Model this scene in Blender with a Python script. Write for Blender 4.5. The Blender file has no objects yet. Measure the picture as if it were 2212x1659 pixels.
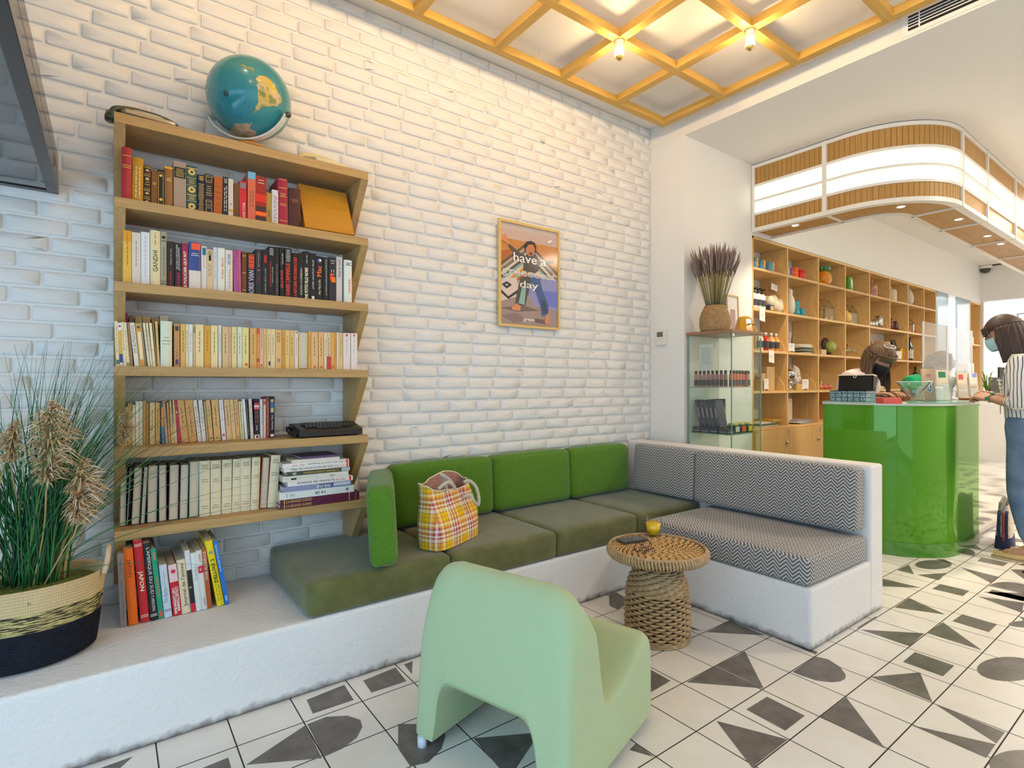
import bpy, bmesh, math, random
from mathutils import Vector, Matrix, Euler
R = random.Random(7)
PI = math.pi
sc = bpy.context.scene
COL = sc.collection
# ------------------------------------------------------------------ camera model (used for the camera and to turn measured sightings into places)
F_PX, CX, CY, CAMH = 1176.0, 1106.0, 830.0, 1.2
ANG = math.radians(53.45)
CA, SA = math.cos(ANG), math.sin(ANG)
def ray(u, v):
    r = (u - CX) / F_PX; d = -(v - CY) / F_PX
    return (CA + SA * r, SA - CA * r, d)
def onz(u, v, z):
    x, y, d = ray(u, v); t = (z - CAMH) / d
    return Vector((x * t, y * t, z))
def ony(u, v, Y):
    x, y, d = ray(u, v); t = Y / y
    return Vector((x * t, Y, CAMH + d * t))
def onx(u, v, X):
    x, y, d = ray(u, v); t = X / x
    return Vector((X, y * t, CAMH + d * t))
# ------------------------------------------------------------------ materials
MATS = {}
def newmat(name):
    m = bpy.data.materials.new(name); m.use_nodes = True
    nt = m.node_tree; nt.nodes.clear()
    out = nt.nodes.new('ShaderNodeOutputMaterial')
    return m, nt, out
def N(nt, typ, **kw):
    n = nt.nodes.new(typ)
    for k, v in kw.items():
        if k.startswith('i_'):
            n.inputs[k[2:].replace('_', ' ')].default_value = v
        else:
            setattr(n, k, v)
    return n
def mth(nt, op, a, b=None, c=None):
    n = nt.nodes.new('ShaderNodeMath'); n.operation = op
    for i, x in enumerate((a, b, c)):
        if x is None: continue
        if isinstance(x, (int, float)): n.inputs[i].default_value = x
        else: nt.links.new(x, n.inputs[i])
    return n.outputs[0]
def mixc(nt, f, a, b):
    n = nt.nodes.new('ShaderNodeMix'); n.data_type = 'RGBA'
    for s, x in ((n.inputs[0], f), (n.inputs[6], a), (n.inputs[7], b)):
        if isinstance(x, (int, float)): s.default_value = x
        elif isinstance(x, (tuple, list)): s.default_value = (x[0], x[1], x[2], 1)
        else: nt.links.new(x, s)
    return n.outputs[2]
def bsdf(nt, out, color, rough=.5, metal=0, spec=.5, coat=0, sheen=0, trans=0, alpha=1, ior=1.45):
    b = nt.nodes.new('ShaderNodeBsdfPrincipled')
    if isinstance(color, (tuple, list)): b.inputs['Base Color'].default_value = (color[0], color[1], color[2], 1)
    else: nt.links.new(color, b.inputs['Base Color'])
    if isinstance(rough, (int, float)): b.inputs['Roughness'].default_value = rough
    else: nt.links.new(rough, b.inputs['Roughness'])
    b.inputs['Metallic'].default_value = metal
    b.inputs['Specular IOR Level'].default_value = spec
    b.inputs['Coat Weight'].default_value = coat
    b.inputs['Coat Roughness'].default_value = .04
    b.inputs['Sheen Weight'].default_value = sheen
    b.inputs['Transmission Weight'].default_value = trans
    b.inputs['IOR'].default_value = ior
    b.inputs['Alpha'].default_value = alpha
    nt.links.new(b.outputs[0], out.inputs[0])
    return b
def coords(nt, kind='Object', scale=(1, 1, 1)):
    tc = nt.nodes.new('ShaderNodeTexCoord')
    mp = nt.nodes.new('ShaderNodeMapping'); mp.inputs['Scale'].default_value = scale
    nt.links.new(tc.outputs[kind], mp.inputs[0])
    return mp.outputs[0]
def noise(nt, vec, scale, detail=3, rough=.5):
    n = nt.nodes.new('ShaderNodeTexNoise')
    n.inputs['Scale'].default_value = scale; n.inputs['Detail'].default_value = detail; n.inputs['Roughness'].default_value = rough
    nt.links.new(vec, n.inputs['Vector'])
    return n.outputs['Fac']
def bump(nt, b, h, strength=.3, dist=.01):
    n = nt.nodes.new('ShaderNodeBump'); n.inputs['Strength'].default_value = strength; n.inputs['Distance'].default_value = dist
    nt.links.new(h, n.inputs['Height']); nt.links.new(n.outputs[0], b.inputs['Normal'])
def ramp(nt, f, lo, hi):
    n = nt.nodes.new('ShaderNodeMapRange'); n.inputs[1].default_value = lo; n.inputs[2].default_value = hi
    nt.links.new(f, n.inputs[0]); return n.outputs[0]
def flat(color, rough=.5, **kw):
    """a plain surface with a slight procedural variation of tone"""
    key = ('flat', tuple(round(c, 3) for c in color), rough, tuple(sorted(kw.items())))
    if key in MATS: return MATS[key]
    m, nt, out = newmat('paint')
    v = noise(nt, coords(nt), 30, 2)
    c2 = tuple(min(1, c * 1.06) for c in color); c1 = tuple(c * .93 for c in color)
    bsdf(nt, out, mixc(nt, v, c1, c2), rough, **kw)
    MATS[key] = m; return m
def plaster(name, c, bscale=60, bstr=.4, var=.05, rough=.75, dist=.004, dirt=False):
    m, nt, out = newmat(name)
    co = coords(nt)
    v = noise(nt, co, 3, 4)
    col = mixc(nt, v, tuple(x * (1 - var) for x in c), tuple(min(1, x * (1 + var)) for x in c))
    if dirt:   # scuffed grey stain band with a ragged edge just above the floor tiles
        s = nt.nodes.new('ShaderNodeSeparateXYZ'); nt.links.new(co, s.inputs[0])
        n2 = noise(nt, co, 25, 4)
        d = mth(nt, 'SUBTRACT', s.outputs[2], mth(nt, 'MULTIPLY', n2, .05))
        f = ramp(nt, d, .012, -.02)
        col = mixc(nt, f, col, (.22, .2, .19))
    b = bsdf(nt, out, col, rough, spec=.3)
    h = noise(nt, co, bscale, 5, .65)
    bump(nt, b, h, bstr, dist)
    return m
def wood(name, c, axis=0, scale=1., rough=.45, dark=.72, coat=0):
    m, nt, out = newmat(name)
    s = [14 * scale] * 3; s[axis] = .9 * scale
    co = coords(nt, 'Object', s)
    a = noise(nt, co, 4, 6, .6)
    s2 = [60 * scale] * 3; s2[axis] = 2.5 * scale
    fine = noise(nt, coords(nt, 'Object', s2), 6, 3, .6)
    f = mth(nt, 'ADD', mth(nt, 'MULTIPLY', a, .65), mth(nt, 'MULTIPLY', fine, .35))
    f = ramp(nt, f, .3, .7)
    col = mixc(nt, f, tuple(x * dark for x in c), tuple(min(1, x * 1.12) for x in c))
    b = bsdf(nt, out, col, rough, coat=coat)
    bump(nt, b, fine, .12, .002)
    return m
def cloth(name, c, wscale=700, var=.12, sheen=.3, rough=.9, bstr=.35, blot=0, c2=None):
    m, nt, out = newmat(name)
    co = coords(nt)
    w = nt.nodes.new('ShaderNodeTexNoise'); w.inputs['Scale'].default_value = wscale * .35; nt.links.new(co, w.inputs['Vector'])
    f = w.outputs['Fac']
    col = mixc(nt, ramp(nt, f, .3, .7), tuple(x * (1 - var * 2) for x in c), tuple(min(1, x * (1 + var * 2)) for x in c))
    if blot:
        n = noise(nt, co, 9, 4, .6)
        col = mixc(nt, ramp(nt, n, .45, .7), col, c2 or tuple(min(1, x * 1.5) for x in c))
    b = bsdf(nt, out, col, rough, spec=.2, sheen=sheen)
    bump(nt, b, f, bstr, .003)
    return m
def uvcoords(nt):
    tc = nt.nodes.new('ShaderNodeTexCoord'); s = nt.nodes.new('ShaderNodeSeparateXYZ')
    nt.links.new(tc.outputs['UV'], s.inputs[0])
    return s.outputs[0], s.outputs[1], tc.outputs['UV']
def emis(name, c, s):
    m, nt, out = newmat(name)
    e = nt.nodes.new('ShaderNodeEmission'); e.inputs[0].default_value = (*c, 1); e.inputs[1].default_value = s
    nt.links.new(e.outputs[0], out.inputs[0]); return m
def glass(name, tint=(.93, .97, .95), refl=1.0, rough=.02):
    """thin clear pane: mostly lets light through, mirrors at grazing angles"""
    m, nt, out = newmat(name)
    t = nt.nodes.new('ShaderNodeBsdfTransparent'); t.inputs[0].default_value = (*tint, 1)
    g = nt.nodes.new('ShaderNodeBsdfGlossy'); g.inputs['Roughness'].default_value = rough
    fr = nt.nodes.new('ShaderNodeLayerWeight'); fr.inputs[0].default_value = .5
    f5 = mth(nt, 'ADD', .04, mth(nt, 'MULTIPLY', .9, mth(nt, 'POWER', fr.outputs[1], 5)))
    mx = nt.nodes.new('ShaderNodeMixShader')
    nt.links.new(mth(nt, 'MULTIPLY', f5, refl), mx.inputs[0])
    nt.links.new(t.outputs[0], mx.inputs[1]); nt.links.new(g.outputs[0], mx.inputs[2])
    nt.links.new(mx.outputs[0], out.inputs[0]); return m
# ------------------------------------------------------------------ mesh building
class MB:
    def __init__(s): s.v = []; s.f = []; s.m = []; s.sm = []
    def add(s, vs, fs, mi=0, smooth=False, M=None):
        b = len(s.v)
        if M is not None: vs = [M @ Vector(p) for p in vs]
        s.v += [tuple(p) for p in vs]
        for f in fs:
            s.f.append(tuple(b + i for i in f)); s.m.append(mi); s.sm.append(smooth)
        return s
    def box(s, lo, hi, mi=0, M=None):
        x0, y0, z0 = lo; x1, y1, z1 = hi
        vs = [(x0,y0,z0),(x1,y0,z0),(x1,y1,z0),(x0,y1,z0),(x0,y0,z1),(x1,y0,z1),(x1,y1,z1),(x0,y1,z1)]
        fs = [(3,2,1,0),(4,5,6,7),(0,1,5,4),(1,2,6,5),(2,3,7,6),(3,0,4,7)]
        return s.add(vs, fs, mi, False, M)
    def quad(s, pts, mi=0, M=None): return s.add(pts, [tuple(range(len(pts)))], mi, False, M)
    def prism(s, poly, h0, h1, axis=2, mi=0, M=None):
        """extrude a 2-D polygon; axis is the direction of extrusion (2: xy polygon, 0: yz, 1: xz)"""
        n = len(poly)
        def P(a, b, h): return (a, b, h) if axis == 2 else ((h, a, b) if axis == 0 else (a, h, b))
        vs = [P(a, b, h0) for a, b in poly] + [P(a, b, h1) for a, b in poly]
        fs = [tuple(range(n))[::-1], tuple(range(n, 2 * n))] + [(i, (i + 1) % n, n + (i + 1) % n, n + i) for i in range(n)]
        return s.add(vs, fs, mi, False, M)
    def lathe(s, prof, c=(0, 0, 0), seg=24, mi=0, smooth=True, sx=1, sy=1, M=None, caps=True):
        vs = []; fs = []
        n = len(prof)
        for r, z in prof:
            for k in range(seg):
                a = 2 * PI * k / seg
                vs.append((c[0] + r * math.cos(a) * sx, c[1] + r * math.sin(a) * sy, c[2] + z))
        for i in range(n - 1):
            for k in range(seg):
                fs.append((i*seg+k, i*seg+(k+1)%seg, (i+1)*seg+(k+1)%seg, (i+1)*seg+k))
        if caps:
            if prof[0][0] > 1e-6: fs.append(tuple(range(seg))[::-1])
            if prof[-1][0] > 1e-6: fs.append(tuple((n-1)*seg+k for k in range(seg)))
        return s.add(vs, fs, mi, smooth, M)
    def ball(s, c, r, mi=0, seg=20, rings=12, sx=1, sy=1, sz=1, M=None):
        return s.lathe([(max(1e-5, r*math.sin(PI*i/rings)), -r*sz*math.cos(PI*i/rings)) for i in range(rings+1)], c, seg, mi, True, sx, sy, M, caps=False)
    def tube(s, path, r, mi=0, seg=8, closed=False, M=None, smooth=True):
        P = [Vector(p) for p in path]; n = len(P); vs = []; fs = []
        up = Vector((0, 0, 1)); prev = None
        for i in range(n):
            a = P[(i - 1) % n] if (closed or i > 0) else P[i]; b = P[(i + 1) % n] if (closed or i < n - 1) else P[i]
            t = (b - a)
            t = t.normalized() if t.length > 1e-9 else Vector((0, 0, 1))
            if prev is None:
                x = t.cross(up)
                if x.length < 1e-3: x = t.cross(Vector((1, 0, 0)))
            else:
                x = prev - t * prev.dot(t)
                if x.length < 1e-5: x = t.cross(up)
            x.normalize(); y = t.cross(x); prev = x
            rr = r[i] if isinstance(r, (list, tuple)) else r
            for k in range(seg):
                an = 2 * PI * k / seg
                vs.append(P[i] + x * (rr * math.cos(an)) + y * (rr * math.sin(an)))
        for i in range(n if closed else n - 1):
            j = (i + 1) % n
            for k in range(seg): fs.append((i*seg+k, i*seg+(k+1)%seg, j*seg+(k+1)%seg, j*seg+k))
        if not closed: fs.append(tuple(range(seg))[::-1]); fs.append(tuple((n-1)*seg+k for k in range(seg)))
        return s.add(vs, fs, mi, smooth, M)
    def surf(s, fn, nu, nv, mi=0, closeu=False, closev=False, smooth=True, M=None):
        vs = [fn(i / (nu if closeu else nu - 1), j / (nv if closev else nv - 1)) for i in range(nu) for j in range(nv)]
        fs = []
        for i in range(nu if closeu else nu - 1):
            for j in range(nv if closev else nv - 1):
                a = i*nv+j; b = i*nv+(j+1)%nv; c = ((i+1)%nu)*nv+(j+1)%nv; d = ((i+1)%nu)*nv+j
                fs.append((a, d, c, b))
        return s.add(vs, fs, mi, smooth, M)
    def rbox(s, c, size, r=.03, mi=0, M=None, n=4, bulge=0., seg=6):
        """a cushion-like rounded box centred on c: superellipse-rounded edges and softly bulging faces"""
        hx, hy, hz = (d / 2 for d in size)
        bm = bmesh.new(); bmesh.ops.create_cube(bm, size=2)
        bmesh.ops.subdivide_edges(bm, edges=bm.edges[:], cuts=seg * 2 - 1, use_grid_fill=True)
        idx = {}
        vs = []
        for v in bm.verts:
            p = Vector(v.co)
            # warp grid so that rows crowd near the edges
            q = Vector([math.copysign(1 - (1 - abs(k)) ** 1.6, k) for k in p])
            w = Vector((q.x * hx, q.y * hy, q.z * hz))
            core = Vector((max(-(hx - r), min(hx - r, w.x)), max(-(hy - r), min(hy - r, w.y)), max(-(hz - r), min(hz - r, w.z))))
            d = w - core
            # push to a rounded edge: use the cube-to-sphere direction in the corner zone
            if d.length > 1e-9:
                m_ = max(abs(d.x), abs(d.y), abs(d.z))
                d = d.normalized() * m_
            w = core + d
            if bulge:
                e = [max(0, 1 - (k * k)) for k in (p.x, p.y, p.z)]
                if p.z > .999: w.z += bulge * e[0] * e[1]
                if abs(p.x) > .999: w.x += math.copysign(bulge * .6 * e[1] * e[2], p.x)
                if abs(p.y) > .999: w.y += math.copysign(bulge * .6 * e[0] * e[2], p.y)
            idx[v] = len(vs); vs.append(w + Vector(c))
        fs = [tuple(idx[v] for v in f.verts) for f in bm.faces]
        bm.free()
        return s.add(vs, fs, mi, True, M)
    def text(s, body, size, M, mi=0, align='CENTER', extrude=0., sx=1., outline=None, shear=0):
        v, f = text_geo(body, size, align, extrude, sx, outline, shear)
        return s.add(v, f, mi, False, M)
    def build(s, name, mats, parent=None, loc=None, uv=None, auto=None):
        me = bpy.data.meshes.new(name)
        me.from_pydata(s.v, [], s.f)
        if not isinstance(mats, (list, tuple)): mats = [mats]
        for m in mats: me.materials.append(m)
        me.polygons.foreach_set('material_index', s.m)
        me.polygons.foreach_set('use_smooth', s.sm)
        if uv == 'box':
            ul = me.uv_layers.new(name='UVMap')
            for p in me.polygons:
                n = p.normal; ax = max(range(3), key=lambda k: abs(n[k]))
                for li in p.loop_indices:
                    co = me.vertices[me.loops[li].vertex_index].co
                    ul.data[li].uv = (co.y, co.z) if ax == 0 else ((co.x, co.z) if ax == 1 else (co.x, co.y))
        me.update()
        o = bpy.data.objects.new(name, me); COL.objects.link(o)
        if parent is not None: o.parent = parent
        if loc is not None: o.location = loc
        return o
TXT = {}
def text_geo(body, size, align='CENTER', extrude=0., sx=1., outline=None, shear=0):
    key = (body, round(size, 5), align, extrude, round(sx, 3), outline, shear)
    if key in TXT: return TXT[key]
    cu = bpy.data.curves.new('t', 'FONT'); cu.body = body; cu.size = size; cu.align_x = align; cu.align_y = 'CENTER'
    cu.extrude = extrude; cu.resolution_u = 2; cu.shear = shear
    if outline: cu.fill_mode = 'NONE'; cu.bevel_depth = outline; cu.bevel_resolution = 0
    o = bpy.data.objects.new('t', cu); COL.objects.link(o)
    dg = bpy.context.evaluated_depsgraph_get()
    me = o.evaluated_get(dg).to_mesh()
    vs = [(v.co.x * sx, v.co.y, v.co.z) for v in me.vertices]; fs = [tuple(p.vertices) for p in me.polygons]
    o.evaluated_get(dg).to_mesh_clear()
    bpy.data.objects.remove(o); bpy.data.curves.remove(cu)
    TXT[key] = (vs, fs); return vs, fs
def fit_text(body, wid, hei):
    """size and x-stretch that make a line of text span wid x hei"""
    v, f = text_geo(body, 1.)
    if not v: return hei, 1
    xs = [p[0] for p in v]; ys = [p[1] for p in v]
    h = max(ys) - min(ys); w = max(xs) - min(xs)
    size = hei / max(h, .3)
    return size, min(1.8, max(.35, wid / max(1e-6, w * size)))
def basis(o, x, y, z=None):
    x = Vector(x); y = Vector(y); z = Vector(z) if z is not None else x.cross(y)
    M = Matrix.Identity(4)
    for i in range(3): M[i][0] = x[i]; M[i][1] = y[i]; M[i][2] = z[i]; M[i][3] = o[i]
    return M
def T(x, y, z, rz=0., rx=0., ry=0., s=1.):
    return Matrix.Translation((x, y, z)) @ Euler((rx, ry, rz)).to_matrix().to_4x4() @ Matrix.Scale(s, 4)
# ------------------------------------------------------------------ scene tree
def tag(o, label, cat, group=None, kind=None):
    o['label'] = label; o['category'] = cat
    if group: o['group'] = group
    if kind: o['kind'] = kind
    return o
def thing(name, label, cat, loc=(0, 0, 0), rz=0., group=None):
    o = bpy.data.objects.new(name, None); COL.objects.link(o)
    o.empty_display_size = .05
    o.location = loc; o.rotation_euler = (0, 0, rz)
    return tag(o, label, cat, group)
def struct(o): o['kind'] = 'structure'; return o
def one(mb, name, mats, label, cat, group=None, loc=None, uv=None):
    return tag(mb.build(name, mats, None, loc, uv), label, cat, group)
def bevel(o, w=.003, seg=2, ang=40):
    b = o.modifiers.new('bevel', 'BEVEL'); b.width = w; b.segments = seg; b.limit_method = 'ANGLE'; b.angle_limit = math.radians(ang)
    return o
def subsurf(o, n=1):
    b = o.modifiers.new('sub', 'SUBSURF'); b.levels = n; b.render_levels = n; return o
def ordinal(n):
    w = ['first','second','third','fourth','fifth','sixth','seventh','eighth','ninth','tenth','eleventh','twelfth','thirteenth','fourteenth','fifteenth','sixteenth','seventeenth','eighteenth','nineteenth','twentieth']
    if n <= 20: return w[n - 1]
    tens = {20:'twenty',30:'thirty',40:'forty',50:'fifty'}
    tt = {20:'twentieth',30:'thirtieth',40:'fortieth',50:'fiftieth'}
    return tt[n] if n % 10 == 0 else tens[n // 10 * 10] + '-' + w[n % 10 - 1]
# ================================================================== materials of the place
M_ = {}
M_['brick'] = plaster('white_painted_brick', (.80, .775, .75), 90, .5, .04, .6, .004)
M_['plaster'] = plaster('rough_white_plaster', (.80, .79, .79), 55, .9, .04, .8, .006, dirt=True)
M_['paint'] = plaster('white_wall_paint', (.80, .79, .77), 200, .1, .02, .6, .002)
M_['ceil'] = plaster('ceiling_paint', (.80, .77, .73), 200, .08, .02, .7, .002)
M_['oak'] = wood('oak_veneer', (.50, .31, .12), 0, 1., .45)
M_['oakv'] = wood('oak_veneer_upright', (.50, .31, .12), 2, 1., .45)
M_['beech'] = wood('light_beech', (.74, .46, .17), 0, 1., .42, .8)
M_['beechv'] = wood('light_beech_upright', (.72, .43, .15), 2, 1., .42, .8)
M_['pine'] = wood('honey_pine', (.62, .37, .085), 0, 1., .45)
M_['piney'] = wood('honey_pine_cross', (.62, .37, .085), 1, 1., .45)
M_['white'] = flat((.82, .82, .80), .4)
M_['black'] = flat((.012, .012, .014), .35)
M_['dark'] = flat((.03, .03, .033), .4)
M_['steel'] = flat((.55, .55, .56), .25, metal=1.)
M_['brass'] = flat((.75, .52, .14), .2, metal=1.)
M_['paper'] = flat((.82, .80, .74), .8)
M_['grey'] = flat((.35, .35, .36), .5)
M_['cream'] = flat((.80, .70, .50), .6)
M_['glass'] = glass('clear_glass', (.94, .98, .96))
M_['glass_g'] = glass('greenish_glass', (.955, .985, .97))
M_['glass_edge'] = flat((.16, .42, .34), .15)
# ================================================================== floor of patterned cement tiles
def floor_tiles():
    m, nt, out = newmat('pale_cement_tile')
    co = coords(nt); v = noise(nt, co, 5, 5, .6); v2 = noise(nt, co, 40, 4)
    col = mixc(nt, ramp(nt, v, .35, .7), (.74, .70, .645), (.80, .775, .74))
    b = bsdf(nt, out, col, .36, spec=.4)
    bump(nt, b, v2, .05, .002)
    d, nt, out = newmat('charcoal_cement_tile')
    co = coords(nt); v = noise(nt, co, 12, 6, .65)
    bsdf(nt, out, mixc(nt, ramp(nt, v, .3, .75), (.095, .085, .08), (.20, .185, .175)), .33, spec=.4)
    g = flat((.05, .043, .038), .8)
    mb = MB()
    x0, y0, p = 1.847, .9175, .2150
    mb.quad([(-1.6, -2.7, -.0015), (14.2, -2.7, -.0015), (14.2, 5, -.0015), (-1.6, 5, -.0015)], 2)
    rr = random.Random(3)
    ghx = .0022
    shapes = []
    for i in range(-16, 58):
        for j in range(-17, 9):
            a = x0 + i * p; b_ = y0 + j * p
            if a > 11.2 or a + p < -1.5: continue
            if b_ > 2.17 and a < 3.3: continue
            mb.quad([(a + ghx, b_ + ghx, 0), (a + p - ghx, b_ + ghx, 0), (a + p - ghx, b_ + p - ghx, 0), (a + ghx, b_ + p - ghx, 0)], 0)
            vis = (.2 < a + p / 2 < 4.75) and (b_ > .25 * a - .25) and b_ > .2
            if not vis: shapes.append((a, b_))
    def loc(a, b_, pts): mb.quad([(a + x * p, b_ + y * p, .0005) for x, y in pts], 1)
    for a, b_ in shapes:
        k = rr.random()
        if k < .42: continue
        if k < .56: loc(a, b_, [(.15, .3), (.85, .3), (.85, .7), (.15, .7)] if rr.random() < .6 else [(.3, .15), (.7, .15), (.7, .85), (.3, .85)])
        elif k < .82:
            c = rr.choice([[(.02, .02), (.98, .02), (.5, .98)], [(.02, .02), (.98, .5), (.02, .98)], [(.98, .02), (.98, .98), (.02, .5)], [(.02, .98), (.5, .02), (.98, .98)]])
            loc(a, b_, c)
        elif k < .92: loc(a, b_, [(.02 + .9 * math.sin(t * PI / 12), .5 - .48 * math.cos(t * PI / 12)) for t in range(13)])
        else: loc(a, b_, [(.5 + .46 * math.cos(t * PI / 10), .5 + .3 * math.sin(t * PI / 10)) for t in range(20)])
    def el(cx, cy, rx, ry, n=22): return [(cx + rx * math.cos(2 * PI * k / n), cy + ry * math.sin(2 * PI * k / n)) for k in range(n)]
    A = [ # shapes seen on the right of the armchair
     [(700,885),(922,997),(808,1085),(578,960)], [(402,1027),(822,1137),(612,1303)], [(228,800),(395,705),(676,836)], [(398,704),(570,618),(680,836)],
     [(345,505),(480,437),(690,524)], [(232,465),(318,498),(232,485)], [(725,527),(1000,622),(985,636)],
     [(850,740),(985,648),(1060,665),(1130,710),(1163,755),(1160,780),(1130,795),(1075,800),(990,790),(915,765)],
     [(1015,1003),(1165,887),(1395,1190)], [(1310,768),(1600,742),(1672,915)], [(1570,622),(1802,702),(1735,765),(1500,680)],
     [(1250,490),(1625,512),(1538,588)], [(1640,510),(1735,447),(1965,612)], [(1450,360),(1535,303),(1750,402)], [(1850,400),(2053,460),(2005,505),(1790,440)],
     [(1380,190),(1610,245),(1380,235)], [(1720,222),(1890,262),(1852,293),(1672,250)], [(1935,293),(2212,332),(2200,392)], [(1970,268),(2212,275),(2240,330)],
     [(1465,140),(1535,108),(1565,165)], [(1585,168),(1755,157),(1710,200)], el(1678,108,108,27), [(1690,75),(1740,75),(1812,110)],
     [(1837,123),(2065,180),(2015,215)], [(1960,67),(2120,97),(2090,117),(1938,87)], [(2130,135),(2290,140),(2230,205)],
     el(2120,722,186,72), [(1550,1052),(2045,1165),(1990,1245)], [(1685,927),(2100,1095),(2050,1160)], el(2190,1280,185,82), el(2260,458,140,22), [(1228,480),(1340,412),(1352,418),(1242,486)]]
    for q in A: mb.quad([tuple(onz(1400 + .3671 * x, 1180 + .3671 * y, .0005)) for x, y in q], 1)
    B = [[(1465,690),(1645,617),(1690,690),(1495,755)], [(1735,597),(1890,535),(1942,600),(1775,655)], [(1175,1000),(1460,810),(1538,968)],
     [(1468,806),(1560,770),(1660,765),(1722,785),(1731,820),(1705,870),(1640,920),(1548,962)], [(960,1018),(1090,965),(1112,1040),(985,1085)], [(480,1015),(635,960),(575,1015)],
     [(1930,520),(1972,505),(1968,568)]]
    for q in B: mb.quad([tuple(onz(.4521 * x, 1200 + .4521 * y, .0005)) for x, y in q], 1)
    C = [[(0,1212),(130,1213),(255,1218),(318,1255),(322,1300),(295,1385),(205,1475),(85,1505),(0,1380)], [(515,1310),(968,1270),(755,1590)], [(1580,1390),(1625,1342),(1745,1437)],
     [(1440,330),(1490,315),(1560,355),(1560,395),(1500,432),(1442,405)], [(1720,840),(1860,918),(1720,1000)]]
    for q in C: mb.quad([tuple(onz(860 + .31646 * x, 1180 + .31646 * y, .0005)) for x, y in q], 1)
    struct(mb.build('floor', [m, d, g]))
floor_tiles()
# ================================================================== walls and ceilings
YW, XC, YC, ZH, ZL = 2.83, 3.461, 2.505, 3.22, 3.063
def brick_wall():
    mb = MB(); rr = random.Random(11)
    x0, x1, z0, z1 = -1.5, XC, .2, ZH
    mb.box((x0, YW, 0), (x1, YW + .12, ZH))
    ph, jt = .0686, .011
    z = .2835; row = 0
    while z < z1 - .02:
        h = min(ph - jt, z1 - .004 - z)
        x = x0 + (-.11 if row % 2 else 0) - rr.random() * .03
        while x < x1 - .01:
            L = .205 + rr.uniform(-.022, .014)
            a = max(x, x0 + .002); b = min(x + L - jt, x1 - .004); x += L
            if b - a < .025: continue
            P = .0095 + rr.random() * .003
            tilt = rr.uniform(-.003, .003)
            c0 = .005 + rr.random() * .010; hh = h / 2
            def loop(ins, dep, jit):
                pts = []
                X0, X1, Z0, Z1 = a + ins, b - ins, z + ins, z + h - ins
                cr = [min(hh * .7, max(.002, (c0 if rr.random() < .3 else .003))) for _ in range(4)]
                for (cx_, cz_, sx_, sz_, r_) in ((X1, Z0, 1, -1, cr[0]), (X1, Z1, 1, 1, cr[1]), (X0, Z1, -1, 1, cr[2]), (X0, Z0, -1, -1, cr[3])):
                    for q in ((0, 1, 2) if sx_ * sz_ > 0 else (2, 1, 0)):
                        t = q / 2 * PI / 2
                        pts.append((cx_ - sx_ * r_ + sx_ * r_ * math.cos(t) + rr.uniform(-jit, jit), YW - dep, cz_ - sz_ * r_ + sz_ * r_ * math.sin(t) + rr.uniform(-jit, jit)))
                    if sx_ * sz_ > 0 and sz_ > 0:   # extra wobbling points along the top edge
                        for f in (.75, .5, .25): pts.append((X0 + (X1 - X0) * f, YW - dep, Z1 + rr.uniform(-jit, jit) * 1.5))
                    if sx_ * sz_ > 0 and sz_ < 0:
                        for f in (.25, .5, .75): pts.append((X0 + (X1 - X0) * f, YW - dep, Z0 + rr.uniform(-jit, jit) * 1.5))
                return pts
            L0 = loop(0, -.001, .0); n = len(L0)
            st = rr.getstate()
            L1 = loop(.0010, P * .75, .0008); L2 = loop(.0042, P + tilt * .2, .0009)
            vs = L0 + L1 + L2; fs = []
            for k in range(2):
                for i in range(n): fs.append((k*n+i, (k+1)*n+i, (k+1)*n+(i+1)%n, k*n+(i+1)%n))
            fs.append(tuple(2*n+i for i in range(n))[::-1])
            vs.append(((a + b) / 2, YW - P - .001, z + hh))
            fs.pop()
            for i in range(n): fs.append((2*n+i, len(vs)-1, 2*n+(i+1)%n))
            mb.add(vs, fs, 0, True)
        z += ph; row += 1
    struct(mb.build('wall_back', M_['brick']))
brick_wall()
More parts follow.
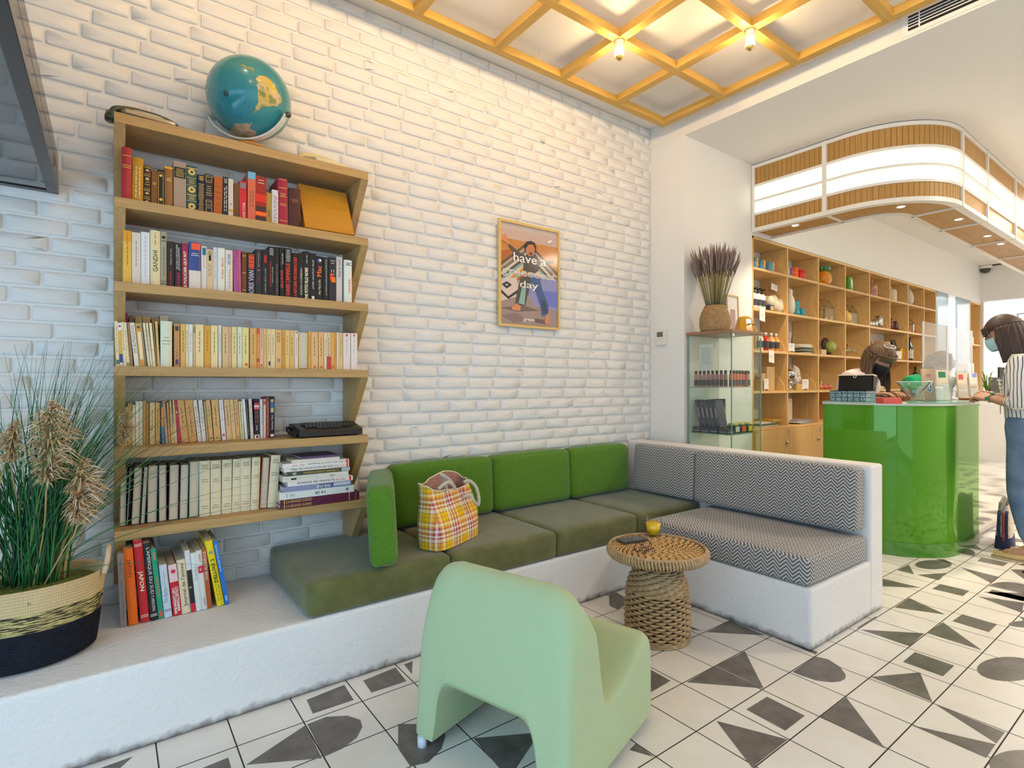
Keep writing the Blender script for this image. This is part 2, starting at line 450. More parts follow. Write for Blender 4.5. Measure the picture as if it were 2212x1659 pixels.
def shell():
    def S(name, mat, *boxes):
        mb = MB()
        for lo, hi in boxes: mb.box(lo, hi)
        return struct(mb.build(name, mat))
    S('wall_pier', M_['paint'], ((XC, YC, 0), (4.40, 2.95, ZL)))
    S('wall_niche', M_['paint'], ((4.40, YC, 2.47), (11.1, 2.62, ZL)), ((4.40, 2.762, 0), (9.07, 2.95, 2.52)), ((10.53, 2.762, 0), (11.1, 2.95, 2.52)))
    S('ceiling_seating', M_['ceil'], ((-1.6, -2.7, ZH), (XC, 2.95, ZH + .1)))
    S('ceiling_shop', M_['ceil'], ((XC, -2.7, ZL), (11.1, 2.95, ZL + .25)))
    S('wall_left', M_['paint'], ((-1.62, -2.7, 0), (-1.5, 2.95, .25)), ((-1.62, -2.7, 2.6), (-1.5, 2.95, ZH)), ((-1.62, 2.1, .25), (-1.5, 2.95, 2.6)))
    S('wall_front', M_['paint'], ((2.2, -2.7, 0), (14.2, -2.58, ZL)), ((-1.5, -2.7, 2.7), (2.2, -2.58, ZH)))
    S('wall_right', M_['paint'], ((11.1, -2.7, 0), (11.25, .3, ZL)), ((11.1, .3, 2.51), (11.25, 2.95, ZL)), ((11.1, 2.47, 0), (11.25, 2.95, 2.51)))
    S('wall_far', M_['paint'], ((14.1, -.5, 0), (14.2, 5, ZL)), ((11.25, 4.9, 0), (14.2, 5, ZL)), ((11.25, -.5, 0), (14.2, -.4, ZL)), ((9.0, 3.6, 0), (11.1, 3.7, 2.6)), ((10.505, 2.53, 0), (10.53, 3.6, 2.6)))
    S('ceiling_far', M_['ceil'], ((11.1, -.5, ZL), (14.2, 5, ZL + .1)), ((9.0, 2.62, 2.6), (11.1, 3.7, 2.7)))
    # shop-window frame in the left wall
    mb = MB()
    for y in (-2.62, -.3, 2.06): mb.box((-1.59, y, .25), (-1.53, y + .05, 2.6))
    mb.box((-1.59, -2.62, .25), (-1.53, 2.1, .3)); mb.box((-1.59, -2.62, 2.55), (-1.53, 2.1, 2.6))
    struct(mb.build('window_1', M_['dark']))
shell()
def sliding_door():
    m, nt, out = newmat('frosted_blue_glass')
    t = nt.nodes.new('ShaderNodeBsdfTransparent'); t.inputs[0].default_value = (.80, .90, .96, 1)
    d = nt.nodes.new('ShaderNodeBsdfPrincipled'); d.inputs['Base Color'].default_value = (.42, .52, .58, 1); d.inputs['Roughness'].default_value = .15
    mx = nt.nodes.new('ShaderNodeMixShader'); mx.inputs[0].default_value = .72
    nt.links.new(t.outputs[0], mx.inputs[1]); nt.links.new(d.outputs[0], mx.inputs[2]); nt.links.new(mx.outputs[0], out.inputs[0])
    d_ = bpy.data.objects.new('door_1', None); COL.objects.link(d_); struct(d_)
    a, b = ony(2048, 700, YC).x, ony(2067, 700, YC).x
    MB().box((9.06, YC - .005, 0), (a, YC + .02, 2.47)).build('glass_panel', m, d_)
    MB().box((b, YC - .005, 0), (10.50, YC + .02, 2.47)).build('glass_panel', m, d_)
sliding_door()
# ================================================================== built-in plaster bench
def bench():
    t = thing('plaster_bench', 'white rough plaster built-in bench running under the brick wall and turning the corner', 'bench', (0, 0, 0))
    def part(name, lo, hi, w=.014):
        mb = MB(); mb.box(lo, hi); o = mb.build(name, M_['plaster'], t); bevel(o, w, 3); return o
    part('ledge', (-1.49, 2.165, 0), (3.335, YW - .0005, .28))
    part('seat_base', (2.53, 1.16, 0), (3.1815, 2.20, .279))
    part('back_wall', (3.18, 1.16, 0), (3.335, YW - .017, .775))
bench()
# ================================================================== bookcase
def hx(s):
    s = s.lstrip('#'); c = [int(s[i:i+2], 16) / 255 for i in (0, 2, 4)]
    return tuple(x / 12.92 if x <= .04045 else ((x + .055) / 1.055) ** 2.4 for x in c)
ZT = [2.235, 1.913, 1.592, 1.270, .953, .640]
def bookcase():
    t = thing('bookcase', 'tall oak wall bookcase with slanted side panels full of books', 'bookcase', (0, 0, 0))
    XL, XR, YF, YB, th = .017, 1.02, 2.555, 2.812, .038
    for i, z in enumerate(ZT):
        mb = MB(); mb.box((XL, YF, z - th), (XR, YB, z)); bevel(mb.build('top_board' if i == 0 else 'shelf_board', M_['oak'], t), .0012, 1)
        zt = z - th - .0003; zb = (ZT[i + 1] + .0003) if i < 5 else .392
        full = ZT[i] - th - (ZT[i + 1] if i < 5 else .318)
        yb = YF + .22 * (zt - zb) / full
        for x in (XL, XR - .036):
            if i == 5 and x > .5: zb = .424; yb = YF + .22 * (zt - zb) / full
            mb = MB(); mb.prism([(YF, zt), (yb, zb), (YB, zb), (YB, zt)], x, x + .036, 0)
            mb.build('side_panel', M_['oakv'], t)
bookcase()
PAGES = []
def pages_mat():
    if PAGES: return PAGES[0]
    m, nt, out = newmat('book_pages')
    co = coords(nt, 'Object', (900, 3, 3)); v = noise(nt, co, 1, 2)
    bsdf(nt, out, mixc(nt, v, (.50, .42, .31), (.78, .71, .58)), .9)
    PAGES.append(m); return m
GOLD = hx('#d9b45a')
def decor(mb, mats, w, h, deco, y=-.0005):
    """printing on a spine that spans 0..w, 0..h at depth y, facing -Y"""
    def mi(c):
        m = flat(c, .55)
        if m not in mats: mats.append(m)
        return mats.index(m)
    def rect(a, b, c, d, k, yy=None): mb.quad([(a, yy or y, c), (b, yy or y, c), (b, yy or y, d), (a, yy or y, d)], k)
    rr = random.Random(int(w * 1e5) + int(h * 1e4))
    for n, d in enumerate(deco):
        k = d[0]; yy = y - .00012 * n
        if k == 'band': rect(.0004, w - .0004, d[1] * h, d[2] * h, mi(d[3]), yy)
        elif k == 'hl':
            for z in d[2]: rect(w * .08, w * .92, z * h - .0012, z * h + .0012, mi(d[1]), yy)
        elif k == 'box': rect(d[1] * w, d[2] * w, d[3] * h, d[4] * h, mi(d[5]), yy)
        elif k == 'disc':
            r = d[3] * w; pts = [(d[1] * w + r * math.cos(a * PI / 8), yy, d[2] * h + r * math.sin(a * PI / 8)) for a in range(16)]
            mb.quad(pts, mi(d[4]))
        elif k == 'lines':   # rows of dashes standing for print too small to read
            for q in range(d[4]):
                x = w * (q + 1) / (d[4] + 1); z = d[2] * h; lw = min(.0011, w * .05)
                while z < d[3] * h - .004:
                    e = min(d[3] * h, z + rr.uniform(.006, .02)); rect(x - lw, x + lw, z, e, mi(d[1]), yy); z = e + .0045
        elif k == 'hlines':
            for q in range(d[4]):
                z = (d[2] + (d[3] - d[2]) * q / max(1, d[4] - 1)) * h; a = rr.uniform(.12, .28); rect(w * a, w * (1 - a), z - .0011, z + .0011, mi(d[1]), yy)
        elif k == 'frame':
            a, b, c, e = .12 * w, .88 * w, d[2] * h, d[3] * h; s = .0014
            for q in ((a, b, c, c + s), (a, b, e - s, e), (a, a + s, c, e), (b - s, b, c, e)): rect(*q, mi(d[1]), yy)
        elif k == 'orn':     # gilt ornament: bars with a rosette
            z = d[2] * h; rect(w * .06, w * .94, z - .001, z + .001, mi(d[1]), yy); rect(w * .06, w * .94, z + .006, z + .0075, mi(d[1]), yy)
            pts = [(w / 2 + w * .3 * math.cos(a * PI / 6) * (1 if a % 2 else .6), yy, z - .011 + w * .22 * math.sin(a * PI / 6) * (1 if a % 2 else .6)) for a in range(12)]
            mb.quad(pts, mi(d[1]))
        elif k in ('up', 'down', 'hor', 'inv'):
            body, c, z0, z1, x0, x1 = d[1:7]
            bold = len(d) > 7
            W_ = (x1 - x0) * w; H_ = (z1 - z0) * h
            cx = (x0 + x1) / 2 * w; cz = (z0 + z1) / 2 * h
            if k in ('up', 'down'): s, sx = fit_text(body, H_, W_)
            else: s, sx = fit_text(body, W_, H_)
            ax = {'up': ((0, 0, 1), (-1, 0, 0)), 'down': ((0, 0, -1), (1, 0, 0)), 'hor': ((1, 0, 0), (0, 0, 1)), 'inv': ((-1, 0, 0), (0, 0, -1))}[k]
            for q in range(2 if bold else 1):
                off = .0009 * q
                mb.text(body, s, basis((cx + off * ax[0][0] + off * ax[1][0], yy - .0001 * q, cz + off * ax[0][2]), *ax), mi(c), sx=sx)
def book(P, w, h, dep, color, label, group, deco=(), lean=0., flatlie=False, fore=False, pages=False, rounded=False, rough=.5, cat='book'):
    """P: bottom-left corner of the spine; the spine faces the room (-Y)"""
    mats = [flat(color, rough), pages_mat()]
    mb = MB(); c = min(.0022, w * .18); sq = .0025
    if fore:
        mb.box((0, 0, 0), (c, dep, h)); mb.box((w - c, 0, 0), (w, dep, h)); mb.box((c, dep - c, 0), (w - c, dep, h))
        pg = ((c, .004, sq), (w - c, dep - c, h - sq))
    else:
        mb.box((0, c, 0), (c, dep, h)); mb.box((w - c, c, 0), (w, dep, h))
        if rounded and w > .014:
            n = 6; b = min(.006, w * .18)
            pr = [(w * k / n, c - b * math.sin(PI * k / n)) for k in range(n + 1)]
            mb.prism(pr[::-1] + [(0, c + .001), (w, c + .001)][0:2], 0, h, 2)
        else: mb.box((0, 0, 0), (w, c, h))
        pg = ((c, c, sq), (w - c, dep - .003, h - sq))
    if not fore and deco: decor(mb, mats, w, h, deco, -.0006 - (min(.006, w * .18) - c if rounded and w > .014 else 0))
    if not pages: mb.box(*pg, 1)
    o = mb.build('book', mats); tag(o, label, cat, group)
    if pages:
        p = MB(); p.box(*pg); p.build('pages', pages_mat(), o)
    P = (P[0], P[1], P[2] + (w * math.sin(lean) if lean > 0 else 0))
    if flatlie: o.matrix_world = Matrix.Translation(P)
    else: o.matrix_world = Matrix.Translation(P) @ Matrix.Rotation(lean, 4, 'Y')
    return o
def row(data, u0, v0, k, Y, z, dep, shelf, group, pages=False, n0=0, k2=None):
    n = n0
    prev = -9
    for d in data:
        bl, br, tl, vt, desc, color = d[:6]; deco = d[6] if len(d) > 6 else (); op = d[7] if len(d) > 7 else {}
        n += 1
        uu = lambda c: u0 + k * c
        vb_guess = None
        a = ony(uu(bl), 800, Y).x; b = ony(uu(br), 800, Y).x
        if tl is None: tl = bl
        top = ony(uu(tl), v0 + k * vt, Y)
        lean = math.atan2(a - top.x, top.z - z) if abs(tl - bl) > 3 else 0.
        w = max(.004, (b - a) * math.cos(lean) - .0006); h = (top.z - z) / math.cos(lean)
        lab = f"{desc}, {ordinal(n)} from left on {shelf}"
        dp = min(op.get('dep', dep), 2.806 - Y)
        book((a, Y, z + .0004), w, h, dp, color, lab, group, deco, -lean, fore=op.get('fore', False), pages=pages, rounded=op.get('r', False), rough=op.get('rough', .5))
    return n
W1, BK, RD = (.8, .78, .72), (.012, .011, .012), hx('#d8402c')
LAV = hx('#b9b2d0')
# ---- top shelf
S1 = 'top bookcase shelf'
row([
 (195,325,200,690,'tall red cloth hardback with gilt lines',hx('#a8282f'),[('hl',GOLD,(.84,.66,.62))],{'r':1}),
 (327,470,335,825,'mustard yellow book with white script title',hx('#b98312'),[('lines',W1,.1,.8,2)],{'r':1}),
 (470,565,478,920,'dark brown leather book with gilt ornaments',hx('#3a2413'),[('orn',GOLD,.93),('orn',GOLD,.72),('hlines',GOLD,.5,.62,3),('orn',GOLD,.35),('orn',GOLD,.14)],{'r':1}),
 (570,650,578,985,'small plain brown cloth book',hx('#7a4a1c'),[('hlines',GOLD,.6,.64,2)]),
 (652,742,655,985,'black book with gilt flower frame',hx('#14150f'),[('frame',GOLD,.06,.94),('disc',.5,.85,.22,GOLD),('disc',.5,.2,.25,GOLD)]),
 (744,852,742,945,'tan brown book with yellow top edge',hx('#94602e'),[('band',.95,1,hx('#e0a018')),('hlines',GOLD,.66,.72,3)],{'r':1}),
 (860,1022,862,870,'thick stone grey book with black title label',hx('#a38d78'),[('box',.04,.96,.66,.88,hx('#23241d')),('hlines',GOLD,.70,.84,5)]),
 (1026,1158,1028,925,'teal book with gilt suns on its spine',hx('#2a5450'),[('band',.93,.95,GOLD),('band',.73,.74,GOLD),('band',.57,.58,GOLD),('band',.36,.375,GOLD),('band',.23,.24,GOLD),('disc',.5,.86,.36,GOLD),('disc',.5,.86,.16,hx('#2a5450')),('disc',.5,.48,.36,GOLD),('disc',.5,.48,.14,hx('#2a5450')),('disc',.5,.12,.36,GOLD),('disc',.5,.12,.14,hx('#2a5450')),('hlines',GOLD,.62,.69,3),('hlines',GOLD,.27,.33,3)]),
 (1160,1258,1165,1045,'navy book with dense gilt bars',hx('#1b1d33'),[('hlines',GOLD,.86,.95,4),('hlines',GOLD,.1,.75,16)],{'r':1}),
 (1260,1365,1262,1035,'navy book with gilt square frames',hx('#191a30'),[('frame',GOLD,.79,.97),('frame',GOLD,.83,.93),('hlines',GOLD,.48,.7,5),('frame',GOLD,.2,.36),('frame',GOLD,.24,.32),('frame',GOLD,.02,.17)]),
 (1370,1480,1380,1070,'plain burnt orange book',hx('#b0591f'),[('hlines',hx('#7a3a12'),.3,.75,4)]),
 (1485,1558,1490,1075,'thin black book with white lettering',BK,[('hlines',W1,.86,.94,3),('lines',W1,.15,.78,2)]),
 (1560,1625,1562,1100,'thin white book with small gold label',hx('#cfc6b4'),[('box',.1,.9,.17,.23,hx('#c29a3a')),('box',.4,.6,.34,.38,(.1,.1,.12))]),
 (1628,1698,1634,1158,'short brown book beside the first bright red one',hx('#6b431d')),
],230,200,.16873,2.60,ZT[1],.16,S1,'books on the top shelf')
row([
 (120,228,120,625,'bright red paperback with grey picture',hx('#c8242c'),[('box',.1,.85,.82,.96,(.2,.2,.22)),('up','LAINE STONE',(.8,.75,.72),.05,.45,.45,.8)]),
 (240,358,245,485,'salmon book with sky blue top',hx('#d0694a'),[('band',.86,1,hx('#6fb2d6')),('lines',(.1,.04,.03),.3,.62,2)]),
 (358,520,362,550,'dark red book with flame picture',hx('#9c1d13'),[('band',.02,.14,(.05,.02,.02)),('band',.16,.24,hx('#ff6a1a')),('band',.26,.36,(.06,.02,.02)),('band',.45,.62,hx('#d8301c')),('hlines',W1,.86,.92,2)]),
 (518,605,525,800,'short olive tan book',hx('#a5843c'),[('up','1937',(.05,.05,.04),.22,.45,.3,.75)]),
 (607,698,607,755,'short white book with black title lines',hx('#d6d2d0'),[('lines',(.05,.05,.06),.1,.85,2)]),
 (700,850,690,580,'crimson hardback with gold bands',hx('#9e1f36'),[('hl',GOLD,(.97,.8,.12)),('hlines',GOLD,.62,.68,3),('hlines',GOLD,.44,.47,2)],{'r':1}),
 (855,1040,850,725,'dark maroon leather book',hx('#4b1f1c'),[('hlines',hx('#a5673a'),.66,.72,3)],{'r':1}),
],500,300,.14467,2.60,ZT[1],.16,S1,'books on the top shelf',n0=14)
# ---- second shelf
S2 = 'second bookcase shelf'
row([
 (265,402,265,420,'yellow orange paperback at the shelf end',hx('#e2b04a'),[('band',.80,1,hx('#e09a20')),('lines',hx('#8f6a30'),.35,.95,1)]),
 (405,546,402,450,'cream paperback with faint title',hx('#d9cdbb'),[('lines',(.2,.18,.2),.35,.85,1)]),
 (550,690,548,445,'thick white paperback',hx('#dcdadd'),[('lines',(.4,.38,.4),.15,.95,1)]),
 (695,860,695,418,'tall cream hardback with big black title',hx('#e3d2a4'),[('up','GANDHI',BK,.26,.64,.3,.78),('lines',hx('#7a6a40'),.74,.95,1)],{'r':1}),
 (863,962,862,440,'olive grey hardback',hx('#a39a80'),[('up','DOCTEURS EN DROIT',hx('#5a543f'),.2,.72,.4,.7),('box',.2,.75,.87,.92,BK),('hl',hx('#4a4636'),(.06,.1,.83))],{'r':1}),
 (968,1078,968,595,'black brown paperback with red author line',hx('#2a1f1d'),[('up','Enfants rien tous',W1,.5,.84,.45,.62),('up','DES BRUITS',RD,.04,.35,.4,.62)]),
 (1090,1205,1080,620,'black paperback with pink lettering',BK,[('up','RECORD A DECOUVRIR',W1,.42,.96,.25,.48),('up','DES GRANDS REPORTERS',W1,.4,.9,.55,.75),('up','LE KIOSQUE',hx('#ef2f72'),.02,.34,.3,.75)]),
 (1207,1308,1200,625,'magenta book with cream capital title',hx('#96224c'),[('up','LE POLICIER QUI RIT',hx('#f0dfae'),.0,.82,.3,.78,1)]),
 (1310,1505,1308,605,'wide blue book with orange patch',hx('#3b4a8c'),[('band',.0,.40,hx('#d8d0c4')),('box',.2,.95,.84,.98,hx('#ee5a36')),('hlines',W1,.72,.76,2)],{'r':1,'rough':.25}),
 (1510,1598,1512,675,'white book with blue green vignette',hx('#dcd3c6'),[('box',.2,.85,.80,.97,hx('#1e6f86')),('up','ENCORE AUTEUR',RD,.5,.77,.4,.6)]),
 (1600,1698,1602,725,'pale buff book with black emblem',hx('#d9bd92'),[('box',.3,.7,.73,.86,BK),('hlines',BK,.88,.95,3),('lines',(.3,.25,.2),.36,.66,2)]),
 (1700,1766,1700,695,'thin white book with grey title',hx('#d6cdd0'),[('lines',(.4,.3,.35),.3,.9,1)]),
 (1770,1890,1770,700,'cream white book with red italic title',hx('#dfe2d2'),[('up','Cuba libre!',hx('#cf3b30'),.3,.78,.45,.8)],{'r':1}),
 (1895,2015,1892,735,'white book with blue heading',hx('#e2d6c6'),[('up','ALBERT LONDRES',hx('#2c6aa8'),.66,.9,.3,.7),('up','Terre d ebene',hx('#c07a3a'),.08,.55,.4,.65)],{'r':1}),
 (2030,2155,2018,730,'glossy purple pink book',hx('#a9467f'),[('lines',hx('#e57a4a'),.3,.85,1)],{'r':1,'rough':.25}),
],230,440,.13562,2.60,ZT[2],.14,S2,'books on the second shelf')
row([
 (90,163,90,450,'narrow brown leather book',hx('#6e3f16'),[('hl',GOLD,(.9,.5,.1))]),
 (170,298,168,465,'black book with red block and lavender capitals',BK,[('box',.2,.85,.62,.96,hx('#e0482e')),('hlines',BK,.65,.93,4),('up','BORIS VIAN',LAV,.0,.58,.25,.85,1)]),
 (303,395,303,415,'charcoal book with small red emblem',hx('#2b2b2e'),[('up','KITTY DUKES',(.5,.48,.45),.62,.92,.4,.62),('disc',.5,.55,.2,hx('#c24a3a')),('up','Djin',hx('#9c2f2b'),.3,.46,.35,.7)]),
 (400,500,400,420,'black thriller with small red label',BK,[('box',.35,.7,.72,.88,hx('#d01f2a')),('up','A REAVER CROSS LUNES',(.5,.6,.65),.06,.6,.45,.62)]),
 (502,590,502,372,'tall black book with pale author and red title',hx('#17171a'),[('up','LE CHANGE DE LESPRIT',RD,.2,.7,.2,.5),('hlines',W1,.84,.96,5),('up','Histoire du partage',W1,.22,.66,.6,.8)]),
 (592,665,590,380,'thin black book with dim grey title',BK,[('up','QUAND LES RADEAUX DE LA VILLE',(.35,.33,.32),.04,.66,.35,.7)]),
 (680,745,672,385,'thin black book with short red title',hx('#1a1a1d'),[('up','TEXAS GILLARD',W1,.66,.88,.55,.85),('up','BELLE DE BOIS',RD,.2,.54,.25,.75,1)]),
 (752,862,748,395,'black book with huge red capital title',BK,[('up',"L'ANNEE CRIMINELLE",hx('#e8402c'),.0,.69,.2,.75,1),('hlines',W1,.74,.96,8)]),
 (866,965,866,470,'black book with long red Spanish title',hx('#1c1415'),[('up','LA HISTORIA MIS DIABOLOGES',hx('#dd3f30'),.02,.9,.3,.75,1)]),
 (967,1044,968,470,'black book with pale hyphenated title',BK,[('up','RADIO-CORBEAU',hx('#d6cfae'),.1,.68,.3,.72)]),
 (1047,1135,1047,445,'black book with bold cream title',hx('#1d1d1f'),[('up','UNE PETITE FILLE NOIRE',hx('#e8e2c0'),.0,.66,.2,.75,1),('lines',W1,.76,.96,1)]),
 (1138,1233,1140,475,'black book with white badge at foot',BK,[('up','JAMES CRUMLEY PRISE',W1,.24,.86,.4,.68),('box',.3,.75,.02,.09,W1)]),
 (1236,1333,1238,520,'black book with orange lettering and globe emblem',BK,[('disc',.5,.9,.36,hx('#3a4f9a')),('disc',.62,.91,.2,W1),('up','Mac',hx('#e8743a'),.54,.78,.15,.9,1),('up','Alex MacCollin',hx('#e2dcc0'),.14,.48,.35,.7)]),
 (1340,1430,1340,540,'black book with thin white script',hx('#16191a'),[('up','La victoire avait promis J.MacColl',hx('#e8e2c8'),.14,.95,.38,.7)]),
 (1435,1543,1436,535,'charcoal book with orange splash picture',hx('#2e2e33'),[('hlines',W1,.87,.92,2),('box',.1,.6,.48,.62,hx('#d8341f')),('box',.3,.9,.44,.56,hx('#f07a1c')),('lines',W1,.6,.72,2)]),
 (1545,1636,1545,530,'grey white book with black handwritten title',hx('#c9c2bf'),[('up','Paule du Tunis',BK,.56,.94,.35,.7)]),
 (1665,1788,1662,578,'white book standing last by the oak panel',hx('#dfe3dc'),[('hlines',BK,.88,.93,3),('up','LIVRE DE SANG',hx('#e0503a'),.24,.56,.5,.8)],{'r':1,'rough':.35}),
],510,480,.14014,2.60,ZT[2],.14,S2,'books on the second shelf',n0=15)
# ---- third shelf
S3 = 'third bookcase shelf'
def tn(s): return hx(s)
CR, TN, OR_, PC = tn('#e6d6ac'), tn('#d9b478'), tn('#d39a44'), tn('#dcb482')
DK = hx('#5a4326')
L1 = [('lines', DK, .35, .85, 1)]
row([
 (230,284,200,250,'slim cream paperback leaning left at the shelf end',CR,[('lines',DK,.3,.9,1),('band',.04,.14,hx('#3f7a58'))]),
 (286,345,252,275,'slim orange and navy paperback',hx('#e0a848'),[('band',.08,.28,hx('#3a4a86')),('band',.0,.08,W1),('band',.82,1,W1),('disc',.5,.92,.36,hx('#c8343a'))]),
 (348,400,300,265,'leaning cream paperback with orange dot',CR,[('disc',.5,.4,.25,OR_)]+L1),
 (402,450,345,268,'leaning cream paperback with green foot',CR,[('band',.0,.08,hx('#7d9a62'))]+L1),
 (452,500,402,270,'leaning brown paperback',hx('#a47846'),L1),
 (520,598,445,275,'leaning white paperback with two title lines',hx('#e0dccb'),[('lines',DK,.3,.95,2)]),
 (602,692,530,285,'leaning orange cream paperback with dark badge',OR_,[('box',.25,.85,.16,.8,hx('#ecd8ac')),('disc',.5,.91,.3,(.1,.09,.08))]),
 (696,722,612,262,'leaning thin grey booklet',hx('#8d8577'),),
 (735,775,650,280,'leaning narrow cream paperback',CR,L1),
 (778,815,700,282,'leaning narrow ivory paperback',hx('#e2d4b4'),L1),
 (817,860,752,280,'leaning ivory paperback with orange spot',hx('#ecdcb0'),[('disc',.5,.38,.3,hx('#ee9a4a'))]),
 (862,886,808,290,'leaning thin brown paperback',hx('#9c7440')),
 (890,930,846,255,'leaning tan paperback',TN,L1),
 (934,1122,934,245,'very thick pale green white book',hx('#dadcc2'),[('hlines',(.2,.2,.18),.5,.64,3)],{'r':1}),
 (1150,1242,1150,290,'brown book with two dark squares',hx('#c08a54'),[('box',.2,.8,.84,.94,(.05,.04,.06)),('box',.25,.75,.06,.18,hx('#4a4076')),('lines',hx('#a03a2a'),.22,.4,1)]),
 (1252,1335,1252,295,'tan paperback with long title',hx('#dcb05e'),L1),
 (1338,1384,1338,298,'thin cream paperback',CR,L1),
 (1386,1448,1386,300,'mint white paperback',hx('#dfe2d6'),L1),
 (1452,1490,1452,305,'thin tan paperback with dark title patch',TN,[('box',.3,.8,.8,.95,(.2,.15,.1))]),
 (1493,1624,1493,300,'wide cream paperback with script title',hx('#ead29c'),L1),
 (1630,1735,1630,320,'golden paperback',hx('#d79e3c'),[('lines',hx('#8d5f1e'),.4,.9,1)]),
 (1738,1848,1738,318,'pale yellow paperback with script title',hx('#ecd49a'),L1),
 (1856,1908,1856,315,'thin mint white paperback',hx('#d6d9cd'),L1),
 (1918,2022,1918,335,'tan paperback with faint title',hx('#dab784'),L1),
 (2025,2064,2025,345,'thin tan paperback with torn top',hx('#d8b486'),L1),
],220,660,.13562,2.60,ZT[3],.105,S3,'paperbacks on the third shelf')
row([
 (5,84,5,185,'pale yellow paperback',hx('#e6d292'),L1),
 (92,164,92,188,'mint white paperback after a gap',hx('#d8dac8'),L1),
 (168,270,168,195,'butter yellow paperback with red mark at foot',hx('#e4d28c'),[('box',.45,.8,.06,.12,hx('#d8502e'))]+L1),
 (285,388,285,205,'tan orange paperback after a dark gap',hx('#d8a866'),L1),
 (390,435,390,208,'orange paperback with red head',hx('#dc9448'),[('band',.85,1,hx('#cf5a38')),('band',.16,.24,hx('#c2483a'))]),
 (437,490,437,212,'pinkish cream paperback with black title',hx('#dcb898'),[('lines',BK,.5,.98,1),('box',.3,.7,.05,.1,hx('#c8402e'))]),
 (492,545,492,215,'tan paperback with pale foot',hx('#dfb474'),L1),
 (548,607,548,218,'ivory paperback with black diamond at foot',hx('#e2c894'),[('box',.4,.9,.08,.18,(.06,.05,.05))]+L1),
 (609,674,609,220,'ivory paperback with grey title',hx('#e4cf9c'),L1),
 (678,772,678,232,'wide tan paperback with grey square',hx('#dfb67a'),[('box',.3,.75,.17,.26,(.25,.25,.25)),('lines',BK,.68,.97,2)]),
 (775,828,775,235,'orange paperback',hx('#d8983e'),L1),
 (831,895,831,238,'cream paperback beside an orange one',hx('#e4c684'),L1),
 (898,970,898,240,'tan paperback beside a white one',hx('#dfb568'),L1),
 (973,1028,973,245,'thin white paperback with grey crest',hx('#dfd8d2'),[('disc',.5,.95,.3,(.3,.25,.25))]+L1),
 (1032,1180,1032,262,'yellowed book with its page edges turned out',hx('#d8a83c'),(),{'fore':1}),
 (1184,1226,1184,258,'orange paperback beside yellowed page edges',hx('#dca248'),L1),
 (1229,1335,1229,262,'peach paperback with red mark at foot',PC,[('box',.4,.65,.03,.09,hx('#d4552e'))]+L1),
 (1342,1423,1342,265,'peach paperback with orange mark at foot',hx('#e2b272'),[('box',.4,.7,.03,.09,hx('#d4552e'))]+L1),
 (1428,1468,1428,275,'narrow cream paperback',CR,L1),
 (1470,1535,1470,270,'cream paperback with red foot',hx('#dfc09a'),[('band',.0,.35,hx('#c0404a'))]+L1),
 (1538,1588,1538,272,'orange paperback with red mark at foot',hx('#e0a64e'),[('box',.3,.7,.05,.11,hx('#d4402e'))]),
 (1590,1622,1590,275,'narrow amber paperback',hx('#d89c40'),L1),
 (1625,1653,1625,272,'thin white booklet',hx('#dcd8d6')),
 (1655,1716,1655,280,'tan paperback beside two white ones',hx('#dfbd7c'),L1),
 (1722,1834,1722,280,'pinkish white paperback with red dot',hx('#e2d8d4'),[('disc',.5,.94,.18,hx('#d85a54')),('lines',(.4,.35,.35),.4,.85,1)]),
 (1842,1940,1842,283,'pinkish white paperback with red dot, last one',hx('#e4dad6'),[('disc',.5,.94,.18,hx('#d85a54')),('lines',(.4,.35,.35),.4,.85,1)]),
],500,680,.14014,2.60,ZT[3],.105,S3,'paperbacks on the third shelf',n0=25)
row([
 (310,412,310,115,'red book',hx('#a2392e'),[('hl',hx('#d0806a'),(.8,.86))]),
 (432,515,432,160,'dusty pink book with orange patch',hx('#9a5c44'),[('box',.2,.8,.72,.85,hx('#c4553a'))]),
 (530,642,530,180,'yellow green book',hx('#c2a94c')),
 (650,775,650,172,'tan book',hx('#c49a5c'),[('hl',hx('#8d6a38'),(.86,))]),
 (792,915,792,205,'ochre book',hx('#a9803e')),
 (925,1058,925,155,'cream book',hx('#cbb892')),
],220,660,.13562,2.712,ZT[3],.09,'back row of third bookcase shelf','books in the back row of the third shelf')
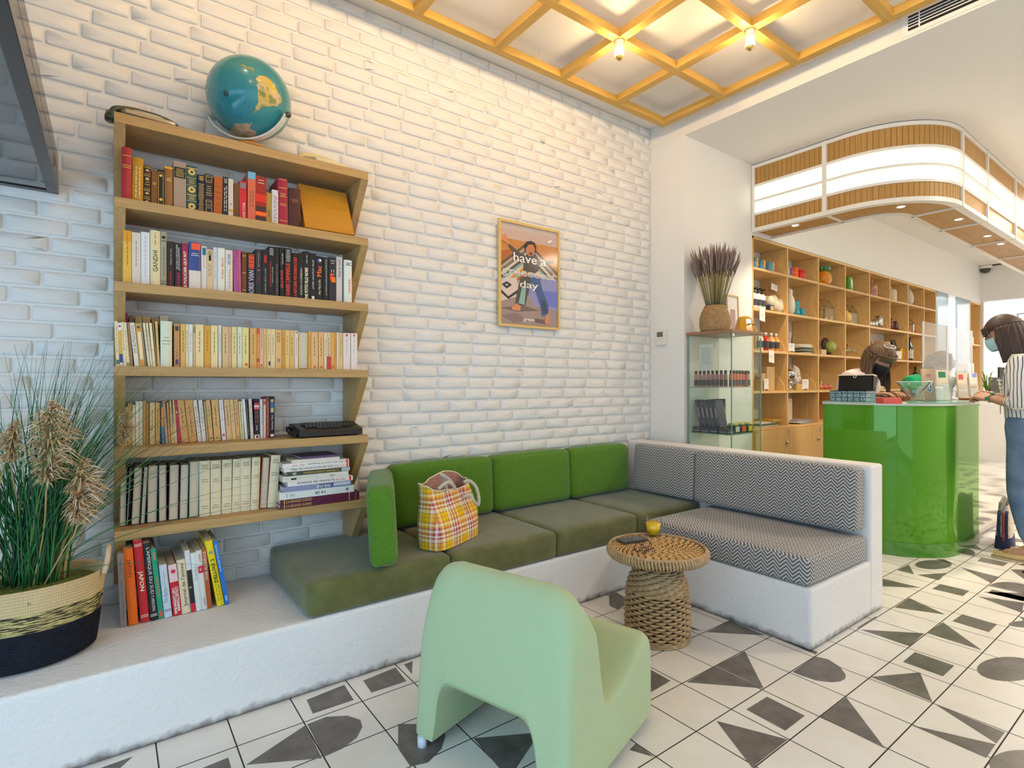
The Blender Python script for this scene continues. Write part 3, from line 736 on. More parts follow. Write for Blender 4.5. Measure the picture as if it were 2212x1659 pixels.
# ---- fourth shelf
S4 = 'fourth bookcase shelf'
row([
 (190,228,196,260,'thin orange cream paperback half behind grass',hx('#d8a670'),[('band',.0,.08,hx('#c2503a'))]),
 (231,270,240,235,'thin cream paperback half behind grass',CR),
 (273,305,280,215,'thin tan paperback half behind grass',TN),
 (308,360,308,170,'tan paperback behind a plume',hx('#c99c58')),
 (364,398,364,190,'thin cream paperback behind grass',CR),
 (402,446,402,150,'white paperback behind grass',hx('#e6e0cc')),
 (448,490,448,148,'ivory paperback behind grass',hx('#ded3b4')),
 (494,524,494,140,'thin golden paperback',hx('#c2924a')),
 (526,564,526,175,'brown gold paperback',hx('#a97c38')),
 (572,636,570,165,'cream paperback with yellow patch',hx('#dfbf86'),[('box',.1,.4,.35,.45,hx('#d89a2c'))]+L1),
 (642,696,640,165,'tan paperback before the orange and blue one',hx('#d0a15c'),L1),
 (700,718,690,160,'very thin black booklet',BK),
 (722,752,698,165,'slim orange and bright blue paperback',hx('#e09020'),[('band',.0,.42,hx('#2f8fd0')),('band',.88,1,hx('#3d5a50'))]),
 (762,796,724,150,'leaning dusty pink paperback with red logo',hx('#c99c80'),[('disc',.5,.96,.4,hx('#c84a3c')),('lines',DK,.4,.9,1)]),
 (799,826,772,165,'leaning thin tan paperback',hx('#c8985e'),L1),
 (829,866,808,140,'leaning cream tan paperback',hx('#d8b27c'),L1),
 (868,906,828,138,'leaning cream paperback beside the crimson one',hx('#dfc08c'),L1),
 (912,955,860,140,'leaning slim crimson paperback',hx('#b52e4a'),[('box',.3,.6,.7,.74,W1)]),
 (958,1042,895,138,'leaning wide tan paperback',hx('#d2a262'),[('lines',DK,.45,.85,1)]),
 (1045,1140,988,138,'leaning wide amber tan paperback',hx('#cf9d5a'),[('lines',DK,.2,.85,1)]),
 (1148,1196,1088,138,'leaning white paperback with grey title',hx('#dcd4cc'),L1),
 (1199,1250,1150,136,'leaning white paperback with script title',hx('#dfd6cc'),L1),
 (1255,1280,1213,150,'leaning thin dark edged cream paperback',hx('#b59a6a'),),
 (1284,1336,1241,136,'leaning tan paperback with brown flourish at foot',hx('#d9ae72'),[('box',.2,.8,.05,.09,hx('#8d6a3c'))]+L1),
 (1344,1426,1306,132,'leaning wide tan paperback with green flourish at foot',hx('#d8ad6c'),[('box',.3,.7,.05,.09,hx('#7d8a4c'))]+L1),
 (1437,1488,1396,134,'leaning white paperback with pink square',hx('#e2dcd8'),[('box',.25,.75,.10,.16,hx('#d8347a')),('lines',hx('#7f8fb0'),.5,.95,1)]),
 (1494,1560,1456,132,'leaning peach tan paperback',hx('#dcb484'),L1),
 (1563,1606,1526,130,'leaning pale gold paperback',hx('#e0bf84'),L1),
 (1608,1656,1575,130,'leaning tan paperback with pink flourish',hx('#d8aa6e'),[('box',.2,.8,.05,.09,hx('#c08a6a'))]+L1),
 (1660,1680,1630,150,'leaning thin ivory booklet',hx('#dccb9c')),
 (1683,1704,1656,150,'leaning thin cream booklet with green dot',CR,[('disc',.5,.35,.3,hx('#6aa07a'))]),
 (1713,1746,1676,125,'mint white paperback leaning slightly',hx('#dbe2da')),
 (1748,1772,1714,135,'thin black book with white lettering',hx('#20242c'),[('lines',W1,.1,.95,1)]),
 (1778,1816,1752,120,'pinkish cream paperback with curled top',hx('#dccabb'),L1),
 (1822,1886,1816,125,'black book with red and white stripes',hx('#1d1a2c'),[('band',.74,.80,hx('#e2604a')),('band',.80,.84,W1),('band',.84,.90,hx('#d8402e')),('band',.0,.1,W1),('box',.3,.8,.02,.08,hx('#8d2a3a')),('lines',hx('#d86a5a'),.4,.7,2),('up','Berlin',W1,.22,.34,.35,.65)]),
 (1893,1926,1886,125,'thin bluish white paperback',hx('#d6d4d4'),L1),
 (1930,1960,1930,125,'thin pink cream paperback with red logo',hx('#d9bfae'),[('box',.1,.9,.86,.96,hx('#c0453c'))]),
 (1963,2000,1960,98,'brownish red paperback',hx('#8d3d33'),[('lines',hx('#e0c0a8'),.06,.9,1)]),
 (2002,2066,2000,93,'black thriller with a sky picture at top',hx('#131312'),[('box',.2,.85,.60,.94,hx('#3a6ea0')),('box',.25,.8,.62,.72,hx('#c8b070')),('disc',.5,.9,.28,hx('#d8b84a')),('up','Interieur Nuit',W1,.2,.55,.35,.68),('box',.2,.85,.03,.09,W1)]),
],220,840,.18083,2.672,ZT[4],.108,S4,'paperbacks on the fourth shelf',pages=True)
# ---- fifth shelf
S5 = 'fifth bookcase shelf'
CRM = hx('#e6d8b6')
row([
 (142,190,152,262,'hardback with page edges turned out and grey cover',hx('#8f9a98'),(),{'fore':1}),
 (194,208,222,262,'thin black patterned hardback edge',hx('#241d18'),(),{'fore':1}),
 (232,302,258,260,'hardback with page edges turned out beside grass blades',hx('#4a3a20'),(),{'fore':1}),
 (306,345,335,255,'dark patterned hardback with page edges turned out',hx('#2a2a18'),(),{'fore':1}),
 (358,440,368,245,'hardback with wide cream page edges',hx('#2d4a52'),(),{'fore':1}),
 (452,518,452,240,'hardback with cream page edges and patterned cover',hx('#3a2d33'),(),{'fore':1}),
 (530,610,538,240,'page edges turned out, red marked cover',hx('#5a3026'),(),{'fore':1}),
 (615,686,626,238,'hardback with page edges turned out and dark cover',hx('#24323a'),(),{'fore':1}),
 (695,768,702,212,'page edges turned out, pale green cover',hx('#a9bdae'),(),{'fore':1}),
]+[(a,b,t,v,d,CRM,[('hlines',(.2,.16,.1),.86,.92,3),('hlines',(.25,.2,.14),.62,.66,2),('hlines',(.25,.2,.14),.14,.18,2)],{'r':1}) for a,b,t,v,d in (
 (776,862,776,208,'first of the cream uniform volumes'),(866,950,868,204,'cream uniform volume next to the first one'),(954,1034,958,198,'cream uniform volume with worn head'),
 (1036,1104,1045,194,'narrower cream uniform volume'),(1105,1182,1112,186,'whiter uniform volume'),(1184,1252,1198,180,'cream uniform volume before the orange cover'))]
+[(1256,1316,1280,180,'hardback with page edges turned out and orange cover',hx('#b5532c'),(),{'fore':1}),
  (1318,1394,1350,165,'cream uniform volume leaning left by the book stack',CRM,[('hlines',(.2,.16,.1),.86,.92,3),('hlines',(.25,.2,.14),.62,.66,2)],{'r':1})],
 220,940,.27125,2.63,ZT[5],.15,S5,'hardbacks on the fifth shelf',pages=True)
def stack():
    # lying books, bottom to top: left, right (crop px), left v of bottom, left v of top, colour, label, print
    k, u0, v0, Y = .27125, 220, 940, 2.566
    PUR = hx('#5b1f3c')
    D = [(1420,2050,603,568,PUR,'purple hardback lying at the very bottom of the book stack',[('hor','LA GRANDE GUERRE',GOLD,.2,.8,.07,.38),('box',.045,.055,.05,.95,GOLD),('box',.86,.87,.05,.95,GOLD),('box',.95,.955,.05,.95,GOLD)]),
         (1420,2050,566,528,PUR,'purple hardback second from the bottom of the book stack',[('hor','LA GRANDE GUERRE',GOLD,.2,.8,.07,.38),('box',.045,.055,.05,.95,GOLD),('box',.86,.87,.05,.95,GOLD),('box',.95,.955,.05,.95,GOLD)]),
         (1415,2010,526,466,hx('#dfe2dc'),'thick white book with black numbers in the stack above the purple pair',[('inv','14-18',BK,.3,.68,.47,.6,1),('inv','HH',(.3,.3,.3),.25,.75,.13,.19),('box',.09,.095,.2,.8,BK),('disc',.9,.5,.02,(.2,.2,.22))]),
         (1445,1990,462,420,hx('#8c8fb4'),'blue violet book with picture spine in the middle of the stack',[('box',.5,1,.05,.95,hx('#4a5a8c')),('box',.72,.98,.2,.9,hx('#b9bfd0')),('inv','1918-1918',W1,.2,.8,.48,.68,1)]),
         (1480,2000,420,382,hx('#e4e0dc'),'white book with red year numbers under the pistol book',[('inv','1926-1936:',hx('#d83a3a'),.2,.75,.72,.88),('inv','La montee des dictatures',BK,.2,.8,.14,.7),('box',.94,.97,.05,.95,hx('#d82030'))]),
         (1440,1965,378,332,hx('#ddd8cc'),'cream white book with a small pistol drawing in the stack',[('box',.12,.2,.3,.6,BK),('inv','NOIR',hx('#b03030'),.3,.65,.7,.78),('lines',(.5,.5,.5),.2,.8,3)]),
         (1475,1975,330,296,hx('#3f4636'),'dark olive book with gold capitals in the stack',[('inv','LA PREMIERE GUERRE MONDIALE',hx('#d0b45a'),.25,.75,.25,.82),('box',.86,1,.05,.95,hx('#a9b5b5')),('box',.08,.14,.2,.8,hx('#9aa08c'))]),
         (1450,1970,292,258,hx('#e2ddd8'),'white book with red years above the dark olive one',[('inv','1917-1919:',hx('#d8402e'),.25,.75,.76,.93),('inv','La fin des tsars la victoire des Allies',BK,.25,.75,.1,.74),('box',.955,.985,.05,.95,hx('#e04028'))]),
         (1440,1968,255,222,hx('#e6e2de'),'white book with red tab and title, third from the top of the stack',[('inv',"L'Europe avant la tempete:",BK,.2,.8,.36,.93),('inv','1910 - 1914',hx('#d8402e'),.25,.75,.14,.32),('box',.95,.985,.05,.95,hx('#e04028'))]),
         (1512,1895,219,192,hx('#dad3c6'),'short plain white book just below the top of the stack',[]),
         (1585,1890,190,172,hx('#5a4468'),'thin purple book lying on top of the stack',[])]
    z = ZT[5] + .0006
    for a, b, v1, v2, col, lab, deco in D:
        A = ony(u0 + k * a, v0 + k * v1, Y); B = ony(u0 + k * b, 1080, Y)
        th = max(.006, (v1 - v2) * k / F_PX * (A.x * CA + Y * SA) * 1.0 - .0005)
        w = B.x - A.x
        mats = [flat(col, .45)]
        mb = MB(); c = .0016
        mb.box((0, 0, 0), (w, .17, c)); mb.box((0, 0, th - c), (w, .17, th)); mb.box((0, 0, c), (w, c, th - c))
        d2 = []
        for d in deco:   # (fractions: vertical z0,z1 then horizontal x0,x1 for text)
            d2.append(d)
        decor(mb, mats, w, th, d2)
        o = mb.build('book', mats); tag(o, lab, 'book', 'books lying in the stack on the fifth shelf')
        MB().box((.003, c, c), (w - .003, .167, th - c)).build('pages', pages_mat(), o)
        o.location = (A.x, Y + R.uniform(0, .004), z); z += th + .0004
stack()
# ---- big books standing on the plaster ledge
def ledge_books():
    k, u0, v0, Y, z = .18083, 220, 1080, 2.53, .2815
    D = [(180,255,650,225,305,'grey','tall grey paperback at the left end of the ledge books','#8a7f7c',[('up','Gainsbourg 5 bis rue de Verneuil',(.04,.04,.05),.1,.64,.35,.65),('up','Tony Frank',(.1,.1,.1),.72,.92,.35,.65)]),
     (250,375,590,320,440,'orange','thick orange hardback on the ledge with dark title','#e8680f',[('down','JAPON',hx('#6a1f08'),.62,.85,.3,.75)]),
     (370,480,490,465,575,'red','tall red hardback on the ledge with bold cream title','#c3252d',[('down','JAPON',hx('#f2e3c4'),.38,.62,.2,.8,1),('hl',W1,(.95,.93,.09,.07))]),
     (485,580,525,580,680,'black','black hardback on the ledge with tall white serif title','#23262a',[('down',"L'AMERIQUE DU SUD",W1,.34,.94,.3,.8),('down','ET L AMERIQUE CENTRALE',W1,.12,.32,.35,.75),('hl',W1,(.08,.06))]),
     (580,670,590,680,745,'teal','teal green hardback on the ledge with orange lettering','#1d9a78',[('down','VIETNAM',hx('#d8784a'),.3,.62,.3,.75),('box',.2,.8,.03,.12,hx('#d85a48')),('box',.35,.7,.84,.95,hx('#c88a5a'))]),
     (680,775,785,748,845,'blue','bluish white book on the ledge with blue grey script','#cfdcea',[('up','Tim Burton',(.15,.18,.25),.28,.58,.25,.7),('hl',(.1,.12,.16),(.15,.12)),('lines',(.3,.35,.4),.6,.9,1)]),
     (785,885,780,855,960,'redpink','pink and red book on the ledge with white capitals','#d01f33',[('band',.66,1,hx('#e8c8c8')),('disc',.55,.86,.28,hx('#cf2f4a')),('down','COLLECTIONNER',W1,.08,.56,.52,.85,1),('down',"L'ART CONTEMPORAIN",W1,.04,.54,.15,.45,1)]),
     (890,1000,725,960,1065,'cream','cream hardback on the ledge with large black serif title','#e6d6b4',[('up',"Journal de l'annee",BK,.14,.94,.25,.8)]),
     (985,1050,610,1068,1130,'wbr','white black and red paperback on the ledge','#d9d9dc',[('band',.14,.68,(.02,.018,.02)),('band',.0,.14,hx('#c9203a')),('disc',.4,.4,.28,hx('#9a8a60'))]),
     (1055,1120,640,1130,1205,'istanbul','slim white book on the ledge with grey capitals','#dfe4de',[('up','ISTANBUL',(.35,.38,.36),.52,.78,.35,.7)]),
     (1125,1190,610,1205,1275,'turk','white guide on the ledge with red band and crescent','#dedad8',[('band',.62,.74,hx('#cc1f38')),('disc',.5,.68,.24,W1),('disc',.58,.68,.18,hx('#cc1f38')),('up','CAHOUTE',BK,.06,.2,.35,.65),('up','LA TURQUIE',BK,.8,.94,.35,.65)]),
     (1190,1240,590,1260,1320,'florence','slim brown orange book on the ledge with white capitals','#b05a26',[('up','VOIR FLORENCE',W1,.48,.96,.25,.8)]),
     (1230,1310,500,1380,1470,'yellow','bright yellow comic on the ledge with black lettering','#efd618',[('up','DELUXE 2',BK,.36,.72,.3,.75,1),('lines',(.3,.25,.02),.08,.34,2),('disc',.5,.82,.25,(.25,.3,.3))]),
     (1325,1375,495,1475,1530,'blue2','bright blue book leaning at the right end of the ledge books','#1f74c8',[('up','LA MONDE DES PLANTES',W1,.52,.94,.3,.7),('box',.3,.7,.06,.14,hx('#9fc0e0'))])]
    for tl, tr, vt, bl, br, _, lab, col, deco in D:
        a = ony(u0 + k * bl, 1320, Y).x; b = ony(u0 + k * br, 1320, Y).x; top = ony(u0 + k * tl, v0 + k * vt, Y)
        lean = math.atan2(a - top.x, top.z - z)
        w = (b - a) * math.cos(lean) - .0008; h = (top.z - z) / math.cos(lean)
        book((a, Y, z), w, h, .2, hx(col), lab, 'big books standing on the ledge under the bookcase', deco, -lean, pages=True, rounded=w > .02, rough=.35)
ledge_books()
def ribbed_album():
    mb = MB(); m = flat(hx('#c98a16'), .3, coat=.3); n = 26; w, h, d = .232, .265, .022
    for i in range(n):
        z0 = h * i / n; z1 = h * (i + 1) / n
        mb.prism([(0, z0), (-.0028, z0 + .25 * (z1 - z0)), (-.0028, z0 + .75 * (z1 - z0)), (0, z1), (d, z1), (d, z0)], 0, w, 0)
    o = one(mb, 'ribbed_box', m, 'golden ribbed file box leaning back at the right end of the top shelf', 'file box')
    p = ony(657.5, 489, 2.575)
    o.location = (p.x + .004, 2.578, ZT[1] + .0108); o.rotation_euler = (math.radians(-27), 0, 0)
ribbed_album()
# ================================================================== cushions
M_['velvet'] = cloth('moss_velvet', (.105, .112, .034), 900, .08, .35, .85, .2, blot=1, c2=(.145, .15, .055))
M_['green'] = cloth('leaf_green_wool', (.085, .205, .016), 900, .2, .25, .95, .5)
M_['green_d'] = cloth('green_twill', (.13, .30, .07), 900, .3, .2, .95, .6)
def herring():
    m, nt, out = newmat('herringbone_tweed')
    u, v, uv = uvcoords(nt)
    tri = mth(nt, 'PINGPONG', u, .030)
    s = mth(nt, 'FRACT', mth(nt, 'DIVIDE', mth(nt, 'ADD', v, tri), .0185))
    a = mth(nt, 'ABSOLUTE', mth(nt, 'SUBTRACT', s, .5))
    f = ramp(nt, a, .19, .29)
    fine = mth(nt, 'FRACT', mth(nt, 'DIVIDE', mth(nt, 'SUBTRACT', v, mth(nt, 'MULTIPLY', tri, 1.0)), .0055))
    g = mth(nt, 'MULTIPLY', f, ramp(nt, fine, .15, .5))
    f2 = mth(nt, 'MAXIMUM', mth(nt, 'MULTIPLY', f, .55), g)
    col = mixc(nt, f2, (.10, .098, .10), (.58, .56, .545))
    b = bsdf(nt, out, col, .9, spec=.2, sheen=.2)
    bump(nt, b, f2, .3, .002)
    return m
M_['herring'] = herring()
def cushion(name, c, size, mat, label, group, r=.03, bulge=.008, rot=None, piping=None, cat='cushion'):
    mb = MB(); mb.rbox((0, 0, 0), size, r, bulge=bulge)
    o = mb.build(name, mat, None, c, uv='box'); tag(o, label, cat, group)
    if rot: o.rotation_euler = rot
    if piping:   # stitched seams that run round the two big faces
        hx_, hy, hz = (s / 2 for s in size)
        for sg in (-1, 1):
            p = MB(); q = r * .35; pts = []
            ax = piping
            for k in range(32):
                t = 2 * PI * k / 32; e = .22
                ca, sa = math.cos(t), math.sin(t)
                A_ = math.copysign(abs(ca) ** e, ca); B_ = math.copysign(abs(sa) ** e, sa)
                if ax == 2: pts.append(((hx_ - q) * A_, (hy - q) * B_, sg * (hz - q)))
                elif ax == 1: pts.append(((hx_ - q) * A_, sg * (hy - q), (hz - q) * B_))
                else: pts.append((sg * (hx_ - q), (hy - q) * A_, (hz - q) * B_))
            p.tube(pts, .0022, 0, 5, closed=True); p.build('seam', mat, o)
    return o
def cushions():
    zb = .2815; h = .138; z = zb + h / 2
    g = 'dark green seat cushions on the plaster ledge'
    X = [.622, 1.266, 1.908, 2.548, 3.172]
    labs = ['dark moss green seat cushion at the left end under the standing bolster', 'dark moss green seat cushion carrying the plaid bag', 'dark moss green seat cushion behind the woven table', 'dark moss green seat cushion in the corner beside the herringbone seat']
    for i in range(4):
        a, b = X[i] + .002, X[i + 1] - .002
        y0 = 2.168 if i < 3 else 2.168
        cushion('seat_cushion', ((a + b) / 2, (y0 + 2.81) / 2, z), (b - a, 2.81 - y0, h), M_['velvet'], labs[i], g, .022, .006, piping=2)
    zt = zb + h
    zc = zt + .0085
    g = 'green back cushions leaning on the brick wall'
    XB = [1.205, 1.858, 2.482, 3.055]
    labs = ['bright green back cushion behind the plaid bag', 'bright green back cushion in the middle of the brick wall row', 'bright green back cushion in the corner beside the herringbone back']
    for i in range(3):
        a, b = XB[i] + .004, XB[i + 1] - .004
        cushion('back_cushion', ((a + b) / 2, 2.738, zc + .169), (b - a, .125, .334), M_['green'], labs[i], g, .035, .008, (math.radians(-3), 0, 0), piping=1)
    o = cushion('bolster_cushion', (1.020, 2.388, zc + .172), (.115, .52, .34), M_['green'], 'bright green cushion standing on edge at the left end of the seat', 'green back cushions leaning on the brick wall', .03, .007, (0, math.radians(-3), math.radians(-23)), piping=1)
    cushion('seat_cushion', (2.845, 1.632, .2795 + .068), (.634, .92, .132), M_['herring'], 'grey herringbone seat cushion on the plaster seat base', None, .022, .006)
    g = 'herringbone back cushions against the low wall'
    cushion('back_cushion', (3.116, 2.405, .602), (.11, .50, .33), M_['herring'], 'short herringbone back cushion nearest the brick wall', g, .022, .005, (0, math.radians(3), 0))
    cushion('back_cushion', (3.116, 1.665, .602), (.11, .955, .33), M_['herring'], 'long herringbone back cushion above the herringbone seat', g, .022, .005, (0, math.radians(3), 0))
cushions()
# ================================================================== plaid tote bag
def plaid():
    m, nt, out = newmat('yellow_red_plaid')
    u, v, uv = uvcoords(nt)
    def stripes(x, per):
        t = mth(nt, 'FRACT', mth(nt, 'DIVIDE', x, per))
        r = nt.nodes.new('ShaderNodeValToRGB'); r.color_ramp.interpolation = 'CONSTANT'
        e = r.color_ramp.elements
        seq = [(0, '#f2c21c'), (.12, '#6b3346'), (.135, '#f2c21c'), (.26, '#5a2a30'), (.28, '#f0e2c0'), (.40, '#b04a5c'), (.46, '#efe6e0'), (.52, '#a8404f'), (.62, '#f0e4d6'), (.70, '#b8475a'), (.78, '#e9a23c'), (.84, '#f2e6c8'), (.92, '#d8862c')]
        e[0].position = 0; e[0].color = (*hx(seq[0][1]), 1); e[1].position = seq[1][0]; e[1].color = (*hx(seq[1][1]), 1)
        for p, c in seq[2:]:
            n = e.new(p); n.color = (*hx(c), 1)
        nt.links.new(t, r.inputs[0]); return r.outputs[0]
    a = stripes(u, .132); b_ = stripes(v, .132)
    w = mth(nt, 'FRACT', mth(nt, 'MULTIPLY', mth(nt, 'ADD', u, v), 320))
    col = mixc(nt, ramp(nt, w, .35, .65), a, b_)
    b = bsdf(nt, out, col, .85, spec=.2); 
    return m
def tote():
    t = thing('tote_bag', 'yellow red and white plaid tote bag with rope handles on the green seat cushion', 'bag', (1.360, 2.350, .4275), math.radians(26))
    H = .318
    def P(a, s, inset=0.):
        th = 2 * PI * a
        A_ = (.185 - .012 * s + .012 * math.sin(PI * s)) - inset; B_ = (.078 - .03 * s) - inset
        ca, sa = math.cos(th), math.sin(th)
        x = A_ * math.copysign(abs(ca) ** .45, ca); y = B_ * math.copysign(abs(sa) ** .5, sa)
        rim = .82 + .20 * max(0, sa) ** .7 * (.45 + .55 * max(0, math.cos((x - .06) * 9))) + .10 * abs(ca) ** 3 * (1 if ca < 0 else .6) - .05 * max(0, -sa) * math.exp(-((x - .06) / .08) ** 2)
        z = H * s * rim
        bul = .018 * math.sin(PI * min(1, s * 1.3)) * (-1 if sa < 0 else 1) * abs(sa)
        wr = .005 * math.sin(9 * x * 6 + 4 * s) * s
        lean = .035 * s
        return (x + .02 * s * math.sin(3 * s), y + bul + wr + lean, max(.0, z))
    mb = MB(); mb.surf(lambda i, j: P(i, j), 64, 16, closeu=True)
    mb.add([P(k / 64, 0) for k in range(64)], [tuple(range(64))])
    mb.build('bag_body', plaid(), t, uv='box')
    mb = MB(); mb.surf(lambda i, j: P(i, .25 + .75 * j, .004 + .004 * (1 - j)), 64, 8, closeu=True)
    mb.build('lining', cloth('dusty_pink_lining', (.42, .21, .17), 500), t)
    mb = MB(); mb.tube([Vector(P(k / 64, 1.0)) + Vector((0, 0, .001)) for k in range(64)], .0035, 0, 6, closed=True)
    mb.build('rim', flat((.8, .7, .5), .9), t)
    rope = rope_mat()
    z = H * .80
    for pts in ([(-.15, -.035, z + .028), (-.10, -.05, z + .052), (-.06, -.056, z + .035), (-.035, -.05, z + .012), (-.045, -.03, z + .05), (-.09, -.01, z + .085), (-.055, .0, z + .06), (-.03, -.0, z + .0)],
                [(.02, -.062, z - .04), (.05, -.085, z - .03), (.06, -.095, z - .055), (.10, -.10, z - .09), (.135, -.085, z - .06), (.13, -.07, z - .005), (.09, -.055, z + .03), (.055, -.045, z + .028)]):
        path = smooth_path(pts, 6)
        mb = MB(); mb.tube(path, .0085, 0, 8); mb.build('rope_handle', rope, t)
def smooth_path(pts, n=6):
    P = [Vector(p) for p in pts]; out = []
    for i in range(len(P) - 1):
        p0 = P[max(0, i - 1)]; p1 = P[i]; p2 = P[i + 1]; p3 = P[min(len(P) - 1, i + 2)]
        for k in range(n):
            t = k / n
            out.append(.5 * ((2 * p1) + (-p0 + p2) * t + (2 * p0 - 5 * p1 + 4 * p2 - p3) * t * t + (-p0 + 3 * p1 - 3 * p2 + p3) * t ** 3))
    out.append(P[-1]); return out
def rope_mat(c=(.72, .66, .56)):
    m, nt, out = newmat('twisted_rope')
    w = nt.nodes.new('ShaderNodeTexWave'); w.inputs['Scale'].default_value = 60; w.inputs['Distortion'].default_value = .5
    nt.links.new(coords(nt), w.inputs['Vector'])
    b = bsdf(nt, out, mixc(nt, w.outputs['Fac'], tuple(x * .72 for x in c), c), .9); bump(nt, b, w.outputs['Fac'], .6, .004)
    return m
tote()
# ================================================================== armchair
def armchair():
    t = thing('lounge_chair', 'pale green fabric lounge chair with low curved back and metal runners on the tiled floor', 'armchair', (1.195, 1.4655, 0), math.atan2(.296, .955))
    # local x = forward, local y = left
    prof = [(-.300,.035),(-.297,.12),(-.290,.24),(-.278,.36),(-.262,.46),(-.243,.54),(-.222,.582),(-.196,.600),(-.168,.594),(-.150,.565),(-.142,.51),(-.135,.44),(-.126,.365),(-.110,.295),(-.085,.243),(-.045,.222),(.01,.226),(.08,.246),(.16,.280),(.225,.310),(.272,.316),(.296,.296),(.304,.262),(.304,.20),(.301,.11),(.298,.035)]
    W = .297
    st = [-W,-.2955,-.291,-.282,-.268,-.250,-.228,-.208,-.196,-.186,-.176,-.164,-.150,-.13,-.09,-.045,0]
    st = st + [-s for s in st[-2::-1]]
    def zb(y):
        a = abs(y)
        if a >= .198: return .035
        if a <= .135: return .243
        t_ = (a - .135) / .063
        return .035 + .208 * math.sqrt(max(0, 1 - t_ ** 2.6))
    mb = MB(); rows = []
    K = 5
    for y in st:
        loop = []
        B_ = zb(y)
        for (x, z) in prof:
            Rr = .035 + .075 * max(0, min(1, (z - .33) / .22))
            tt = max(0, (abs(y) - (W - Rr)) / Rr); tt = min(1, tt)
            drop = Rr * (1 - math.sqrt(max(0, 1 - tt * tt)))
            zz = z - drop * min(1, max(0, (z - .12) / .2))
            # round the vertical corners too
            xr = .03; t2 = min(1, max(0, (abs(y) - (W - xr)) / xr)); dx = xr * (1 - math.sqrt(max(0, 1 - t2 * t2)))
            xx = x - math.copysign(dx, x) * min(1, abs(x) / .15)
            # flanks flare a little towards the floor
            yy = y * (1 + .02 * max(0, 1 - zz / .3) - .05 * max(0, min(1, (zz - .36) / .24)))
            Bk = B_ if x < -.2 else min(B_, .165)
            if zz < Bk: zz = Bk
            loop.append((xx, yy, zz))
        x0 = loop[-1][0]; x1 = loop[0][0]
        for k in range(1, K): loop.append((x0 + (x1 - x0) * k / K, loop[0][1], B_ if k == K else min(B_, .165 + max(0, k / K - .75) * .3)))
        rows.append(loop)
    n = len(rows[0]); vs = [p for r in rows for p in r]; fs = []
    for i in range(len(rows) - 1):
        for k in range(n): fs.append((i*n+k, (i+1)*n+k, (i+1)*n+(k+1)%n, i*n+(k+1)%n))
    fs.append(tuple(range(n))); fs.append(tuple((len(rows)-1)*n+k for k in range(n))[::-1])
    mb.add(vs, fs, 0, True)
    fab = chair_fabric()
    o = mb.build('upholstery', fab, t)
    e = o.modifiers.new('split', 'EDGE_SPLIT'); e.split_angle = math.radians(48)
    for s in (-1, 1):
        m = MB(); m.box((-.292, s * .262 - .016, 0), (.292, s * .262 + .016, .0345)); bevel(m.build('runner', M_['steel'], t), .003)
        m = MB(); m.lathe([(.015, 0), (.016, .002), (.016, .034)], (-.294, s * .262, 0), 14); m.build('glide', flat((.6, .66, .72), .3), t)
def chair_fabric():
    m, nt, out = newmat('pale_green_twill')
    co = coords(nt)
    mp = coords(nt, 'Object', (1, 1, 1))
    w = nt.nodes.new('ShaderNodeTexWave'); w.inputs['Scale'].default_value = 110; w.inputs['Distortion'].default_value = 1.5; w.bands_direction = 'DIAGONAL'
    nt.links.new(co, w.inputs['Vector'])
    col = mixc(nt, w.outputs['Fac'], (.36, .46, .26), (.46, .58, .35))
    s = nt.nodes.new('ShaderNodeSeparateXYZ'); nt.links.new(co, s.inputs[0])
    spots = ramp(nt, mth(nt, 'SUBTRACT', noise(nt, co, 70, 3, .7), mth(nt, 'MULTIPLY', s.outputs[2], .55)), .60, .66)   # pale worn specks near the feet
    col = mixc(nt, mth(nt, 'MULTIPLY', spots, .6), col, (.75, .78, .65))
    b = bsdf(nt, out, col, .9, spec=.2, sheen=.2); bump(nt, b, w.outputs['Fac'], .15, .002)
    return m
armchair()
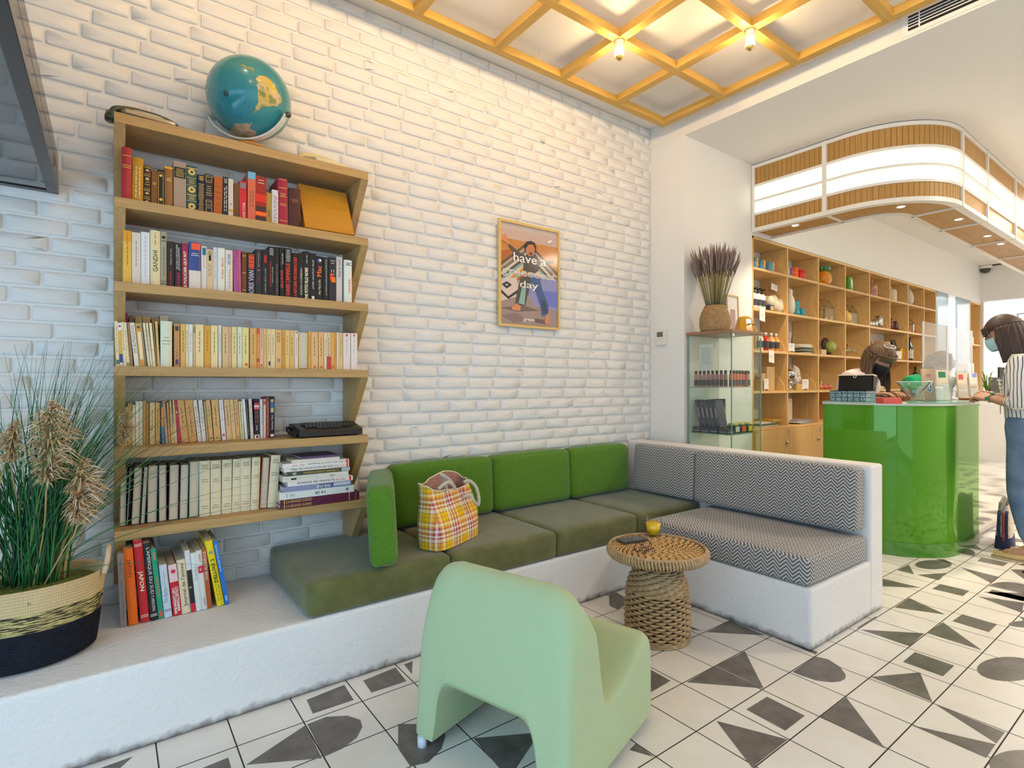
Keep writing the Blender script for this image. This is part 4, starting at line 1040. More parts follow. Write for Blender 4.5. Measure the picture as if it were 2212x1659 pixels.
# ================================================================== woven side table and what lies on it
def rattan_mat(name, a, b_):
    m, nt, out = newmat(name)
    co = coords(nt); n = noise(nt, co, 45, 3, .6); n2 = noise(nt, co, 7, 2)
    f = mth(nt, 'ADD', mth(nt, 'MULTIPLY', ramp(nt, n, .3, .7), .6), mth(nt, 'MULTIPLY', n2, .4))
    b = bsdf(nt, out, mixc(nt, f, a, b_), .6, spec=.3)
    bump(nt, b, noise(nt, co, 250, 2), .25, .002)
    return m
TX, TY = 2.105, 1.676
def side_table():
    t = thing('side_table', 'round woven water hyacinth side table standing before the bench corner', 'table', (TX, TY, 0))
    mat = rattan_mat('water_hyacinth', (.27, .16, .075), (.62, .44, .24))
    mt = rattan_mat('water_hyacinth_top', (.42, .22, .065), (.74, .50, .22))
    rr = random.Random(5)
    # body: horizontal strands woven round upright stakes
    stakes = 16
    mb = MB(); z = .012; rowi = 0
    def bodyr(z):
        if z < .22: return .143 + .006 * math.sin(z / .22 * PI) - .004 * z / .22
        q = min(1, (z - .22) / .115); return .139 - .075 * (1 - math.sqrt(max(0, 1 - q ** 1.7)))  if q < 1 else .064
    lv = []
    while z < .228: lv.append((z, .0075)); z += .0134
    for zi, (z, hr) in enumerate(lv):
        for k in range(stakes):
            # a strand passes in front of one stake and behind the next
            a0 = 2 * PI * (k + (.5 if zi % 2 else 0)) / stakes * 1.0
            span = 2 * PI / stakes
            if (k + zi) % 2 and False: continue
            pts = []; rad = []
            sag = rr.uniform(-.0015, .0015)
            for q in range(7):
                f = q / 6
                an = a0 + span * (f * 1.04 - .52)
                bulge = math.cos((f - .5) * PI) 
                r_ = bodyr(z) - .008 + .012 * bulge
                pts.append((r_ * math.cos(an), r_ * math.sin(an), z + .0012 * (f - .5) + sag))
                rad.append(hr * (.42 + .5 * bulge))
            mb.tube(pts, rad, 0, 6)
    for zi in range(12):   # the dome: closely coiled strands
        q = zi / 11; z = .232 + .098 * q; r0 = bodyr(z)
        nn = 11
        for k in range(nn):
            pts = []; rad = []
            for j in range(8):
                f = j / 7; an = 2 * PI * (k + f * 1.2 + .37 * zi) / nn
                b_ = math.sin(f * PI)
                pts.append(((r0 - .006 + .009 * b_) * math.cos(an), (r0 - .006 + .009 * b_) * math.sin(an), z + .006 * (f - .5)))
                rad.append(.0078 * (.5 + .5 * b_))
            mb.tube(pts, rad, 0, 6)
    mb.lathe([(.128, .004), (.131, .12), (.127, .22), (.10, .285), (.058, .335), (.055, .39)], (0, 0, 0), 32, 1)
    dk = flat((.10, .055, .025), .9)
    mb.build('woven_body', [mat, dk], t)
    mb = MB()
    for k in range(2):
        pts = [((.147 + .003 * math.sin(a * 40)) * math.cos(a * 2 * PI / 90), (.147 + .003 * math.sin(a * 40)) * math.sin(a * 2 * PI / 90), .006 + k * .010) for a in range(90)]
        mb.tube(pts, .0065, 0, 6, closed=True)
    mb.build('base_braid', mat, t)
    for k in range(stakes):
        an = 2 * PI * (k + .25) / stakes
        m = MB(); m.tube([((bodyr(z_) - .001) * math.cos(an), (bodyr(z_) - .001) * math.sin(an), z_) for z_ in (.01, .06, .11, .16, .21, .235)], .0028, 0, 5); m.build('stake', mat, t)
    # top: rings of slanting strands, and a wrapped rim
    mb = MB(); zt = .418; r = .012
    mb.lathe([(.0001, .395), (.205, .395), (.218, .40), (.218, .412), (.0001, .414)], (0, 0, 0), 48, 1, smooth=False)
    ring = 0
    while r < .216:
        nn = max(4, int(2 * PI * r / .034))
        for k in range(nn):
            pts = []; rad = []
            for j in range(6):
                f = j / 5; an = 2 * PI * (k + f * 1.25) / nn + ring * .9
                b_ = math.sin(f * PI)
                pts.append(((r + .010 * (f - .5)) * math.cos(an), (r + .010 * (f - .5)) * math.sin(an), zt - .006 + .006 * b_))
                rad.append(.0066 * (.45 + .55 * b_))
            mb.tube(pts, rad, 0, 6)
        r += .0115; ring += 1
    mb.build('woven_top', [mt, dk], t)
    mb = MB(); nn = 96
    for k in range(nn):
        an = 2 * PI * k / nn; tw = .018
        pts = []
        for j in range(7):
            f = j / 6
            rr_ = .221 + .012 * math.sin(f * PI) ; a2 = an + tw * (f - .5) * 2 + rr.uniform(-.004, .004)
            pts.append((rr_ * math.cos(a2), rr_ * math.sin(a2), .428 - .046 * f))
        mb.tube(pts, [.0048, .0066, .007, .007, .007, .0062, .004], 0, 6)
    pts = [(.222 * math.cos(a * 2 * PI / 72), .222 * math.sin(a * 2 * PI / 72), .424) for a in range(72)]
    mb.tube(pts, .0075, 0, 7, closed=True)
    mb.lathe([(.216, .385), (.222, .385), (.222, .42), (.216, .42)], (0, 0, 0), 48, 1)
    mb.build('wrapped_rim', [mat, dk], t)
side_table()
ZTAB = .4265
def table_items():
    # glass of juice
    p = onz(1411, 1156, ZTAB)
    t = thing('juice_glass', 'clear tumbler half full of orange juice on the woven table', 'glass', (p.x, p.y, ZTAB))
    k = .0405
    mb = MB(); mb.lathe([(.0001, .0), (.030, .0), (.032, .004), (k, .092), (k - .002, .092), (.0305, .008), (.0001, .006)], (0, 0, 0), 32); mb.build('tumbler', M_['glass'], t)
    jm, nt, out = newmat('orange_juice'); bsdf(nt, out, (1.0, .56, .01), .25, spec=.4); 
    mb = MB(); mb.lathe([(.0001, .0075), (.0298, .0085), (.0372, .066), (.0001, .066)], (0, 0, 0), 32); mb.build('orange_juice', jm, t)
    # phone
    a = onz(1334, 1172, ZTAB); b = onz(1397, 1163, ZTAB)
    d = (b - a); L = .148; an = math.atan2(d.y, d.x)
    t = thing('phone', 'dark grey smartphone lying face up on the woven table', 'phone', (a.x + .5 * d.x, a.y + .5 * d.y, ZTAB + .0005), an)
    mb = MB(); mb.box((-L / 2, -.036, 0), (L / 2, .036, .0085)); bevel(mb.build('phone_body', flat((.06, .055, .05), .3), t), .003, 3)
    mb = MB(); mb.box((-L / 2 + .012, -.032, .0086), (L / 2 - .014, .032, .0092)); mb.build('screen', flat((.02, .022, .022), .05), t)
    # spectacles
    a = onz(1372, 1195, ZTAB); b = onz(1406, 1184, ZTAB); d = b - a
    t = thing('eyeglasses', 'folded dark rimmed eyeglasses lying on the woven table', 'eyeglasses', ((a.x + b.x) / 2, (a.y + b.y) / 2, ZTAB + .0015), math.atan2(d.y, d.x))
    fr = flat((.03, .024, .022), .3)
    for s in (-1, 1):
        pts = [(s * .033 + .026 * math.cos(q * PI / 10), .006, .020 + .018 * math.sin(q * PI / 10)) for q in range(20)]
        m = MB(); m.tube(pts, .0021, 0, 6, closed=True); m.build('lens_rim', fr, t)
        m = MB(); m.tube([(s * .060, .006, .026), (s * .062, -.004, .012), (s * .02, -.022 - .004 * s, .006), (-s * .055, -.026 - .004 * s, .004)], .0019, 0, 6); m.build('temple', fr, t)
    m = MB(); m.tube([(-.008, .006, .024), (0, .006, .028), (.008, .006, .024)], .002, 0, 6); m.build('bridge', fr, t)
table_items()
# ================================================================== basket of grasses
def basket():
    cx, cy, zb = -.225, 2.452, .2805
    t = thing('grass_basket', 'navy and straw rope basket of tall green grasses and pampas plumes on the ledge', 'plant', (cx, cy, zb))
    m, nt, out = newmat('coiled_rope_basket')
    co = coords(nt); s = nt.nodes.new('ShaderNodeSeparateXYZ'); nt.links.new(co, s.inputs[0])
    wob = mth(nt, 'MULTIPLY', noise(nt, co, 4, 2), .012)
    z = mth(nt, 'ADD', s.outputs[2], wob)
    st = nt.nodes.new('ShaderNodeTexWave'); st.inputs['Scale'].default_value = 55; st.inputs['Distortion'].default_value = 3; nt.links.new(co, st.inputs['Vector'])
    n = noise(nt, coords(nt, 'Object', (9, 9, 130)), 3, 3)
    mid = mixc(nt, ramp(nt, n, .46, .56), (.03, .028, .025), (.60, .49, .20))
    nv = mixc(nt, noise(nt, co, 60, 2), (.006, .007, .012), (.018, .021, .034))
    tan = mixc(nt, noise(nt, co, 5, 2), (.58, .40, .22), (.70, .56, .30))
    c1 = mixc(nt, mth(nt, 'GREATER_THAN', z, .137), nv, mid)
    c2 = mixc(nt, mth(nt, 'GREATER_THAN', z, .197), c1, tan)
    b = bsdf(nt, out, c2, .85, spec=.2); bump(nt, b, st.outputs['Fac'], .35, .003)
    prof = []
    n_ = 27
    for i in range(n_ * 4 + 1):
        f = i / (n_ * 4); r = .185 + .030 * f ** .8
        if f < .06: r -= .03 * (1 - f / .06) ** 2
        r += .0042 * abs(math.sin(PI * f * n_))
        prof.append((r, .27 * f))
    prof = [(.0001, .002)] + prof + [(.207, .262), (.20, .23)]
    mb = MB(); mb.lathe(prof, (0, 0, 0), 72, 0, sx=1, sy=.80, caps=False)
    bo = mb.build('basket', m, t)
    hm = flat((.62, .45, .28), .9)
    for sx_ in (-1, 1):
        pts = smooth_path([(sx_ * .212, -.065, .255), (sx_ * .222, -.05, .295), (sx_ * .226, -.02, .33), (sx_ * .226, .02, .33), (sx_ * .222, .05, .295), (sx_ * .212, .065, .255)], 5)
        h = MB(); h.tube(pts, .0085, 0, 8); h.build('handle', hm, bo)
    rr = random.Random(4)
    # moss
    mb = MB()
    mb.lathe([(.0001, .250), (.10, .247), (.19, .238), (.203, .225)], (0, 0, 0), 40, 0, sx=1, sy=.8, caps=False)
    for k in range(900):
        a = rr.random() * 2 * PI; q = math.sqrt(rr.random()) * .195
        x, y = q * math.cos(a), q * math.sin(a) * .8; d = rr.uniform(.008, .028); b_ = rr.random() * 2 * PI
        h0 = .243 - .03 * (q / .2) ** 3
        mb.tube([(x, y, h0), (x + d * math.cos(b_) * .6, y + d * math.sin(b_) * .6, h0 + rr.uniform(.006, .016)), (x + d * math.cos(b_), y + d * math.sin(b_), h0 + rr.uniform(-.002, .010))], [.0016, .0014, .0006], rr.choice((0, 0, 1)), 4)
    o = mb.build('moss', [flat((.13, .15, .03), .95), flat((.25, .25, .06), .95)], t); o['kind'] = 'stuff'
    def blade(mb, x, y, ang, out_, H, droop, w, mi, z0=.24, n=9):
        pts = []; rad = []
        for k in range(n + 1):
            f = k / n
            e = out_ * (f ** 1.6) + droop * f ** 4
            px = x + math.cos(ang) * e; py = y + math.sin(ang) * e
            lim = .34 if px < .10 else (.075 if px > .20 else .34 - (px - .10) * 2.65)
            pts.append((px, min(py, lim - .004 * (n - k) / n), z0 + H * (f - .35 * (droop / max(.05, H)) * f ** 4)))
            rad.append(max(.0004, w * (1 - f ** 1.5) * (.6 + .4 * min(1, f * 6))))
        mb.tube(pts, rad, mi, 4)
    gm = [flat((.012, .13, .032), .5), flat((.045, .20, .055), .5), flat((.16, .24, .06), .55), flat((.014, .075, .04), .5)]
    mb = MB()
    for k in range(300):      # the dense green fan
        base = rr.gauss(0, .035), rr.gauss(0, .03)
        a = rr.gauss(math.radians(-5), .75)
        if k % 4 == 0: a = rr.gauss(math.radians(185), .6)
        o_ = abs(rr.gauss(.20, .14)) + .015
        H = rr.uniform(.48, .84) * (1 - .45 * max(0, o_ - .15))
        blade(mb, base[0] + .02, base[1], a, o_, H, rr.random() ** 3 * .10, rr.uniform(.0016, .0034), rr.choice((0, 0, 1, 1, 2, 3)))
    for a, o_, H, dr in ((-.1, .55, .52, .1), (.06, .60, .44, .16), (-.25, .62, .62, .05), (.2, .50, .30, .25), (-.05, .45, .20, .30), (-.4, .36, .10, .28), (.12, .7, .35, .25), (-.2, .68, .28, .2), (-.6, .35, .42, .1), (.0, .52, .66, .03)):
        blade(mb, .04, 0, a, o_, H, dr, .0021, rr.choice((0, 1, 1)), n=16)
    for k in range(5):        # broad bright stems in the middle
        blade(mb, .03 + rr.gauss(0, .012), -.03 + rr.gauss(0, .01), rr.gauss(0, .5), .07, .55, .0, .0075, 1)
    mb.build('green_grass', gm, t)
    mb = MB()
    for k in range(70):       # straw coloured clump on the left
        blade(mb, -.10 + rr.gauss(0, .012), -.05 + rr.gauss(0, .012), rr.gauss(math.radians(190), 1.1), abs(rr.gauss(.04, .06)) + .01, rr.uniform(.35, .62), 0, rr.uniform(.0018, .0040), rr.choice((0, 1, 2)))
    for k in range(16):       # thick straw stems on the right
        blade(mb, .085 + rr.gauss(0, .012), .0 + rr.gauss(0, .012), rr.gauss(.2, .5), rr.uniform(.03, .09), rr.uniform(.3, .5), 0, .0055, rr.choice((0, 1)))
    mb.build('straw_stalks', [flat((.45, .34, .12), .7), flat((.50, .30, .10), .7), flat((.30, .33, .09), .7)], t)
    pm = [flat((.62, .42, .22), .95), flat((.48, .30, .14), .95), flat((.74, .58, .38), .95)]
    for (u, v0, v1, Y, wid, side) in ((28, 905, 1000, 2.40, .050, -.5), (105, 862, 1045, 2.32, .095, .35), (170, 985, 1135, 2.33, .075, .9), (268, 885, 960, 2.49, .04, .3)):
        p0 = ony(u - 4, v1, Y) - Vector((cx, cy, zb)); p1 = ony(u + 8, v0, Y) - Vector((cx, cy, zb))
        mb = MB()
        n = int(340 * wid / .09) + 120
        for k in range(n):
            f = rr.random() ** 1.1; c = p0.lerp(p1, f)
            env = wid * math.sin(PI * min(1, .16 + f * .84)) ** .8
            a = rr.random() * 2 * PI; L = env * rr.uniform(.35, 1.0)
            d = Vector((math.cos(a) + side * .35, math.sin(a) * .8 - .15, rr.uniform(.1, .9)))
            e = c + d * L * .6; g = e + Vector((d.x * L * .45 , d.y * L * .45, -L * rr.uniform(.05, .55)))
            for q_ in (e, g): q_.y = min(q_.y, .34 if q_.x < .10 else (.075 if q_.x > .2 else .34 - (q_.x - .1) * 2.65))
            r_ = rr.uniform(.0011, .0023)
            mb.tube([c, e, g], [r_ * .8, r_ * 1.25, .0004], rr.choice((0, 0, 1, 2)), 4)
        po = mb.build('pampas_plume', pm, t)
        s = MB(); q = Vector((p0.x * .35 + .0, p0.y * .35, .24)); s.tube(smooth_path([q, p0.lerp(q, .5) + Vector((.01, 0, .02)), p0, p1], 6), .0026, 0, 5); s.build('stem', pm[1], po)
basket()
BULB = 360
# ================================================================== on top of the bookcase and on its shelves
def globe():
    gx, gy, gz, r = .504, 2.640, ZT[0] + .232, .172
    t = thing('globe', 'blue desk globe with white arm standing on top of the bookcase', 'globe', (gx, gy, ZT[0]))
    ob = flat((.035, .27, .32), .22, coat=.5)
    def sea():
        m, nt, out = newmat('globe_sea'); co = coords(nt); n = noise(nt, co, 6, 4); n2 = noise(nt, co, 90, 2)
        c = mixc(nt, ramp(nt, n, .3, .7), (.010, .20, .27), (.055, .30, .30)); c = mixc(nt, mth(nt, 'GREATER_THAN', n2, .68), c, (.01, .12, .17))
        bsdf(nt, out, c, .25, coat=.4); return m
    def land(name, a, b_, c_):
        m, nt, out = newmat(name); co = coords(nt); n = noise(nt, co, 14, 4); n2 = noise(nt, co, 30, 3)
        bsdf(nt, out, mixc(nt, ramp(nt, n2, .5, .62), mixc(nt, ramp(nt, n, .38, .6), a, b_), c_), .3, coat=.3); return m
    C = Vector((gx, gy, gz)); off = Vector((0, 0, .232))
    mb = MB(); mb.ball((0, 0, .232), r, 0, 48, 32)
    def hit(u, v):
        d = Vector(ray(u, v)); o = Vector((0, 0, CAMH)) - C
        a = d.dot(d); b = 2 * o.dot(d); c = o.dot(o) - r * r; q = b * b - 4 * a * c
        if q < 0: q = 0
        return (o + d * ((-b - math.sqrt(q)) / (2 * a))).normalized()
    def patch(px, k, mi):
        # px: outline seen in the enlarged view (scale .12658 from 420,120)
        P = [hit(420 + .12658 * x, 120 + .12658 * y) for x, y in px]
        bm = bmesh.new(); vs = [bm.verts.new(p) for p in P]
        f = bm.faces.new(vs); bmesh.ops.triangulate(bm, faces=[f]); 
        for _ in range(3): bmesh.ops.subdivide_edges(bm, edges=[e for e in bm.edges if e.calc_length() > .07], cuts=1); bmesh.ops.triangulate(bm, faces=bm.faces[:])
        ix = {v: i for i, v in enumerate(bm.verts)}
        fs = [tuple(ix[v] for v in f.verts) for f in bm.faces]
        V = [v.co.normalized() * (r * k) + off for v in bm.verts]
        F = []
        for f in fs:
            a, b, c = (V[i] - off for i in f)
            F.append(f if (b - a).cross(c - a).dot(a) > 0 else f[::-1])
        mb.add(V, F, mi, True); bm.free()
    patch([(1045,395),(1110,340),(1200,350),(1300,420),(1380,540),(1430,640),(1490,740),(1490,800),(1440,820),(1410,875),(1350,850),(1270,870),(1190,885),(1120,900),(1060,960),(1030,1010),(1010,960),(1040,890),(1090,800),(1150,690),(1110,590),(1070,470)], 1.004, 1)
    patch([(700,1150),(780,1165),(880,1150),(960,1165),(985,1125),(1000,1130),(960,1190),(940,1240),(1050,1290),(1060,1330),(1000,1400),(850,1420),(720,1410),(640,1340),(620,1270),(720,1235)], 1.004, 2)
    patch([(790,150),(850,165),(900,200),(960,195),(1010,225),(1035,265),(1010,265),(960,235),(880,205),(800,170)], 1.004, 3)
    mb.build('map_ball', [sea(), land('south_continent', (.62, .42, .03), (.62, .45, .24), (.22, .26, .05)), land('polar_continent', (.50, .36, .24), (.36, .30, .20), (.30, .28, .18)), land('isthmus', (.5, .33, .06), (.4, .34, .08), (.3, .3, .1))], t)
    d = hit(420 + .12658 * 540, 120 + .12658 * 645)
    q = d.to_track_quat('Z', 'Y').to_matrix().to_4x4()
    m = MB(); M = Matrix.Translation(off + d * (r * .998)) @ q
    m.lathe([(.0001, .006), (.005, .006), (.006, .004), (.010, .004), (.011, 0)], (0, 0, 0), 18, 0, M=M); m.build('axis_cap', flat((.03, .08, .09), .3), t)
    # half-ring arm, knob and orange foot
    wh = flat((.80, .76, .66), .25, coat=.4)
    ax = (CA * .0 + SA, -CA, 0)   # the arm lies across the view
    X = Vector((SA, -CA, 0)); pts = []
    for k in range(25):
        a = math.radians(-150 + 125 * k / 24)
        pts.append(off + X * (math.cos(a) * (r + .014)) + Vector((0, 0, math.sin(a) * (r + .014))) + Vector((-CA, -SA, 0)) * .02)
    m = MB()
    for i in range(24):
        pass
    vs = []; fs = []
    n_ = Vector((CA, SA, 0))
    for p in pts:
        rd = (p - off); rd -= n_ * rd.dot(n_); rd.normalize()
        for a_, b_ in ((-.014, 0), (.014, 0), (.014, .007), (-.014, .007)): vs.append(p + n_ * a_ + rd * b_)
    for i in range(24):
        for k in range(4): fs.append((i*4+k, i*4+(k+1)%4, (i+1)*4+(k+1)%4, (i+1)*4+k))
    fs += [(3, 2, 1, 0), (96, 97, 98, 99)]
    m.add(vs, fs); m.build('arm', wh, t)
    e = pts[-1]; m = MB(); m.ball(e + X * .012, .013, 0, 14, 8); m.build('knob', flat((.12, .11, .09), .3, metal=.8), t)
    m = MB(); m.lathe([(.0001, .0), (.085, .0), (.09, .006), (.07, .018), (.03, .032), (.018, .045), (.0001, .047)], (0, 0, .0008), 32); m.build('foot', flat((.50, .20, .03), .4), t)
globe()
def telephone(loc, rz, label, body, hand, dialc, cord, grp=None):
    t = thing('telephone', label, 'telephone', loc, rz, grp)
    m = MB(); m.prism([(-.075, .006), (.075, .006), (.075, .022), (-.045, .062), (-.075, .062)], -.085, .085, 0)
    bevel(m.build('body', flat(body, .3, coat=.2), t), .006, 3)
    m = MB(); m.box((-.08, -.07, 0), (.08, .07, .0055)); m.build('base_plate', M_['black'], t)
    M = Matrix.Translation((0, .012, .0405)) @ Matrix.Rotation(-math.atan2(.040, .120), 4, 'X')
    d = MB(); d.lathe([(.0001, .004), (.026, .004), (.027, .007), (.05, .007), (.053, .003), (.053, 0)], (0, 0, .0015), 36, M=M)
    dial = d.build('dial', flat(dialc, .25), t)
    for k in range(10):
        a = math.radians(60 + 27 * k); h = MB(); h.lathe([(.0001, .0002), (.0062, .0002)], (.038 * math.cos(a), .038 * math.sin(a), .0088), 12, M=M, smooth=False); h.build('finger_hole', flat((.05, .05, .05), .5), dial)
    # handset lying across the back of the body
    h = MB()
    pts = [(-.112, -.048, .040), (-.10, -.05, .060), (-.05, -.052, .073), (0, -.052, .075), (.05, -.052, .073), (.10, -.05, .060), (.112, -.048, .040)]
    h.tube(smooth_path(pts, 4), .0125, 0, 10)
    for s in (-1, 1): h.lathe([(.0001, -.026), (.024, -.026), (.026, -.010), (.02, .012), (.0001, .016)], (s * .112, -.045, .030), 18)
    h.build('handset', flat(hand, .3, coat=.2), t)
    if cord:
        c = MB(); c.tube(smooth_path([(.12, -.055, .03), (.15, -.03, .012), (.185, .02, .0045), (.21, .05, .004)], 6), .003, 0, 6); c.build('cord', M_['black'], t)
telephone((.128, 2.640, ZT[0] + .0005), math.radians(186), 'beige rotary telephone with dark handset at the left end of the bookcase top', (.44, .33, .19), (.045, .05, .03), (.50, .47, .42), False, 'old telephones on the bookcase')
telephone((.848, 2.660, ZT[0] + .0005), math.radians(188), 'cream rotary telephone right of the globe on the bookcase top', (.70, .60, .36), (.66, .56, .26), (.75, .68, .52), False, 'old telephones on the bookcase')
def keyboard():
    a = Vector((.693, 2.562, ZT[4])); 
    t = thing('home_computer', 'black vintage home computer with keyboard at the right end of the fourth bookcase shelf', 'computer', (.845, 2.648, ZT[4] + .0005), math.radians(2))
    L, D = .300, .165
    bk = flat((.016, .015, .014), .35)
    m = MB(); m.prism([(-D/2, .004), (D/2, .004), (D/2, .058), (D/2 - .05, .060), (-D/2 + .006, .036), (-D/2, .030)], -L/2, L/2, 0); bevel(m.build('case', bk, t), .0025, 2)
    s0 = Vector((0, -D/2 + .006, .036)); sl = Vector((0, D - .056, .024)).normalized(); nn = Vector((0, -sl.z, sl.y))
    for r_ in range(5):
        k = MB()
        for c in range(14):
            w = .0145
            o = s0 + sl * (.014 + r_ * .0185) + Vector((-L/2 + .035 + c * .0168 + (.004 * (r_ % 3)), 0, 0))
            M = basis(o + nn * .0006, (1, 0, 0), sl, nn)
            if r_ == 0:
                if c != 3: continue
                k.box((0, 0, 0), (.12, .0145, .006), 0, M); continue
            k.box((0, 0, 0), (w, .0145, .006), 0, M); k.quad([(.004, .006, .0062), (.010, .006, .0062), (.010, .009, .0062), (.004, .009, .0062)], 1, M)
        k.build('key_row', [flat((.035, .033, .030), .4), flat((.45, .45, .42), .6)], t)
    o = s0 + sl * .012; M = basis(o + Vector((L/2 - .05, 0, 0)) + nn * .0008, (1, 0, 0), sl, nn)
    b = MB(); b.box((0, 0, 0), (.032, .008, .001), 0, M); b.build('badge', M_['brass'], t)
    c = MB(); c.tube(smooth_path([(-L/2, .04, .03), (-L/2 - .022, .03, .045), (-L/2 - .03, .0, .03), (-L/2 - .022, -.03, .012), (-L/2 - .004, -.05, .010)], 5), .005, 0, 6); c.build('cable', M_['black'], t)
keyboard()
def overhead_panel():
    # a dark framed panel that juts out of the brick wall high on the left, with a smoked glass upstand along its edge
    x1, z0 = -.158, 1.958
    t = thing('overhead_panel', 'dark glossy overhead panel with smoked glass edge high on the brick wall at left', 'overhead panel', (x1, 2.812, z0))
    L, D = 1.25, 1.7
    dk = flat((.022, .017, .015), .22)
    m = MB(); m.box((-L, -D, 0), (-.036, -.001, .020)); m.build('glossy_underside', flat((.055, .062, .068), .06, coat=.6), t)
    m = MB(); m.box((-.0355, -D, -.004), (0, 0, .032)); m.box((-L, -.036, -.004), (-.036, 0, -.0005)); bevel(m.build('frame', dk, t), .002)
    m = MB(); m.box((-.006, -D, .0325), (-.002, 0, .150)); m.build('smoked_glass', glass('smoked_glass', (.62, .57, .52), .6), t)
    m = MB(); m.tube([(-.004, -D, .092), (-.004, -.002, .092)], .0016, 0, 5); m.build('glass_seam', dk, t)
overhead_panel()
def poster():
    o = [ony(*p, 2.80) for p in ((1075, 470), (1208, 500), (1073, 706), (1205, 715))]
    x0, x1, z0, z1 = 1.968, 2.478, 1.568, 2.246
    t = thing('framed_poster', 'framed poster of a shouting person with white lettering on the brick wall', 'poster', ((x0 + x1) / 2, 2.806, (z0 + z1) / 2))
    W, H = x1 - x0, z1 - z0
    fw = .016
    fm = flat((.70, .48, .17), .4)
    m = MB()
    m.box((-W/2, -.016, -H/2), (-W/2 + fw, .002, H/2)); m.box((W/2 - fw, -.016, -H/2), (W/2, .002, H/2)); m.box((-W/2 + fw, -.016, -H/2), (W/2 - fw, .002, -H/2 + fw)); m.box((-W/2 + fw, -.016, H/2 - fw), (W/2 - fw, .002, H/2))
    m.build('frame', fm, t)
    # print, drawn from the enlarged view (1106x1659 px, scale .1808, origin 1040,440)
    mats = []
    def mi(c, r=.5):
        mm = flat(hx(c) if isinstance(c, str) else c, r)
        if mm not in mats: mats.append(mm)
        return mats.index(mm)
    pr = MB(); base = Vector(t.location); lay = [0]
    def P(x, y):
        q = ony(1040 + .1808 * x, 440 + .1808 * y, 2.80)
        X = min(W/2 - fw, max(-W/2 + fw, q.x - base.x)); Z = min(H/2 - fw, max(-H/2 + fw, q.z - base.z))
        return (X, -.004 - .00012 * lay[0], Z)
    def poly(pts, c): lay[0] += 1; pr.quad([P(x, y) for x, y in pts][::1], mi(c))
    pr.box((-W/2 + fw, -.004, -H/2 + fw), (W/2 - fw, .0, H/2 - fw), mi('#c9b6ae'))
    poly([(200,270),(920,420),(920,560),(200,400)], '#c9aca2')
    poly([(200,390),(920,530),(920,900),(200,830)], '#c9843f')
    poly([(200,560),(330,540),(420,640),(200,740)], '#b2662c')
    for k, c in enumerate(['#5d5148', '#b9a08a', '#6d6a66', '#d8c8b4', '#5c4a42', '#84aaa6', '#d9c6ae', '#d88c1e', '#8fb8b2', '#c9522a']):
        e = k * 38
        poly([(200, 700 + e), (560, 450 + e), (560, 488 + e), (200, 738 + e)], c); poly([(560, 450 + e), (920, 830 + e), (920, 868 + e), (560, 488 + e)], c)
    poly([(200,900),(300,880),(420,890),(440,1010),(400,1150),(200,1170)], '#d9c6bf')
    poly([(240,960),(300,925),(365,970),(300,1015)], '#2b2726'); poly([(285,965),(302,955),(320,970),(302,980)], '#e8dcd6')
    poly([(200,1010),(320,1105),(430,1030),(430,1065),(320,1140),(200,1050)], '#2e2a2a')
    poly([(200,1160),(420,1110),(920,1180),(920,1520),(200,1470)], '#a08a84')
    poly([(580,880),(920,920),(920,1290),(640,1220),(560,1100)], '#8f8fc2'); poly([(640,1030),(900,1060),(900,1250),(680,1200)], '#6a76c8')
    for q in (([(200,1240),(480,1210),(700,1280),(420,1290)], '#75635f'), ([(220,1330),(420,1300),(560,1400),(380,1420)], '#897570'), ([(620,1370),(780,1390),(760,1440),(640,1420)], '#6d5d5a'), ([(480,1440),(760,1460),(880,1500),(520,1500)], '#8d7974')): poly(*q)
    poly([(500,720),(530,610),(640,600),(690,680),(680,800),(640,830),(500,800)], '#4a4340')
    poly([(330,480),(480,600),(520,620),(500,690),(430,650),(320,505)], '#54494a'); poly([(640,640),(700,690),(860,680),(865,710),(720,740),(640,700)], '#54494a')
    poly([(215,330),(250,380),(290,355),(310,440),(345,465),(325,490),(270,450),(215,430)], '#d88a62'); poly([(860,675),(895,640),(900,700),(865,712)], '#d88a62')
    poly([(510,500),(535,455),(590,445),(635,470),(655,520),(645,590),(600,560),(540,530),(525,570),(515,545)], '#33261f'); poly([(525,540),(560,490),(615,490),(635,545),(625,615),(570,630),(535,600)], '#c07a52'); poly([(565,590),(598,580),(602,612),(575,615)], '#3a1a16')
    poly([(470,880),(580,850),(590,930),(520,1220),(400,1200),(430,1030)], '#4c4a46'); poly([(480,1000),(530,990),(510,1210),(440,1190)], '#8fb0a8')
    poly([(580,850),(690,870),(720,1020),(800,1220),(790,1340),(720,1340),(690,1150),(600,960)], '#3c5c8c'); poly([(700,1150),(760,1160),(790,1300),(735,1320)], '#2c4166')
    poly([(350,1240),(420,1190),(470,1230),(455,1280),(370,1270)], '#d98a5c'); poly([(765,1330),(805,1320),(810,1420),(780,1445),(750,1415)], '#d98a5c')
    poly([(775,455),(835,435),(835,460),(785,475)], '#f4efe8')
    def line(body, x, y, h, x2, y2, c, outline=None):
        lay[0] += 2
        a = Vector(P(x, y)); b = Vector(P(x2, y2)); d = (b - a); w = d.length; d.normalize()
        s, sx = fit_text(body, w, h)
        M = basis((a + b) / 2 + Vector((0, 0, 0)), (1, 0, 0), (0, 0, 1))
        if outline: pr.text(body, s, M, mi(c), sx=sx, outline=outline)
        else:
            for q in range(3): pr.text(body, s, Matrix.Translation((.0008 * q, -.00005 * q, 0)) @ M, mi(c), sx=sx)
    line('have a', 375, 650, .058, 760, 690, '#f6efe6')
    line('greeeeeat', 245, 830, .052, 880, 850, '#f6efe6', .0017)
    line('day', 445, 960, .058, 670, 990, '#f6efe6')
